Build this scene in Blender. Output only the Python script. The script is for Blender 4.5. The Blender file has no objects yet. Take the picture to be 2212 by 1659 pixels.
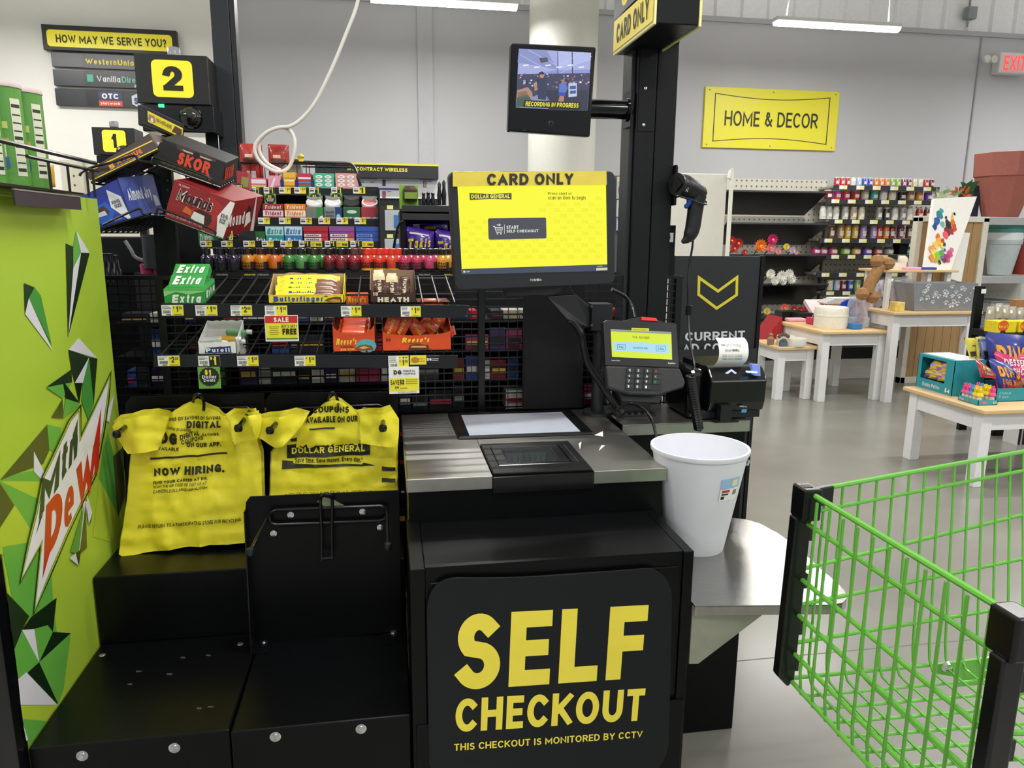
import bpy, bmesh, math, random
from math import sin, cos, pi, radians
from mathutils import Vector as Vec, Matrix, noise
from mathutils.geometry import delaunay_2d_cdt
random.seed(7)
SC = bpy.context.scene
COL = SC.collection

# ------------------------------------------------------------------ camera
F, CX, CY, H = 1600.0, 1106.0, 829.5, 1.35          # focal length in px of the 2212 wide frame, eye height in m
_dy = Vec((835-CX, 503-CY, F)).normalized()
_vy = -(_dy.x*-63.0 + _dy.z*F)/_dy.y
_dz = -Vec((-63.0, _vy, F)).normalized()
_dx = _dy.cross(_dz)
_row = [Vec((_dx[i], _dy[i], _dz[i])) for i in range(3)]   # camera right / down / forward in world axes
cam = bpy.data.cameras.new('camera'); camo = bpy.data.objects.new('camera', cam); COL.objects.link(camo)
cam.sensor_width = 36; cam.sensor_fit = 'HORIZONTAL'; cam.lens = F/2212*36; cam.clip_start = .02; cam.clip_end = 60
_r, _u, _b = _row[0], -_row[1], -_row[2]
camo.matrix_world = Matrix(((_r.x,_u.x,_b.x,0),(_r.y,_u.y,_b.y,0),(_r.z,_u.z,_b.z,H),(0,0,0,1)))
SC.camera = camo
SC.view_settings.view_transform = 'Standard'; SC.view_settings.look = 'None'
SC.view_settings.gamma = 1; SC.view_settings.use_curve_mapping = False
SC.view_settings.exposure = 0.0

# ------------------------------------------------------------------ daylight from the open shop front behind the camera
w = bpy.data.worlds.new('daylight'); SC.world = w; w.use_nodes = True
w.node_tree.nodes['Background'].inputs[0].default_value = (.86,.93,1,1)
w.node_tree.nodes['Background'].inputs[1].default_value = .45

def strip_lamp(x, y, z, l=1.2, e=33):
    a = bpy.data.lights.new('strip_light', 'AREA'); a.shape = 'RECTANGLE'; a.size = l-.04; a.size_y = .07; a.energy = e; a.color = (1,.985,.95)
    o = bpy.data.objects.new('strip_light', a); COL.objects.link(o); o.location = (x, y, z)
    a2 = a.copy(); a2.energy = e*.26; o = bpy.data.objects.new('strip_light_up', a2); COL.objects.link(o); o.location = (x, y, z+.1); o.rotation_euler = (pi,0,0)
LAMPS = [(x, y) for y in (6.6, 4.1, 1.6, -.9, -3.4) for x in (-3.05, .52, 4.05, 7.6)]
for _x, _y in LAMPS: strip_lamp(_x, _y, 3.17)
_s = bpy.data.lights.new('sun', 'SUN'); _s.energy = 0; _so = bpy.data.objects.new('sun', _s)

# ------------------------------------------------------------------ helpers
def ray(x, y):
    c = (x-CX, y-CY, F)
    return Vec([sum(_row[i][k]*c[i] for i in range(3)) for k in range(3)])
def A(x, y, X=None, Y=None, Z=None):                 # the point seen at a pixel on a plane of the room
    r = ray(x, y)
    t = Y/r.y if Y is not None else ((Z-H)/r.z if Z is not None else X/r.x)
    return Vec((0,0,H)) + r*t

def lin(c): return c/12.92 if c <= .04045 else ((c+.055)/1.055)**2.4
_mats = {}
def M(hx, rough=.5, metal=0, emit=0, vary=.05, scale=30, bump=0, bscale=200, coat=0, trans=0, spec=.5, alpha=1, stretch=None):
    key = (hx, rough, metal, emit, vary, scale, bump, bscale, coat, trans, spec, alpha, stretch)
    if key in _mats: return _mats[key]
    h = hx.lstrip('#'); rgb = [lin(int(h[i:i+2], 16)/255) for i in (0,2,4)]
    m = bpy.data.materials.new('paint_'+h); m.use_nodes = True; nt = m.node_tree; N = nt.nodes; L = nt.links
    b = N['Principled BSDF']
    b.inputs['Roughness'].default_value = rough; b.inputs['Metallic'].default_value = metal
    b.inputs['Coat Weight'].default_value = coat; b.inputs['Coat Roughness'].default_value = .05
    b.inputs['Transmission Weight'].default_value = trans; b.inputs['Specular IOR Level'].default_value = spec
    b.inputs['Alpha'].default_value = alpha
    b.inputs['Base Color'].default_value = (*rgb, 1)
    if vary or bump:
        tc = N.new('ShaderNodeTexCoord'); src = tc.outputs['Object']
        if stretch:
            mp = N.new('ShaderNodeMapping'); mp.inputs['Scale'].default_value = stretch; L.new(src, mp.inputs[0]); src = mp.outputs[0]
    if vary:
        n = N.new('ShaderNodeTexNoise'); n.inputs['Scale'].default_value = scale; n.inputs['Detail'].default_value = 4
        L.new(src, n.inputs['Vector'])
        mr = N.new('ShaderNodeMapRange'); mr.inputs[1].default_value=.3; mr.inputs[2].default_value=.7; mr.inputs[3].default_value = 1-vary; mr.inputs[4].default_value = 1+vary; L.new(n.outputs[0], mr.inputs[0])
        vm = N.new('ShaderNodeVectorMath'); vm.operation = 'SCALE'; vm.inputs[0].default_value = rgb
        L.new(mr.outputs[0], vm.inputs['Scale']); L.new(vm.outputs[0], b.inputs['Base Color'])
    if bump:
        n2 = N.new('ShaderNodeTexNoise'); n2.inputs['Scale'].default_value = bscale; L.new(src, n2.inputs['Vector'])
        bp = N.new('ShaderNodeBump'); bp.inputs['Strength'].default_value = bump; bp.inputs['Distance'].default_value = .002
        L.new(n2.outputs[0], bp.inputs['Height']); L.new(bp.outputs[0], b.inputs['Normal'])
    if emit:
        if rough<=.25: b.inputs['Base Color'].default_value=(.02,.02,.02,1)
        b.inputs['Emission Color'].default_value = (*rgb, 1); b.inputs['Emission Strength'].default_value = emit
    _mats[key] = m
    return m
BLACK = M('08090b', .3, bump=.1, bscale=900, vary=.1, spec=.22)
BLK2 = M('0f1113', .4, vary=.1, spec=.28)
BLKG = M('0b0c0e', .12, vary=0)
RAIL = M('1c2024', .45, vary=.08, spec=.3)
WIRE = M('0d0e10', .3, vary=0)
STEEL = M('b0aeaa', .17, metal=1, vary=.06, scale=14, bump=.05, bscale=60, stretch=(2,40,2))
STEELC = M('bab8b3', .36, metal=1, vary=.05, scale=14, bump=0, bscale=60, stretch=(2,40,2))
STEEL2 = M('a8a7a2', .4, metal=1, vary=.1, scale=8)
CHROME = M('d9d9dc', .12, metal=1, vary=0)
WHITE = M('e9e9ea', .45, vary=.02)
PAPER = M('f3f2ee', .6, vary=.02)
INK = M('17181a', .55, vary=0)
YEL = M('f2e12c', .4, vary=.02)
YELP = M('f4dc3d', .4, vary=.03)
CREAM = M('dcd8cc', .5, vary=.03)

ORG = {}
class Fr:                                            # a flat face: origin, unit axes, size
    def __init__(s, O, ex, ey, W=1, Hh=1):
        s.O = Vec(O); s.ex = Vec(ex).normalized(); s.ey = Vec(ey); s.ey = (s.ey - s.ex*s.ey.dot(s.ex)).normalized()
        s.n = s.ex.cross(s.ey); s.W = W; s.H = Hh
        if s.n.dot(Vec((0,0,H))-s.O) < 0: s.n = -s.n
    def p(s, u, v, w=0): return s.O + s.ex*u + s.ey*v + s.n*w
    def f(s, a, b, w=0): return s.p(a*s.W, b*s.H, w)
    def px(s, x, y, w=0):
        r = ray(x, y); C = Vec((0,0,H)); t = (s.O + s.n*w - C).dot(s.n)/r.dot(s.n)
        return C + r*t
def FY(Y): return Fr((0,Y,0), (1,0,0), (0,0,1))


# a plain stroke alphabet: every letter is a few centre lines drawn as flat bands
def _e(cx,cy,rx,ry,a0,a1,n=10): return [(cx+rx*cos(radians(a0+(a1-a0)*i/n)), cy+ry*sin(radians(a0+(a1-a0)*i/n))) for i in range(n+1)]
XH=.72
GL={'A':(.74,[[(0,0),(.5,1),(1,0)],[(.2,.3),(.8,.3)]]),
'B':(.62,[[(0,0),(0,1),(.5,1)]+_e(.5,.76,.42,.24,90,-90)+[(0,.52)],[(0,.52),(.5,.52)]+_e(.5,.26,.5,.26,90,-90)+[(0,0)]]),
'C':(.68,[_e(.55,.5,.55,.5,48,312,24)]),'D':(.7,[[(0,0),(0,1),(.35,1)]+_e(.35,.5,.65,.5,90,-90,12)+[(0,0)]]),
'E':(.54,[[(1,1),(0,1),(0,0),(1,0)],[(0,.51),(.9,.51)]]),'F':(.52,[[(1,1),(0,1),(0,0)],[(0,.49),(.9,.49)]]),
'G':(.72,[_e(.52,.5,.52,.5,48,325,14),[(.55,.46),(1,.46),(1,.12)]]),'H':(.68,[[(0,0),(0,1)],[(1,0),(1,1)],[(0,.51),(1,.51)]]),
'I':(.12,[[(.5,0),(.5,1)]]),'J':(.5,[[(1,1),(1,.3)]+_e(.5,.28,.5,.28,0,-180)]),'K':(.66,[[(0,0),(0,1)],[(1,1),(.08,.42)],[(.3,.56),(1,0)]]),
'L':(.52,[[(0,1),(0,0),(1,0)]]),'M':(.86,[[(0,0),(0,1),(.5,.25),(1,1),(1,0)]]),'N':(.7,[[(0,0),(0,1),(1,0),(1,1)]]),
'O':(.76,[_e(.5,.5,.5,.5,90,450,32)]),'P':(.6,[[(0,0),(0,1),(.5,1)]+_e(.5,.72,.5,.28,90,-90)+[(0,.44)]]),'Q':(.76,[_e(.5,.5,.5,.5,90,450,20),[(.6,.25),(1,-.03)]]),
'R':(.64,[[(0,0),(0,1),(.5,1)]+_e(.5,.74,.48,.26,90,-90)+[(0,.48)],[(.5,.46),(1,0)]]),
'S':(.58,[_e(.52,.745,.44,.255,42,225,18)+_e(.5,.265,.5,.265,68,-145,20)]),
'T':(.6,[[(0,1),(1,1)],[(.5,1),(.5,0)]]),'U':(.68,[[(0,1),(0,.4)]+_e(.5,.38,.5,.38,180,360,12)+[(1,1)]]),'V':(.7,[[(0,1),(.5,0),(1,1)]]),
'W':(1.02,[[(0,1),(.26,0),(.5,.85),(.74,0),(1,1)]]),'X':(.66,[[(0,0),(1,1)],[(0,1),(1,0)]]),'Y':(.66,[[(0,1),(.5,.45),(1,1)],[(.5,.45),(.5,0)]]),'Z':(.6,[[(0,1),(1,1)],[(.95,.95),(.05,.05)],[(0,0),(1,0)]]),
'0':(.56,[_e(.5,.5,.5,.5,90,450,18)]),'1':(.34,[[(0,.74),(.66,.96)],[(.72,1),(.72,0)]]),'2':(.54,[_e(.5,.7,.48,.3,170,-35,10)+[(.12,.1)],[(0,0),(1,0)]]),
'3':(.54,[_e(.48,.745,.45,.255,150,-75,9),_e(.48,.26,.52,.26,80,-150,10)]),'4':(.6,[[(.75,0),(.75,1),(0,.28),(1,.28)]]),'5':(.54,[[(.95,1),(.15,1),(.08,.55)]+_e(.46,.31,.54,.31,110,-145,10)]),
'6':(.56,[[(.75,1),(.1,.5)]+[],_e(.5,.3,.5,.3,90,450,16)]),'7':(.54,[[(0,1),(1,1),(.35,0)]]),'8':(.56,[_e(.5,.76,.42,.24,90,450,14),_e(.5,.26,.5,.26,90,450,14)]),'9':(.56,[_e(.5,.7,.5,.3,90,450,16),[(.95,.6),(.3,0)]]),
'a':(.5,[_e(.45,.5*XH,.45,.5*XH,90,450,14),[(1,XH),(1,0)]]),'b':(.5,[_e(.5,.5*XH,.5,.5*XH,90,450,14),[(0,1),(0,0)]]),'c':(.46,[_e(.55,.5*XH,.55,.5*XH,50,310,10)]),'d':(.5,[_e(.5,.5*XH,.5,.5*XH,90,450,14),[(1,1),(1,0)]]),
'e':(.5,[[(.02,.5*XH),(.98,.5*XH)]+_e(.5,.5*XH,.5,.5*XH,0,292,12)]),'f':(.34,[[(1,1),(.6,.98),(.42,.82),(.42,0)],[(0,XH),(.95,XH)]]),'g':(.5,[_e(.5,.5*XH,.5,.5*XH,90,450,14),[(1,XH),(1,-.1),(.6,-.27),(.1,-.2)]]),
'h':(.48,[[(0,1),(0,0)],[(0,.45*XH)]+_e(.5,.62*XH,.5,.38*XH,150,0,6)+[(1,0)]]),'i':(.1,[[(.5,XH),(.5,0)],[(.5,.95),(.5,1)]]),'j':(.1,[[(.5,XH),(.5,-.25)],[(.5,.95),(.5,1)]]),'k':(.48,[[(0,1),(0,0)],[(.95,XH),(.1,.33)],[(.35,.45),(1,0)]]),
'l':(.1,[[(.5,1),(.5,0)]]),'m':(.8,[[(0,XH),(0,0)],[(0,.5*XH)]+_e(.25,.68*XH,.25,.32*XH,150,0,6)+[(.5,0)],[(.5,.5*XH)]+_e(.75,.68*XH,.25,.32*XH,150,0,6)+[(1,0)]]),
'n':(.48,[[(0,XH),(0,0)],[(0,.45*XH)]+_e(.5,.62*XH,.5,.38*XH,150,0,6)+[(1,0)]]),'o':(.52,[_e(.5,.5*XH,.5,.5*XH,90,450,16)]),'p':(.5,[_e(.5,.5*XH,.5,.5*XH,90,450,14),[(0,XH),(0,-.27)]]),'q':(.5,[_e(.5,.5*XH,.5,.5*XH,90,450,14),[(1,XH),(1,-.27)]]),
'r':(.3,[[(0,XH),(0,0)],[(0,.55*XH)]+_e(.8,.55*XH,.8,.45*XH,180,90,5)+[(1,XH)]]),'s':(.42,[_e(.52,.745*XH,.44,.255*XH,42,230,8)+[(.5,.52*XH)]+_e(.5,.265*XH,.5,.265*XH,60,-145,8)]),
't':(.32,[[(.4,.95),(.4,.15),(.6,0),(1,.02)],[(0,XH),(1,XH)]]),'u':(.48,[[(0,XH),(0,.3)]+_e(.5,.4*XH,.5,.4*XH,190,350,8)+[(1,XH)],[(1,XH),(1,0)]]),'v':(.48,[[(0,XH),(.5,0),(1,XH)]]),'w':(.74,[[(0,XH),(.26,0),(.5,.85*XH),(.74,0),(1,XH)]]),
'x':(.46,[[(0,0),(1,XH)],[(0,XH),(1,0)]]),'y':(.48,[[(0,XH),(.52,0)],[(1,XH),(.3,-.27)]]),'z':(.44,[[(0,XH),(1,XH),(0,0),(1,0)]]),
'&':(.72,[[(1,.45),(.75,.12),(.4,0),(.05,.22),(.2,.5),(.6,.72),(.55,.95),(.3,.98),(.2,.75),(1,0)]]),'$':(.5,[_e(.52,.72,.42,.2,42,230,8)+_e(.5,.3,.46,.22,60,-145,8),[(.5,1.08),(.5,-.08)]]),
'?':(.5,[_e(.5,.74,.46,.26,160,-60,8)+[(.5,.32)],[(.5,.0),(.5,.03)]]),'!':(.1,[[(.5,1),(.5,.3)],[(.5,0),(.5,.03)]]),'.':(.1,[[(.5,0),(.5,.03)]]),',':(.14,[[(.6,.05),(.2,-.15)]]),':':(.1,[[(.5,.1),(.5,.13)],[(.5,.6),(.5,.63)]]),"'":(.1,[[(.5,1),(.5,.75)]]),
'-':(.34,[[(0,.4),(1,.4)]]),'/':(.4,[[(0,0),(1,1)]]),'*':(.3,[[(.1,.7),(.9,1)],[(.1,1),(.9,.7)]]),'<':(.5,[[(1,.9),(0,.5),(1,.1)]]),'%':(.7,[[(0,0),(1,1)]])}
def _band(P,t):
    P=[Vec((p[0],p[1],0)) for p in P]; P=[p for i,p in enumerate(P) if i==0 or (p-P[i-1]).length>1e-4]
    if len(P)<2: return [],[]
    closed=(P[0]-P[-1]).length<1e-3
    if not closed: P[0]=P[0]-(P[1]-P[0]).normalized()*t*.5; P[-1]=P[-1]+(P[-1]-P[-2]).normalized()*t*.5
    vs=[]; n=len(P)
    for i in range(n):
        a=P[i]-P[i-1] if i else (P[0]-P[-2] if closed else P[1]-P[0]); b=P[i+1]-P[i] if i<n-1 else (P[1]-P[0] if closed else P[i]-P[i-1])
        a=a.normalized(); b=b.normalized(); m=Vec((-(a.y+b.y),a.x+b.x,0))
        if m.length<.2: m=Vec((-a.y,a.x,0))
        m.normalize(); k=min(2.6,1/max(.2,m.dot(Vec((-a.y,a.x,0))))); vs+=[P[i]+m*k*t/2,P[i]-m*k*t/2]
    return [(v.x,v.y) for v in vs],[(2*i,2*i+1,2*i+3,2*i+2) for i in range(n-1)]
_tc={}
def textgeo(s,bold=0,shear=0,space=1):
    k=(s,bold,shear,space)
    if k not in _tc:
        bold=min(bold,.075); t=.115+bold*2.0; vs=[]; fs=[]; x=0; si=0; wk=1+bold*.9
        for ch in s:
            if ch==' ': x+=.36; continue
            w,st=GL.get(ch) or GL.get(ch.upper(),GL['-']); w*=wk
            lo=-.3 if ch in 'gpqyj,' else (-.1 if ch in '$Q' else 0); hi=1.1 if ch=='$' else 1
            iw=max(w-t,0) if w>.2 else 0; x0=x+(t/2 if w>.2 else t/2)
            adv=max(w,t)
            tt=min(t,.17) if ch.islower() else t
            for L in st:
                P=[(x0+p[0]*iw if iw else x0, tt/2+p[1]*(1-tt)) for p in L]
                v,f=_band(P,tt); n=len(vs); si+=1
                vs+=[(a,min(hi,max(lo,b)),si%4*.4+j*.012) for j,(a,b) in enumerate(v)]; fs+=[tuple(n+i for i in q) for q in f]
            x+=adv+.1*space+t*.12
        vs=[(a+b*shear,b,c) for a,b,c in vs]
        x0=min(v[0] for v in vs); x1=max(v[0] for v in vs)
        y0=min(v[1] for v in vs) if not any(c in 'gpqyj,' for c in s) else 0; y1=max(v[1] for v in vs)
        if y1-y0<.05: y1=y0+.2
        _tc[k]=([((a-x0)/(x1-x0 or 1),(b-y0)/(y1-y0),c) for a,b,c in vs],fs,(x1-x0)/(y1-y0))
    return _tc[k]

class MB:
    def __init__(s): s.v=[]; s.f=[]; s.mi=[]; s.mats=[]; s.cur=0
    def use(s, m):
        if m not in s.mats: s.mats.append(m)
        s.cur = s.mats.index(m); return s
    def add(s, vs, fs):
        n = len(s.v); s.v += [Vec(v) for v in vs]
        for f in fs: s.f.append([n+i for i in f]); s.mi.append(s.cur)
        return s
    def pb(s, O, u, v, w):
        O,u,v,w = Vec(O),Vec(u),Vec(v),Vec(w)
        return s.add([O,O+u,O+u+v,O+v,O+w,O+u+w,O+u+v+w,O+v+w], [(0,3,2,1),(4,5,6,7),(0,1,5,4),(1,2,6,5),(2,3,7,6),(3,0,4,7)])
    def box(s, x0,x1,y0,y1,z0,z1): return s.pb((x0,y0,z0),(x1-x0,0,0),(0,y1-y0,0),(0,0,z1-z0))
    def tube(s, pts, r, n=8, closed=False):
        pts = [Vec(p) for p in pts]; m = len(pts); base = len(s.v); prev = None
        for i, p in enumerate(pts):
            if closed: t = pts[(i+1)%m]-pts[i-1]
            else: t = pts[min(i+1,m-1)]-pts[max(i-1,0)]
            t.normalize()
            if prev is None: a = t.cross(Vec((0,0,1)) if abs(t.z)<.9 else Vec((1,0,0))).normalized()
            else:
                a = prev - t*prev.dot(t)
                a = a.normalized() if a.length>1e-6 else t.orthogonal().normalized()
            prev = a; b = t.cross(a); rr = r[i] if isinstance(r,(list,tuple)) else r
            s.v += [p + a*cos(2*pi*k/n)*rr + b*sin(2*pi*k/n)*rr for k in range(n)]
        for i in range(m if closed else m-1):
            j = (i+1)%m
            for k in range(n):
                s.f.append([base+i*n+k, base+i*n+(k+1)%n, base+j*n+(k+1)%n, base+j*n+k]); s.mi.append(s.cur)
        if not closed:
            s.f.append([base+k for k in range(n)][::-1]); s.f.append([base+(m-1)*n+k for k in range(n)]); s.mi += [s.cur]*2
        return s
    def cyl(s, p0, p1, r0, r1=None, n=20): return s.tube([p0,p1], [r0, r0 if r1 is None else r1], n)
    def lathe(s, prof, c, n=32, axis=(0,0,1), caps=False, sx=1):
        c = Vec(c); ax = Vec(axis).normalized(); a = ax.orthogonal().normalized() if abs(ax.z)<.99 else Vec((1,0,0)); b = ax.cross(a); base = len(s.v)
        for r, z in prof: s.v += [c + ax*z + a*cos(2*pi*k/n)*r*sx + b*sin(2*pi*k/n)*r for k in range(n)]
        for i in range(len(prof)-1):
            for k in range(n): s.f.append([base+i*n+k, base+i*n+(k+1)%n, base+(i+1)*n+(k+1)%n, base+(i+1)*n+k]); s.mi.append(s.cur)
        if caps:
            s.f.append([base+k for k in range(n)][::-1]); s.f.append([base+(len(prof)-1)*n+k for k in range(n)]); s.mi += [s.cur]*2
        return s
    def prism(s, pts, ext):
        pts = [Vec(p) for p in pts]; ext = Vec(ext); n = len(pts)
        return s.add(pts+[p+ext for p in pts], [list(range(n))[::-1], list(range(n,2*n))]+[(i,(i+1)%n,n+(i+1)%n,n+i) for i in range(n)])
    def poly(s, pts, m=None):
        if m: s.use(m)
        return s.add(pts, [list(range(len(pts)))])
    # flat print on a face, given in pixels of the photograph (dropped onto the face) or in fractions of the face
    def pp(s, fr, pxs, m, w=.0006): return s.poly([fr.px(x,y,w) for x,y in pxs], m)
    def pt(s, fr, t, a, b, c, m, w=.0012, bold=.02, shear=0, space=1, fn=None):   # a baseline left, b baseline right, c top left
        vs, fs, _ = textgeo(t, bold, shear, space); s.use(m)
        P, Q, T = fr.px(*a,w), fr.px(*b,w), fr.px(*c,w)
        zs=fr.n*.00025*max(.3,min(4,(Vec((0,0,H))-P).length/2)); out = [P+(Q-P)*x+(T-P)*y+zs*z for x,y,z in vs]
        return s.add([fn(p) for p in out] if fn else out, fs)
    def fp(s, fr, uv, m, w=.0006): return s.poly([fr.f(a,b,w) for a,b in uv], m)
    def fr_(s, fr, a0,b0,a1,b1, m, w=.0006): return s.fp(fr, [(a0,b0),(a1,b0),(a1,b1),(a0,b1)], m, w)
    def ft(s, fr, t, a0,b0,a1,b1, m, w=.0012, bold=.02, shear=0, rot=0):
        vs, fs, _ = textgeo(t, bold, shear); s.use(m)
        zz=.00025*max(.3,min(4,(Vec((0,0,H))-fr.O).length/2))
        if rot: return s.add([fr.f(a1-(a1-a0)*y, b0+(b1-b0)*x, w+zz*z) for x,y,z in vs], fs)
        return s.add([fr.f(a0+(a1-a0)*x, b0+(b1-b0)*y, w+zz*z) for x,y,z in vs], fs)
    def rr(s, fr, x0,y0,x1,y1, rad, m, w=.0006, n=5, outline=0):                   # rounded rectangle in face metres
        s.use(m); pts=[]
        for cx,cy,a in ((x1-rad,y0+rad,-90),(x1-rad,y1-rad,0),(x0+rad,y1-rad,90),(x0+rad,y0+rad,180)):
            pts += [(cx+rad*cos(radians(a+90*i/n)), cy+rad*sin(radians(a+90*i/n))) for i in range(n+1)]
        if not outline: return s.poly([fr.p(a,b,w) for a,b in pts])
        mx,my=(x0+x1)/2,(y0+y1)/2
        inn=[(mx+(a-mx)*(1-outline*2/(x1-x0)), my+(b-my)*(1-outline*2/(y1-y0))) for a,b in pts]; k=len(pts)
        return s.add([fr.p(a,b,w) for a,b in pts+inn], [(i,(i+1)%k,k+(i+1)%k,k+i) for i in range(k)])
    def build(s, name, mat=None, parent=None, label=None, cat=None, group=None, kind=None, smooth=False, bevel=0, origin=None, recalc=True, seg=2):
        me = bpy.data.meshes.new(name)
        if parent is not None: o0 = ORG[parent.name]
        elif origin is not None: o0 = Vec(origin)
        else:
            xs=[p.x for p in s.v]; ys=[p.y for p in s.v]; zs=[p.z for p in s.v]
            o0 = Vec(((min(xs)+max(xs))/2,(min(ys)+max(ys))/2,min(zs)))
        me.from_pydata([tuple(p-o0) for p in s.v], [], s.f)
        for m in (s.mats or [mat or BLACK]): me.materials.append(m)
        if s.mats:
            if mat is not None and None in s.mats: pass
            me.polygons.foreach_set('material_index', s.mi)
        if recalc:
            bm = bmesh.new(); bm.from_mesh(me); bmesh.ops.recalc_face_normals(bm, faces=bm.faces); bm.to_mesh(me); bm.free()
        if smooth:
            me.polygons.foreach_set('use_smooth', [True]*len(me.polygons)); me.set_sharp_from_angle(angle=radians(42))
        me.update()
        o = bpy.data.objects.new(name, me); COL.objects.link(o); ORG[o.name] = o0
        if parent is not None: o.parent = parent
        else: o.location = o0
        if label: o['label'] = label
        if cat: o['category'] = cat
        if group: o['group'] = group
        if kind: o['kind'] = kind
        if bevel:
            b = o.modifiers.new('bevel','BEVEL'); b.width = bevel; b.segments = seg; b.limit_method = 'ANGLE'; b.harden_normals = False
        return o
def thing(name, loc, label, cat, group=None):
    o = bpy.data.objects.new(name, None); COL.objects.link(o); o.location = loc; o.empty_display_size = .05
    o['label'] = label; o['category'] = cat
    if group: o['group'] = group
    ORG[o.name] = Vec(loc); return o
def clone(root, loc, label=None, group=None, rz=0, sc=None):
    def cp(o, par):
        c = o.copy(); COL.objects.link(c); ORG[c.name] = ORG[o.name]
        if par: c.parent = par
        for ch in list(o.children): cp(ch, c)
        return c
    c = cp(root, None); c.location = loc; c.rotation_euler = (0,0,rz)
    if sc: c.scale = sc
    if label: c['label'] = label
    if group: c['group'] = group
    return c
def arc(c, r, a0, a1, n, ax, ay): return [Vec(c)+Vec(ax)*r*cos(a0+(a1-a0)*i/n)+Vec(ay)*r*sin(a0+(a1-a0)*i/n) for i in range(n+1)]
def spline(pts, n=8):
    P=[Vec(p) for p in pts]; out=[]
    for i in range(len(P)-1):
        a=P[max(i-1,0)]; b=P[i]; c=P[i+1]; d=P[min(i+2,len(P)-1)]
        for k in range(n):
            t=k/n; out.append(.5*((2*b)+(c-a)*t+(2*a-5*b+4*c-d)*t*t+(3*b-a-3*c+d)*t**3))
    return out+[P[-1]]
def sheet(mb, fr, pxs, step, fn):                     # crumpled film: outline in px on a face, filled with small triangles, then bent by fn
    uv=[]
    for x,y in pxs:
        p=fr.px(x,y)-fr.O; uv.append((p.dot(fr.ex),p.dot(fr.ey)))
    pts=[]
    k=len(uv)
    for i in range(k):
        a=Vec(uv[i]); b=Vec(uv[(i+1)%k]); m=max(1,int((b-a).length/step))
        pts += [a+(b-a)*j/m for j in range(m)]
    nb=len(pts); x0=min(p.x for p in pts); x1=max(p.x for p in pts); y0=min(p.y for p in pts); y1=max(p.y for p in pts)
    yy=y0
    while yy<y1:
        xx=x0
        while xx<x1: pts.append(Vec((xx+random.uniform(-.2,.2)*step, yy+random.uniform(-.2,.2)*step))); xx+=step
        yy+=step
    v,_,f,*_ = delaunay_2d_cdt(pts, [], [list(range(nb))], 1, 1e-5)
    return mb.add([fn(fr.p(p.x,p.y)) for p in v], [list(t) for t in f])
def struct(mb, name, mat=None, **k): return mb.build(name, mat, kind='structure', **k)
ORD=['first','second','third','fourth','fifth','sixth','seventh','eighth','ninth','tenth','eleventh','twelfth','thirteenth','fourteenth','fifteenth','sixteenth','seventeenth','eighteenth','nineteenth','twentieth']
# ================================================================== ROOM
YW = 8.1
mb = MB().use(M('8f8d86', .24, vary=.09, scale=2.2, bump=.04, bscale=30, spec=.55)); mb.box(-6,12,-7,YW,-.1,0); struct(mb,'floor')
mb = MB().use(M('706e69',.6)); mb.box(-6,12,2.02,2.024,-.001,.0005); struct(mb,'trim_1')
GREY = M('c3c3c6', .75, vary=.02, scale=1.5)
mb = MB().use(GREY); mb.box(-6,12,YW,YW+.2,0,3.65); struct(mb,'wall_back')
mb = MB().use(M('f0eee6', .7, vary=.03, scale=2)); xe = A(486,200,Y=7.95).x; mb.box(-6,xe,7.92,YW-.001,0,4.55); struct(mb,'wall_back_left')
# upper liner of ribbed white metal panels
LIN = M('f1f1f2', .4, vary=.03)
mb = MB().use(LIN); mb.box(xe+.01,12,YW+.06,YW+.2,3.651,4.6)
x = -1.0
while x < 11.8:
    mb.prism([(x-.035,YW+.06,3.652),(x-.018,YW+.02,3.652),(x+.018,YW+.02,3.652),(x+.035,YW+.06,3.652)], (0,0,.94)); x += .305
struct(mb,'wall_upper_liner')
mb = MB().use(M('b3b3b6',.6,vary=.02)); mb.box(xe,12,YW-.03,YW+.06,3.6,3.65); struct(mb,'trim_2')
for s,(a,b) in {'left':(-6.1,-6.0),'right':(12.0,12.1)}.items():
    mb = MB().use(GREY); mb.box(a,b,-7,YW+.2,0,4.6); struct(mb,'wall_'+s)
mb = MB().use(M('f4f4f2',.6,vary=.02)); mb.box(-6,12,-7,YW+.2,4.6,4.7)
y=-6.5
while y < YW: mb.box(-6,12,y,y+.05,4.56,4.6); y += .9
struct(mb,'ceiling')
p0=A(903,200,Y=YW); p1=A(935,200,Y=YW)
mb = MB().use(M('bfbfc2',.7,vary=.02)); mb.box(p0.x,p1.x,YW-.03,YW,0,3.6); struct(mb,'trim_3')
p0=A(2105,200,Y=YW); mb=MB().use(M('a8a8ab',.6)); mb.tube([(p0.x,YW-.012,1.9),(p0.x,YW-.012,3.59)],.008,6); struct(mb,'trim_4')
c=A(2101,24,Y=YW-.05); t=thing('junction_box',(c.x,YW-.05,c.z-.08),'small grey electrical box high on the white ribbed panels','electrical box')
mb=MB().use(M('8d9296',.5)); mb.box(c.x-.055,c.x+.055,YW-.06,YW+.02,c.z-.08,c.z+.05); mb.build('box_body',parent=t,bevel=.004)
mb=MB().use(M('8d9296',.5)); mb.tube([(c.x-.03,YW-.03,c.z-.16),(c.x-.03,YW-.03,4.4)],.012,8); mb.build('conduit',parent=t)

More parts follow.
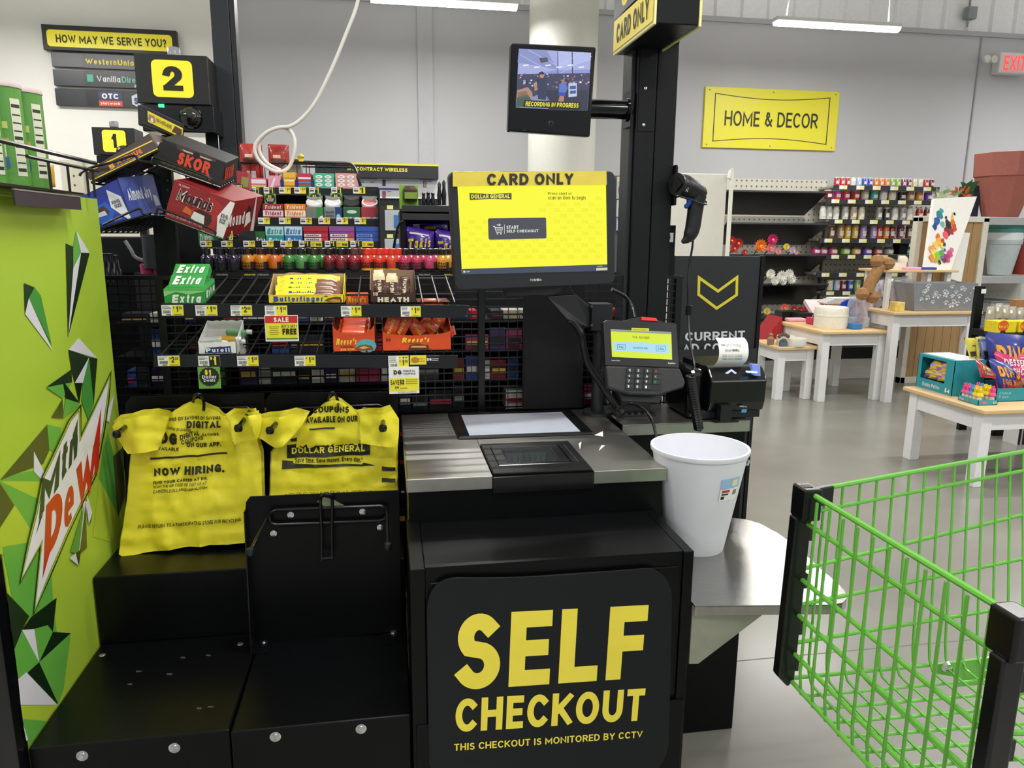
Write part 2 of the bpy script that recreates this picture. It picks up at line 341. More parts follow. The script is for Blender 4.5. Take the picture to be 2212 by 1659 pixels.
def strip_fixture(x,y,label,group):
    t=thing('strip_light',(x,y,3.17),label,'ceiling light',group)
    mb=MB().use(M('dcdcda',.5)); mb.box(x-.61,x+.61,y-.05,y+.05,3.215,3.25); mb.build('housing',parent=t,bevel=.006)
    mb=MB().use(M('fffdf6',.4,emit=9,vary=0)); n=10
    mb.prism([(x-.6,y+.05*cos(pi*k/n+pi),3.213+.035*sin(pi*k/n+pi)) for k in range(n+1)],(1.2,0,0)); mb.build('diffuser',parent=t,smooth=True)
    for s in(-.5,.5): mb=MB().use(M('c9c9c6',.5)); mb.tube(spline([(x+s,y,3.25),(x+s*.98,y,3.5),(x+s*.96-.03,y,3.9),(x+s*.94,y,4.58)],6),.006,6); mb.build('hanging_cord',parent=t,smooth=True)
    return t
for k,(x,y) in enumerate(LAMPS):
    lab = {1:'glowing strip light at the top edge left of the round column',2:'glowing strip light hanging above the yellow home decor sign'}.get(k,f'strip light overhead outside the picture, {ORD[k//4]} row from the back, {ORD[k%4]} from left')
    strip_fixture(x,y,lab,'hanging strip lights' if k in(1,2) else 'strip lights outside the picture')

c=A(1213,300,Y=7.0); mb=MB().use(M('d9d8cf',.6,vary=.02)); mb.lathe([(.31,0),(.31,4.6)],(c.x,7.0,0),48); 
mb.build('column',label='large round cream column rising to the ceiling behind the checkout',cat='column',smooth=True)

# exit sign
f=FY(YW-.12); a=A(2166,112,Y=YW-.12); b=A(2166,158,Y=YW-.12)
t=thing('exit_sign',(a.x,YW-.06,b.z),'white exit sign with red letters at the right edge of the back wall','exit sign')
mb=MB().use(WHITE); mb.box(a.x-.02,a.x+.36,YW-.12,YW,b.z,a.z+.0); mb.build('sign_body',parent=t,bevel=.012)
fr=Fr((a.x,YW-.121,b.z+.02),(1,0,0),(0,0,1),.32,a.z-b.z-.04)
mb=MB(); mb.ft(fr,'EXIT',.1,.05,1,.92,M('ff4a4a',.4,emit=1.2,vary=0),.002,bold=.03); mb.build('lettering',parent=t)
mb=MB().use(M('e6e6e0',.3)); 
for dx in(-.1,-.19): mb.lathe([(0,-.04),(.035,-.035),(.045,0),(.04,.012),(0,.015)],(a.x+dx,YW-.12,(a.z+b.z)/2+.03),14,axis=(0,-1,0))
mb.build('emergency_lamp',parent=t,smooth=True)

# home & decor sign
def corners(pxs,Y): return [A(x,y,Y=Y) for x,y in pxs]
q=corners([(1517,318),(1805,326),(1813,198),(1525,187)],YW-.03)
x0=(q[0].x+q[3].x)/2;x1=(q[1].x+q[2].x)/2;z0=(q[0].z+q[1].z)/2;z1=(q[2].z+q[3].z)/2
t=thing('wall_sign',(x0,YW-.03,z0),'yellow banner sign reading HOME & DECOR screwed to the grey wall','sign')
mb=MB().use(M('efe53b',.4,vary=.01)); mb.box(x0,x1,YW-.03,YW,z0,z1); mb.build('panel',parent=t,bevel=.003)
fr=Fr((x0,YW-.031,z0),(1,0,0),(0,0,1),x1-x0,z1-z0); K=M('2b2b26',.5,vary=0)
mb=MB(); n=14; top=[(.07+.86*i/n,.9-.07*sin(pi*i/n)) for i in range(n+1)]; bot=[(.93-.86*i/n,.1+.07*sin(pi*i/n)) for i in range(n+1)]
rim=top+bot; inn=[(.5+(u-.5)*.985,.5+(v-.5)*.965) for u,v in rim]; k=len(rim)
mb.use(K); mb.add([fr.f(u,v,.001) for u,v in rim+inn],[(i,(i+1)%k,k+(i+1)%k,k+i) for i in range(k)])
mb.ft(fr,'HOME & DECOR',.15,.37,.85,.62,K,.002,bold=.012); mb.build('lettering',parent=t)
mb=MB().use(M('8d8a60',.5)); 
for u in(.03,.5,.97):
    for v in(.05,.95): mb.lathe([(.008,0),(.006,.004),(0,.005)],fr.f(u,v),8,axis=fr.n,caps=True)
mb.build('screw',parent=t)

# ================================================================== FAR GONDOLAS
PEG=M('d8d4c6',.5,vary=.03); SHL=M('33353a',.4,vary=.05)
def pegboard(x0,x1,y,z0,z1,step=.05,hole=.006,lab=None):
    mb=MB().use(PEG); mb.box(x0,x1,y,y+.03,z0,z1); return mb
def holes(x0,x1,y,z0,z1,step=.06,r=.011):
    mb=MB().use(M('6f6b5e',.7,vary=0)); z=z0+step/2
    while z<z1:
        x=x0+step/2
        while x<x1: mb.add([(x-r,y,z),(x,y,z-r),(x+r,y,z),(x,y,z+r)],[(0,1,2,3)]); x+=step
        z+=step
    return mb
# empty flower gondola
a=A(1575,386,Y=7.95); b=A(1787,388,Y=7.95); ztop=(a.z+b.z)/2
t=thing('gondola_shelf',(a.x,7.75,0),'cream pegboard shelving with five tilted black shelves and scattered fake flowers','shelving')
mb=pegboard(a.x-.1,b.x,7.95,.1,ztop); mb.build('back_panel',parent=t)
mb=holes(a.x,b.x,7.947,.3,ztop); mb.build('peg_holes',parent=t,kind='stuff')
mb=MB().use(BLK2); mb.box(a.x-.1,b.x,7.5,7.95,0,.12); mb.build('base_deck',parent=t)
TS=M('17171a',.28,vary=.1)
for y0,y1 in ((414,466),(484,529),(553,597),(617,657)):
    f0=A(1568,y0,Y=7.5);f1=A(1789,y0+2,Y=7.5);g1=A(1763,y1,Y=7.93)
    mb=MB().use(TS); L=(f1-f0); mb.prism([f0,f1,(f1.x,7.93,g1.z),(f0.x,7.93,g1.z)],(0,0,.012)); 
    mb.use(M('3a3b3e',.4)); mb.box(f0.x,f1.x,7.49,7.5,f0.z,f0.z+.02); mb.build('shelf',parent=t,bevel=.003)
f0=A(1568,690,Y=7.4);f1=A(1775,692,Y=7.4)
mb=MB().use(TS); mb.box(f0.x,f1.x,7.4,7.93,f0.z-.03,f0.z); mb.build('shelf',parent=t)
# big cream end panel behind the checkout post
a=A(1448,373,Y=4.6); b=A(1572,378,Y=4.6)
t=thing('end_panel',((a.x+b.x)/2,4.6,0),'tall cream metal end panel of a shelf run behind the hand scanner','shelf end')
mb=MB().use(M('e4e0d4',.45,vary=.02)); mb.box(a.x,b.x,4.6,4.68,0,a.z); mb.build('panel',parent=t,bevel=.006)
mb=MB().use(M('eeebe0',.4)); mb.tube(spline([(b.x+.02,4.58,0),(b.x+.02,4.58,a.z-.12),(b.x-.0,4.58,a.z-.03)],5),.014,8); mb.build('edge_rail',parent=t,smooth=True)
# candle gondola
LV=[(405,1800,2028),(435,1783,2022),(479,1790,2012),(520,1768,1992),(555,1783,1982),(594,1762,1975),(634,1772,1970)]
tops=[]
l=A(1795,390,Y=7.95).x; r_=A(2030,395,Y=7.95).x+.1; zt=A(1795,400,Y=7.5).z
t=thing('candle_gondola',((l+r_)/2,7.7,0),'pegboard candle shelving with seven dark shelves full of coloured jars','shelving')
mb=pegboard(l+.0,r_,7.95,.1,zt); mb.cur=0; mb.build('back_panel',parent=t)
mb=holes(l,r_,7.947,.4,zt); mb.build('peg_holes',parent=t,kind='stuff')
mb=MB().use(BLK2); mb.box(l+.0,r_,7.5,7.95,0,.13); mb.build('base_deck',parent=t)
for y,xa,xb in LV:
    p=A(xa,y,Y=7.5); q=A(xb,y,Y=7.5); z=p.z; tops.append((z+.027,p.x,q.x))
    mb=MB().use(M('b9b7ae',.5)); mb.prism([(p.x,7.5,z),(q.x,7.5,z),(q.x+.05,7.94,z),(p.x+.1,7.94,z)],(0,0,.02)); sh=mb.build('shelf',parent=t)
    mb=MB().use(SHL); mb.box(p.x,q.x,7.485,7.5,z-.024,z+.026); rl=mb.build('price_rail',parent=sh); ORG[rl.name]=ORG[t.name]
    mb=MB(); xx=p.x+.1
    while xx<q.x-.08:
        mb.use(M('f0ee9a',.6,vary=0)); mb.box(xx,xx+.05,7.48,7.485,z-.018,z+.022); mb.use(PAPER); mb.box(xx-.04,xx,7.48,7.485,z-.018,z+.022); xx+=.19+.03*random.random()
    mb.build('price_tags',parent=t,kind='stuff')
def jar(x,y,z,r,h,c,lid,shape,label,group):
    t=thing('candle_jar',(x,y,z),label,'candle',group)
    mb=MB().use(M(c,.18,vary=.12,coat=.5))
    if shape=='squat': pr=[(0,0),(r,.003),(r*1.02,h*.6),(r*.9,h*.72)]
    elif shape=='clear': pr=[(0,0),(r*.95,.003),(r,h*.7),(r*.8,h*.84),(r*.8,h*.86)]
    else: pr=[(0,0),(r*.95,.003),(r,h*.86),(r*.97,h*.87)]
    mb.lathe(pr,(x,y,z),12); mb.build('jar_body',parent=t,smooth=True)
    mb=MB().use(M(lid,.3,vary=0)); mb.lathe([(pr[-1][0]*1.03,pr[-1][1]),(pr[-1][0]*1.03,h*.97),(r*.4,h),(0,h)],(x,y,z),12); mb.build('lid',parent=t,smooth=True)
    mb=MB().use(M('efe9df',.6,vary=.1)); n=4; z0,z1=z+h*.2,z+h*.55
    vs=[(x+r*1.03*sin(a),y-r*1.03*cos(a),zz) for zz in(z0,z1) for a in [(-.6+1.2*i/n) for i in range(n+1)]]
    mb.add(vs,[(i,i+1,n+2+i,n+1+i) for i in range(n)]); mb.build('jar_label',parent=t,recalc=False)
CN={'red':'c22b34','crimson':'d6224a','white':'eceae4','pale blue':'a9c4e8','blue':'3758c4','orange':'e58326','green':'8fc254','plum':'7c3d5e','cream':'ece4c2','maroon':'7b1f30','beige':'cdb9a3','teal':'2fa99a','black':'2b2a2c','brown':'6d4a34','tan':'b08b5e','gold':'d5a92f','lilac':'a38bc6','pink':'e23a8e','lime':'79d32b','purple':'8641c9','grey':'9b9a98','magenta':'b51f78','clear':'c9ccc8'}
def jrow(k,xs,cols,hpx,r,shape,lid,what):
    z,_,_=tops[k]
    for i,(x,c) in enumerate(zip(xs,cols)):
        p=A(x,LV[k][0],Y=7.56); jar(p.x,7.58,z,r,hpx*.0050,CN[c],lid,shape,f'{c} {what}, {ORD[i]} from left on {ORD[k]} candle shelf from top','candles on the %s shelf'%ORD[k])
jrow(0,[1808+12.1*i for i in range(18)],['red','red','red','white','pale blue','blue','blue','orange','orange','orange','green','green','plum','plum','cream','cream','red','maroon'],18,.026,'cup','e8e8e8','small candle cup')
jrow(1,[1790,1809,1828,1849,1869,1889,1909,1928,1949,1967,1986,2006],['maroon','pink','crimson','red','beige','teal','white','cream','black','tan','orange','purple'],20,.042,'cup','d8d6d0','candle tumbler')
jrow(2,[1778,1791,1806,1826,1844,1861,1899,1915,1933,1950,1965,1986,2003],['white','clear','white','clear','beige','cream','grey','black','white','grey','white','red','maroon'],28,.036,'clear','cfd3d3','candle jar')
jrow(3,[1796,1816,1831,1847,1865,1887,1899,1914,1926,1945,1964,1977],['brown','tan','gold','gold','lilac','lilac','red','orange','maroon','plum','brown','blue'],30,.036,'cup','9a8f86','tall candle jar')
jrow(4,[1763,1778,1800,1827,1850,1874,1896,1921,1964],['magenta','pink','pink','lime','gold','purple','red','grey','teal'],17,.05,'squat','3a3a3c','squat candle jar')
jrow(6,[1793,1808,1821,1836,1852],['cream','pale blue','maroon','blue','green'],24,.035,'cup','dddddd','candle canister')
c=A(1945,553,Y=7.6); mb=MB().use(BLK2); mb.box(c.x-.055,c.x+.055,7.55,7.68,tops[4][0],tops[4][0]+.16); mb.build('display_box',label='plain black box among the squat candle jars',cat='box',bevel=.004)
# fake flowers
def flower(x,y,z,r,col,label,n=14,mid='e8c23a',group='fake flowers on the black shelves'):
    t=thing('artificial_flower',(x,y,z),label,'flower',group)
    mb=MB().use(M(col,.7,vary=.15))
    for k in range(3):
        m=n-k*3
        for i in range(m):
            a=2*pi*i/m+k*.4; R=r*(1-.27*k); u=Vec((cos(a),-.35-.3*k,sin(a))); v=Vec((-sin(a),0,cos(a)))*R*.24; C=Vec((x,y-.01*k,z+r))
            mb.add([C,C+u*R*.55+v,C+u*R,C+u*R*.55-v],[(0,1,2,3)])
    mb.build('petals',parent=t)
    mb=MB().use(M(mid,.8)); mb.lathe([(0,.02),(r*.2,.015),(r*.22,0),(0,0)],(x,y-.02,z+r),8,axis=(0,-1,0)); mb.build('centre',parent=t)
    mb=MB().use(M('3f6b34',.7)); mb.tube([(x,y+.01,z+r),(x+.02,y+.15,z-.02)],.006,5); mb.build('stem',parent=t)
def fl(px,py,rp,col,lab,Y=7.46,**k):
    c=A(px,py+rp,Y=Y); flower(c.x,Y,c.z,rp*.0050,col,lab,**k)
for px,py,rp,col,lab in [(1578,520,10,'c21f2b','large deep red fake flower nearest the cream end panel'),(1592,526,12,'b81c28','deep red fake flower, lower of the red bunch'),(1584,537,10,'c8323a','red fake flower at the foot of the red bunch'),(1607,545,7,'c62a4a','small crimson fake flower lying right of the red bunch'),
    (1640,531,15,'ee7a25','orange gerbera style fake flower'),(1666,518,13,'c91f6a','magenta fake flower above the pink ones'),(1662,536,11,'f07f8e','salmon pink fake flower beside the orange one'),(1680,543,8,'f09aa4','pale pink fake flower'),
    (1697,533,8,'ecdc5a','yellow fake flower beside the lilac one'),(1710,541,8,'cdb9ea','pale lilac fake flower'),(1719,546,5,'f0a6b8','tiny pink fake flower at the end of the row')]: fl(px,py,rp,col,lab)
for i,(px,py,rp) in enumerate([(1662,592,12),(1672,606,11),(1686,597,14),(1702,592,12),(1708,603,11),(1690,608,9)]): fl(px,py,rp,'f1f1ea',f'white fake flower on the shelf beside the black stand, {ORD[i]} from the left',mid='e9e6c0',group='white fake flowers')
for i,(px,py,rp,col,n) in enumerate([(1655,672,9,'e6dc6a','yellow'),(1692,665,11,'ef7f7a','coral'),(1712,668,9,'c81f38','red'),(1727,670,9,'d22440','red'),(1741,667,9,'c41c34','red'),(1755,671,7,'e84a62','pink red')]):
    fl(px,py,rp,col,f'{n} fake flower behind the small display tables, {ORD[i]} from the left',Y=7.45,group='low fake flowers behind the tables')

# ================================================================== DISPLAY TABLES
TW=M('eaeaea',.4,vary=.02); WOOD=M('dfbf8c',.5,vary=.08,scale=6,stretch=(1,14,14))
def tbl(fl_,frx,top,back,label,w=.065,ap=.1,name='display_table',frr=None):
    P=A(*fl_,Z=0); Q=A(*frx,Z=0) if frr is None else frr
    y0=P.y; T=A(*top,Y=y0-.01); x0=T.x; h=T.z; B=A(*back,Z=h); y1=B.y; x1=Q.x+.03
    t=thing(name,((x0+x1)/2,(y0+y1)/2,0),label,'table','white display tables with pale wood tops')
    mb=MB().use(WOOD); mb.box(x0,x1,y0-.02,y1,h-.025,h); mb.build('table_top',parent=t,bevel=.006)
    mb=MB().use(TW); e=.03
    mb.box(x0+e+w,x1-e-w,y0+e,y0+e+.02,h-.025-ap,h-.025); mb.box(x0+e+w,x1-e-w,y1-e-.02,y1-e,h-.025-ap,h-.025)
    mb.box(x0+e+.01,x0+e+.03,y0+e+w,y1-e-w,h-.025-ap,h-.025); mb.box(x1-e-.03,x1-e-.01,y0+e+w,y1-e-w,h-.025-ap,h-.025); mb.build('apron',parent=t)
    for a in(x0+e,x1-e-w):
        for b in(y0+e-.01,y1-e-w):
            mb=MB().use(TW); mb.box(a,a+w,b,b+w,0,h-.025); mb.build('leg',parent=t,bevel=.003)
    return x0,x1,y0,y1,h
T1=tbl((1668,866),(1752,863),(1680,750),(1645,733),'smallest white nesting table, beside the black poster stand')
T2=tbl((1762,870),(1907,867),(1777,716),(1692,694),'middle white nesting table holding the round white box')
T3=tbl((1906,872),(2108,872),(1930,674),(1778,648),'tallest white nesting table under the paw print basket')
T4=tbl((2094,1057),(2300,1040),(2124,886),(1962,834),'front white display table with sweets, at right edge of photo',frr=Vec((4.35,0,0)))
def on(T,x,y): return A(x,y,Z=T[4])
def tin(p,r,h,col,label,name='bowl',cat='bowl',rib=True,prof=None):
    mb=MB().use(M(col,.5,vary=.04)); pr=prof or [(0,0),(r*.96,0),(r,h*.1),(r,h*.55),(r*1.03,h*.57),(r*1.03,h*.64),(r,h*.66),(r,h*.97),(r*.97,h),(r*.93,h*.99),(0,h*.985)]
    mb.lathe(pr,p,28); return mb.build(name,label=label,cat=cat,smooth=True)
p=on(T1,1696,744); tin(p,.075,.075,'e9e5da','white pet bowl at the back of the smallest table',prof=[(0,0),(.07,0),(.075,.01),(.07,.075),(.064,.075),(.058,.02),(0,.015)])
p=on(T1,1718,747); tin(p,.085,.065,'e9e5da','white pet bowl in front, right side of the smallest table',prof=[(0,0),(.08,0),(.085,.01),(.08,.065),(.073,.065),(.066,.02),(0,.015)])
p=on(T1,1664,744); mb=MB().use(M('9a7a60',.5,vary=.1)); mb.lathe([(0,0),(.028,0),(.03,.05),(.012,.07),(.02,.085),(0,.1)],p,12); mb.build('pet_figurine',label='small brown spice jar like figure on the smallest table',cat='figurine',smooth=True)
p=on(T1,1690,748); mb=MB().use(M('5d5244',.6,vary=.1)); C=p+Vec((0,0,.05)); mb.lathe([(0,0),(.035,.004),(.035,.012),(0,.016)],C-Vec((0,0,.02)),14,axis=(0,-1,0)); 
for a in(-.9,-.3,.3,.9): mb.lathe([(0,0),(.016,.004),(.016,.012),(0,.016)],C+Vec((.05*sin(a),0,.04*cos(a)+.008)),8,axis=(0,-1,0))
mb.use(M('4c6b8a',.6)); mb.box(p.x-.03,p.x+.03,p.y-.02,p.y+.005,p.z,p.z+.035); mb.build('paw_ornament',label='brown paw shaped ornament on the smallest table front edge',cat='ornament')
# red slanted bin with bottles behind smallest table
a=A(1690,735,Y=6.2); mb=MB().use(M('a61f26',.5)); mb.prism([A(1645,745,Y=6.1),A(1690,742,Y=6.1),A(1690,685,Y=6.1)],(0,.25,0)); mb.build('red_bin',label='dark red slant sided bin behind the smallest table',cat='bin')
# items on the middle table
p=on(T2,1793,707); tin(p,.135,.175,'efebdd','round white lidded box, biggest thing on the middle table','round_box','box')
p=on(T2,1852,707); mb=MB().use(M('2148c8',.35)); n=12; O=Vec((p.x-.12,p.y+.1,p.z)); mb.prism([O+Vec((.14*cos(pi*k/n)+.1,0,.2*sin(pi*k/n)+.03)) for k in range(n+1)],(0,.02,0)); mb.build('blue_dome',label='blue half round pet door panel behind the white box',cat='pet item')
mb=MB().use(M('d7e3ea',.4)); mb.box(p.x-.1,p.x+.1,p.y-.02,p.y+.06,p.z,p.z+.085); mb.build('tub',label='pale plastic tub in front of the blue dome',cat='tub',bevel=.01)
mb=MB().use(M('3f7fc0',.4)); mb.box(p.x-.14,p.x-.05,p.y-.14,p.y-.07,p.z,p.z+.05); mb.build('tub',label='small blue tub beside the white round box',cat='tub',bevel=.008)
for i,(px,py,c,cn) in enumerate([(1720,694,'efb0bf','pale pink'),(1757,700,'c8385a','crimson')]):
    p=on(T2,px,py); mb=MB().use(M(c,.6,vary=.1)); mb.box(p.x-.09+.04*i,p.x+.07-.02*i,p.y-.05,p.y+.05,p.z,p.z+.03+.03*i); mb.build('pet_toy',label=f'{cn} folded item at the left of the middle table',cat='pet item',bevel=.01)
for i,(px,py) in enumerate([(1712,686),(1750,690)]):
    p=A(px,py,Z=T2[4]); mb=MB().use(M('1d1d1f',.4)); mb.box(p.x-.12,p.x+.13,p.y-.02,p.y+.12,p.z,p.z+.06)
    f=Fr((p.x-.12,p.y-.021,p.z),(1,0,0),(0,0,1),.25,.06); mb.ft(f,'DINNER',.5,.3,.95,.75,PAPER,.002); mb.build('pet_bowl_box',label=['left','right'][i]+' black pet dish lettered DINNER on the middle table',cat='pet dish')
p=on(T2,1783,690); mb=MB().use(M('f3d5d8',.5)); mb.pb(Vec((p.x-.12,p.y,p.z)),(.25,0,0),(.0,.2,.14),(0,-.02,.03)); mb.use(M('d9463f',.5)); mb.pb(Vec((p.x-.02,p.y-.025,p.z+.035)),(.05,0,0),(0,.12,.085),(0,-.002,.004)); mb.build('greeting_card',label='pale pink card propped behind the white round box',cat='card')
def toy_bag(px,py,T,label,h=.27,w=.09,cols=('2c3f9a','ef8fa5','d94f38'),Yo=0,lean=.1,group='hanging bags of pet toys'):
    p=A(px,py,Z=T[4]); p.y+=Yo; t=thing('toy_bag',p,label,'toy bag',group)
    mb=MB().use(M('d5d9e6',.15,vary=.2,scale=20,alpha=.55,coat=.6)); n=7
    F=[]; 
    for k in range(n+1):
        v=k/n; ww=w*(.5+.5*sin(pi*min(v*1.15,1))**.5 if v<.9 else .5); d=.03*sin(pi*v)
        F.append([(p.x-ww+lean*v*h,p.y,p.z+v*h),(p.x+lean*v*h,p.y-d-.004,p.z+v*h),(p.x+ww+lean*v*h,p.y,p.z+v*h)])
    vs=[q for r in F for q in r]; mb.add(vs,[(3*k+j,3*k+j+1,3*k+j+4,3*k+j+3) for k in range(n) for j in(0,1)]); mb.build('film',parent=t)
    mb=MB()
    for k in range(6):
        mb.use(M(cols[k%3],.5)); x=p.x+random.uniform(-.5,.5)*w; z=p.z+.03+random.random()*h*.55; a=random.uniform(-.5,.5)
        mb.tube([(x-.02*sin(a)+lean*(z-p.z),p.y+.004,z-.03),(x+.03*sin(a)+lean*(z-p.z),p.y+.004,z+.05)],.014,6)
    mb.build('toys',parent=t,smooth=True); return t
for i,(px,h) in enumerate([(1860,.28),(1874,.31),(1889,.29),(1899,.25)]): toy_bag(px,708-2*i,T2,f'clear bag of blue and pink pet toys on the middle table, {ORD[i]} from the left',h=h,lean=-.35)
# tall table: riser, basket, toys
x0,x1,y0,y1,h3=T3
a=A(1910,583,Y=y0+.25); b=A(2066,585,Y=y0+.25); zr=a.z
t=thing('wooden_riser',((a.x+b.x)/2,y0+.45,h3),'small wood topped riser standing on the tallest table','riser')
mb=MB().use(WOOD); mb.box(a.x,b.x,y0+.22,y0+.6,zr-.02,zr); mb.build('riser_top',parent=t,bevel=.004)
for xx in(a.x+.05,a.x+.42,b.x-.07):
    mb=MB().use(TW); mb.box(xx,xx+.035,y0+.26,y0+.295,h3,zr-.02); mb.build('leg',parent=t)
for xx in(a.x+.05,b.x-.07):
    mb=MB().use(TW); mb.box(xx,xx+.035,y0+.54,y0+.575,h3,zr-.02); mb.build('leg',parent=t)
mb=MB().use(M('e8e2d2',.6)); c=A(1938,578,Y=y0+.4); mb.lathe([(0,0),(.065,0),(.07,.055),(.06,.055),(.055,.015),(0,.01)],(c.x,y0+.4,zr),24); mb.build('white_bowl',label='white ridged bowl on the wood riser',cat='bowl',smooth=True)
mb=MB().use(M('e6dcc6',.6)); c=A(1942,560,Y=y0+.45); mb.lathe([(0,0),(.035,0),(.04,.03),(.028,.05),(0,.055)],(c.x,y0+.4,zr+.056),16); mb.build('small_cup',label='small beige pot standing on the white bowl',cat='pot',smooth=True)
for px,c,n in((1970,'eba6c8','pink'),(2003,'2a3fa0','blue')):
    q=A(px,580,Y=y0+.3); mb=MB().use(M(c,.5)); mb.box(q.x-.07,q.x+.07,y0+.27,y0+.36,zr,zr+.02); mb.build('folded_collar',label=f'{n} packaged strap lying on the wood riser',cat='strap',bevel=.006)
# paw print basket
q0=A(1972,668,Y=y0+.06);q1=A(2098,672,Y=y0+.06);q2=A(2110,613,Y=y0+.02);q3=A(1970,612,Y=y0+.02)
t=thing('fabric_basket',((q0.x+q1.x)/2,y0+.15,h3),'grey fabric basket with white paw prints on the tallest table','basket')
mb=MB().use(M('8d9095',.8,vary=.08,bump=.3,bscale=60)); hb=q3.z-h3
lo=[(q0.x,y0+.04),(q1.x,y0+.04),(q1.x,y0+.22),(q0.x,y0+.22)]; hi=[(q3.x,y0),(q2.x,y0),(q2.x,y0+.25),(q3.x,y0+.25)]
vs=[(x,y,h3+.002) for x,y in lo]+[(x,y,h3+hb) for x,y in hi]; mb.add(vs,[(0,1,2,3)]+[(i,(i+1)%4,4+(i+1)%4,4+i) for i in range(4)])
inn=[(x+(.01 if x<q0.x+.2 else -.01),y+(.01 if y<y0+.1 else -.01)) for x,y in hi]
inl=[(x+(.01 if x<q0.x+.2 else -.01),y+(.012 if y<y0+.1 else -.012)) for x,y in lo]
mb.add([(x,y,h3+hb) for x,y in hi]+[(x,y,h3+hb) for x,y in inn]+[(x,y,h3+.02) for x,y in inl],[(i,(i+1)%4,4+(i+1)%4,4+i) for i in range(4)]+[(4+i,4+(i+1)%4,8+(i+1)%4,8+i) for i in range(4)]+[(8,9,10,11)]); mb.build('basket_body',parent=t)
fr=Fr(vs[0],Vec(vs[1])-Vec(vs[0]),Vec(vs[4])-Vec(vs[0]),q1.x-q0.x,hb); mb=MB().use(M('eeeeee',.8,vary=0)); random.seed(3)
for i in range(34):
    u,v=random.uniform(.04,.96),random.uniform(.06,.92); s=random.choice([.012,.018,.022]); an=random.uniform(-.6,.6)
    if s<.015: mb.poly([fr.p(u*fr.W+s*.5*cos(a),v*fr.H+s*.5*sin(a),.002) for a in [k*pi/3 for k in range(6)]]); continue
    mb.poly([fr.p(u*fr.W+s*.55*cos(a),v*fr.H-s*.3+s*.45*sin(a),.002) for a in [k*pi/4 for k in range(8)]])
    for b in(-.95,-.32,.32,.95): mb.poly([fr.p(u*fr.W+s*sin(b+an)+s*.26*cos(a),v*fr.H-s*.2+s*cos(b+an)+s*.3*sin(a),.002) for a in [k*pi/3 for k in range(6)]])
mb.build('paw_prints',parent=t,recalc=False)
# brown bone plush
c=[A(x,y,Y=y0+.15) for x,y in((1873,632),(1880,610),(1892,590),(1903,572))]
t=thing('bone_plush',(c[0].x,y0+.15,h3+.02),'brown plush bone toy leaning on the left of the riser','plush toy')
mb=MB().use(M('a0774c',.95,vary=.2,scale=40,bump=.5,bscale=80)); mb.tube(spline(c,4),.045,12)
for p,(dx,dz) in((c[0],(-.04,-.01)),(c[0],(.05,-.035)),(c[-1],(-.035,.03)),(c[-1],(.06,.01))): mb.lathe([(0,-.055),(.04,-.04),(.057,0),(.04,.04),(0,.055)],p+Vec((dx,0,dz)),12)
mb.build('plush_body',parent=t,smooth=True)
for i,(px,py,h) in enumerate([(1935,666,.24),(1948,664,.27),(1960,664,.24),(1921,655,.22),(1900,650,.2),(1888,655,.18)]): toy_bag(px,py,T3,f'clear bag of pet toys on the tallest table, {ORD[i]} of six by height',h=h,w=.06,lean=.05*(i%3-1),cols=('c98fc0','33407e','e9e0f0'),group='bags of pet toys on the tallest table')
p=on(T3,1937,672); mb=MB().use(M('e8c96a',.4,vary=.2)); mb.box(p.x-.045,p.x+.04,p.y-.04,p.y+.04,p.z,p.z+.075); mb.build('gold_box',label='little gold gift box at the front of the tallest table',cat='box',bevel=.004)
p=on(T3,1906,664); mb=MB().use(M('8e9092',.7,vary=.1)); mb.cyl(p+Vec((-.06,-.02,.045)),p+Vec((.05,.02,.045)),.045,n=18); mb.build('rolled_mat',label='rolled grey mat on the tallest table',cat='mat',smooth=True)
p=on(T3,1820,654); mb=MB().use(M('e4e4e2',.7,vary=.15,scale=60)); 
for k in range(4): mb.pb(p+Vec((-.22+.03*k,-.07,.012*k)),(.4,0,0),(.02,.16,0),(0,0,.01))
mb.build('place_mats',label='small stack of pale printed cloths on the tallest table',cat='cloth')
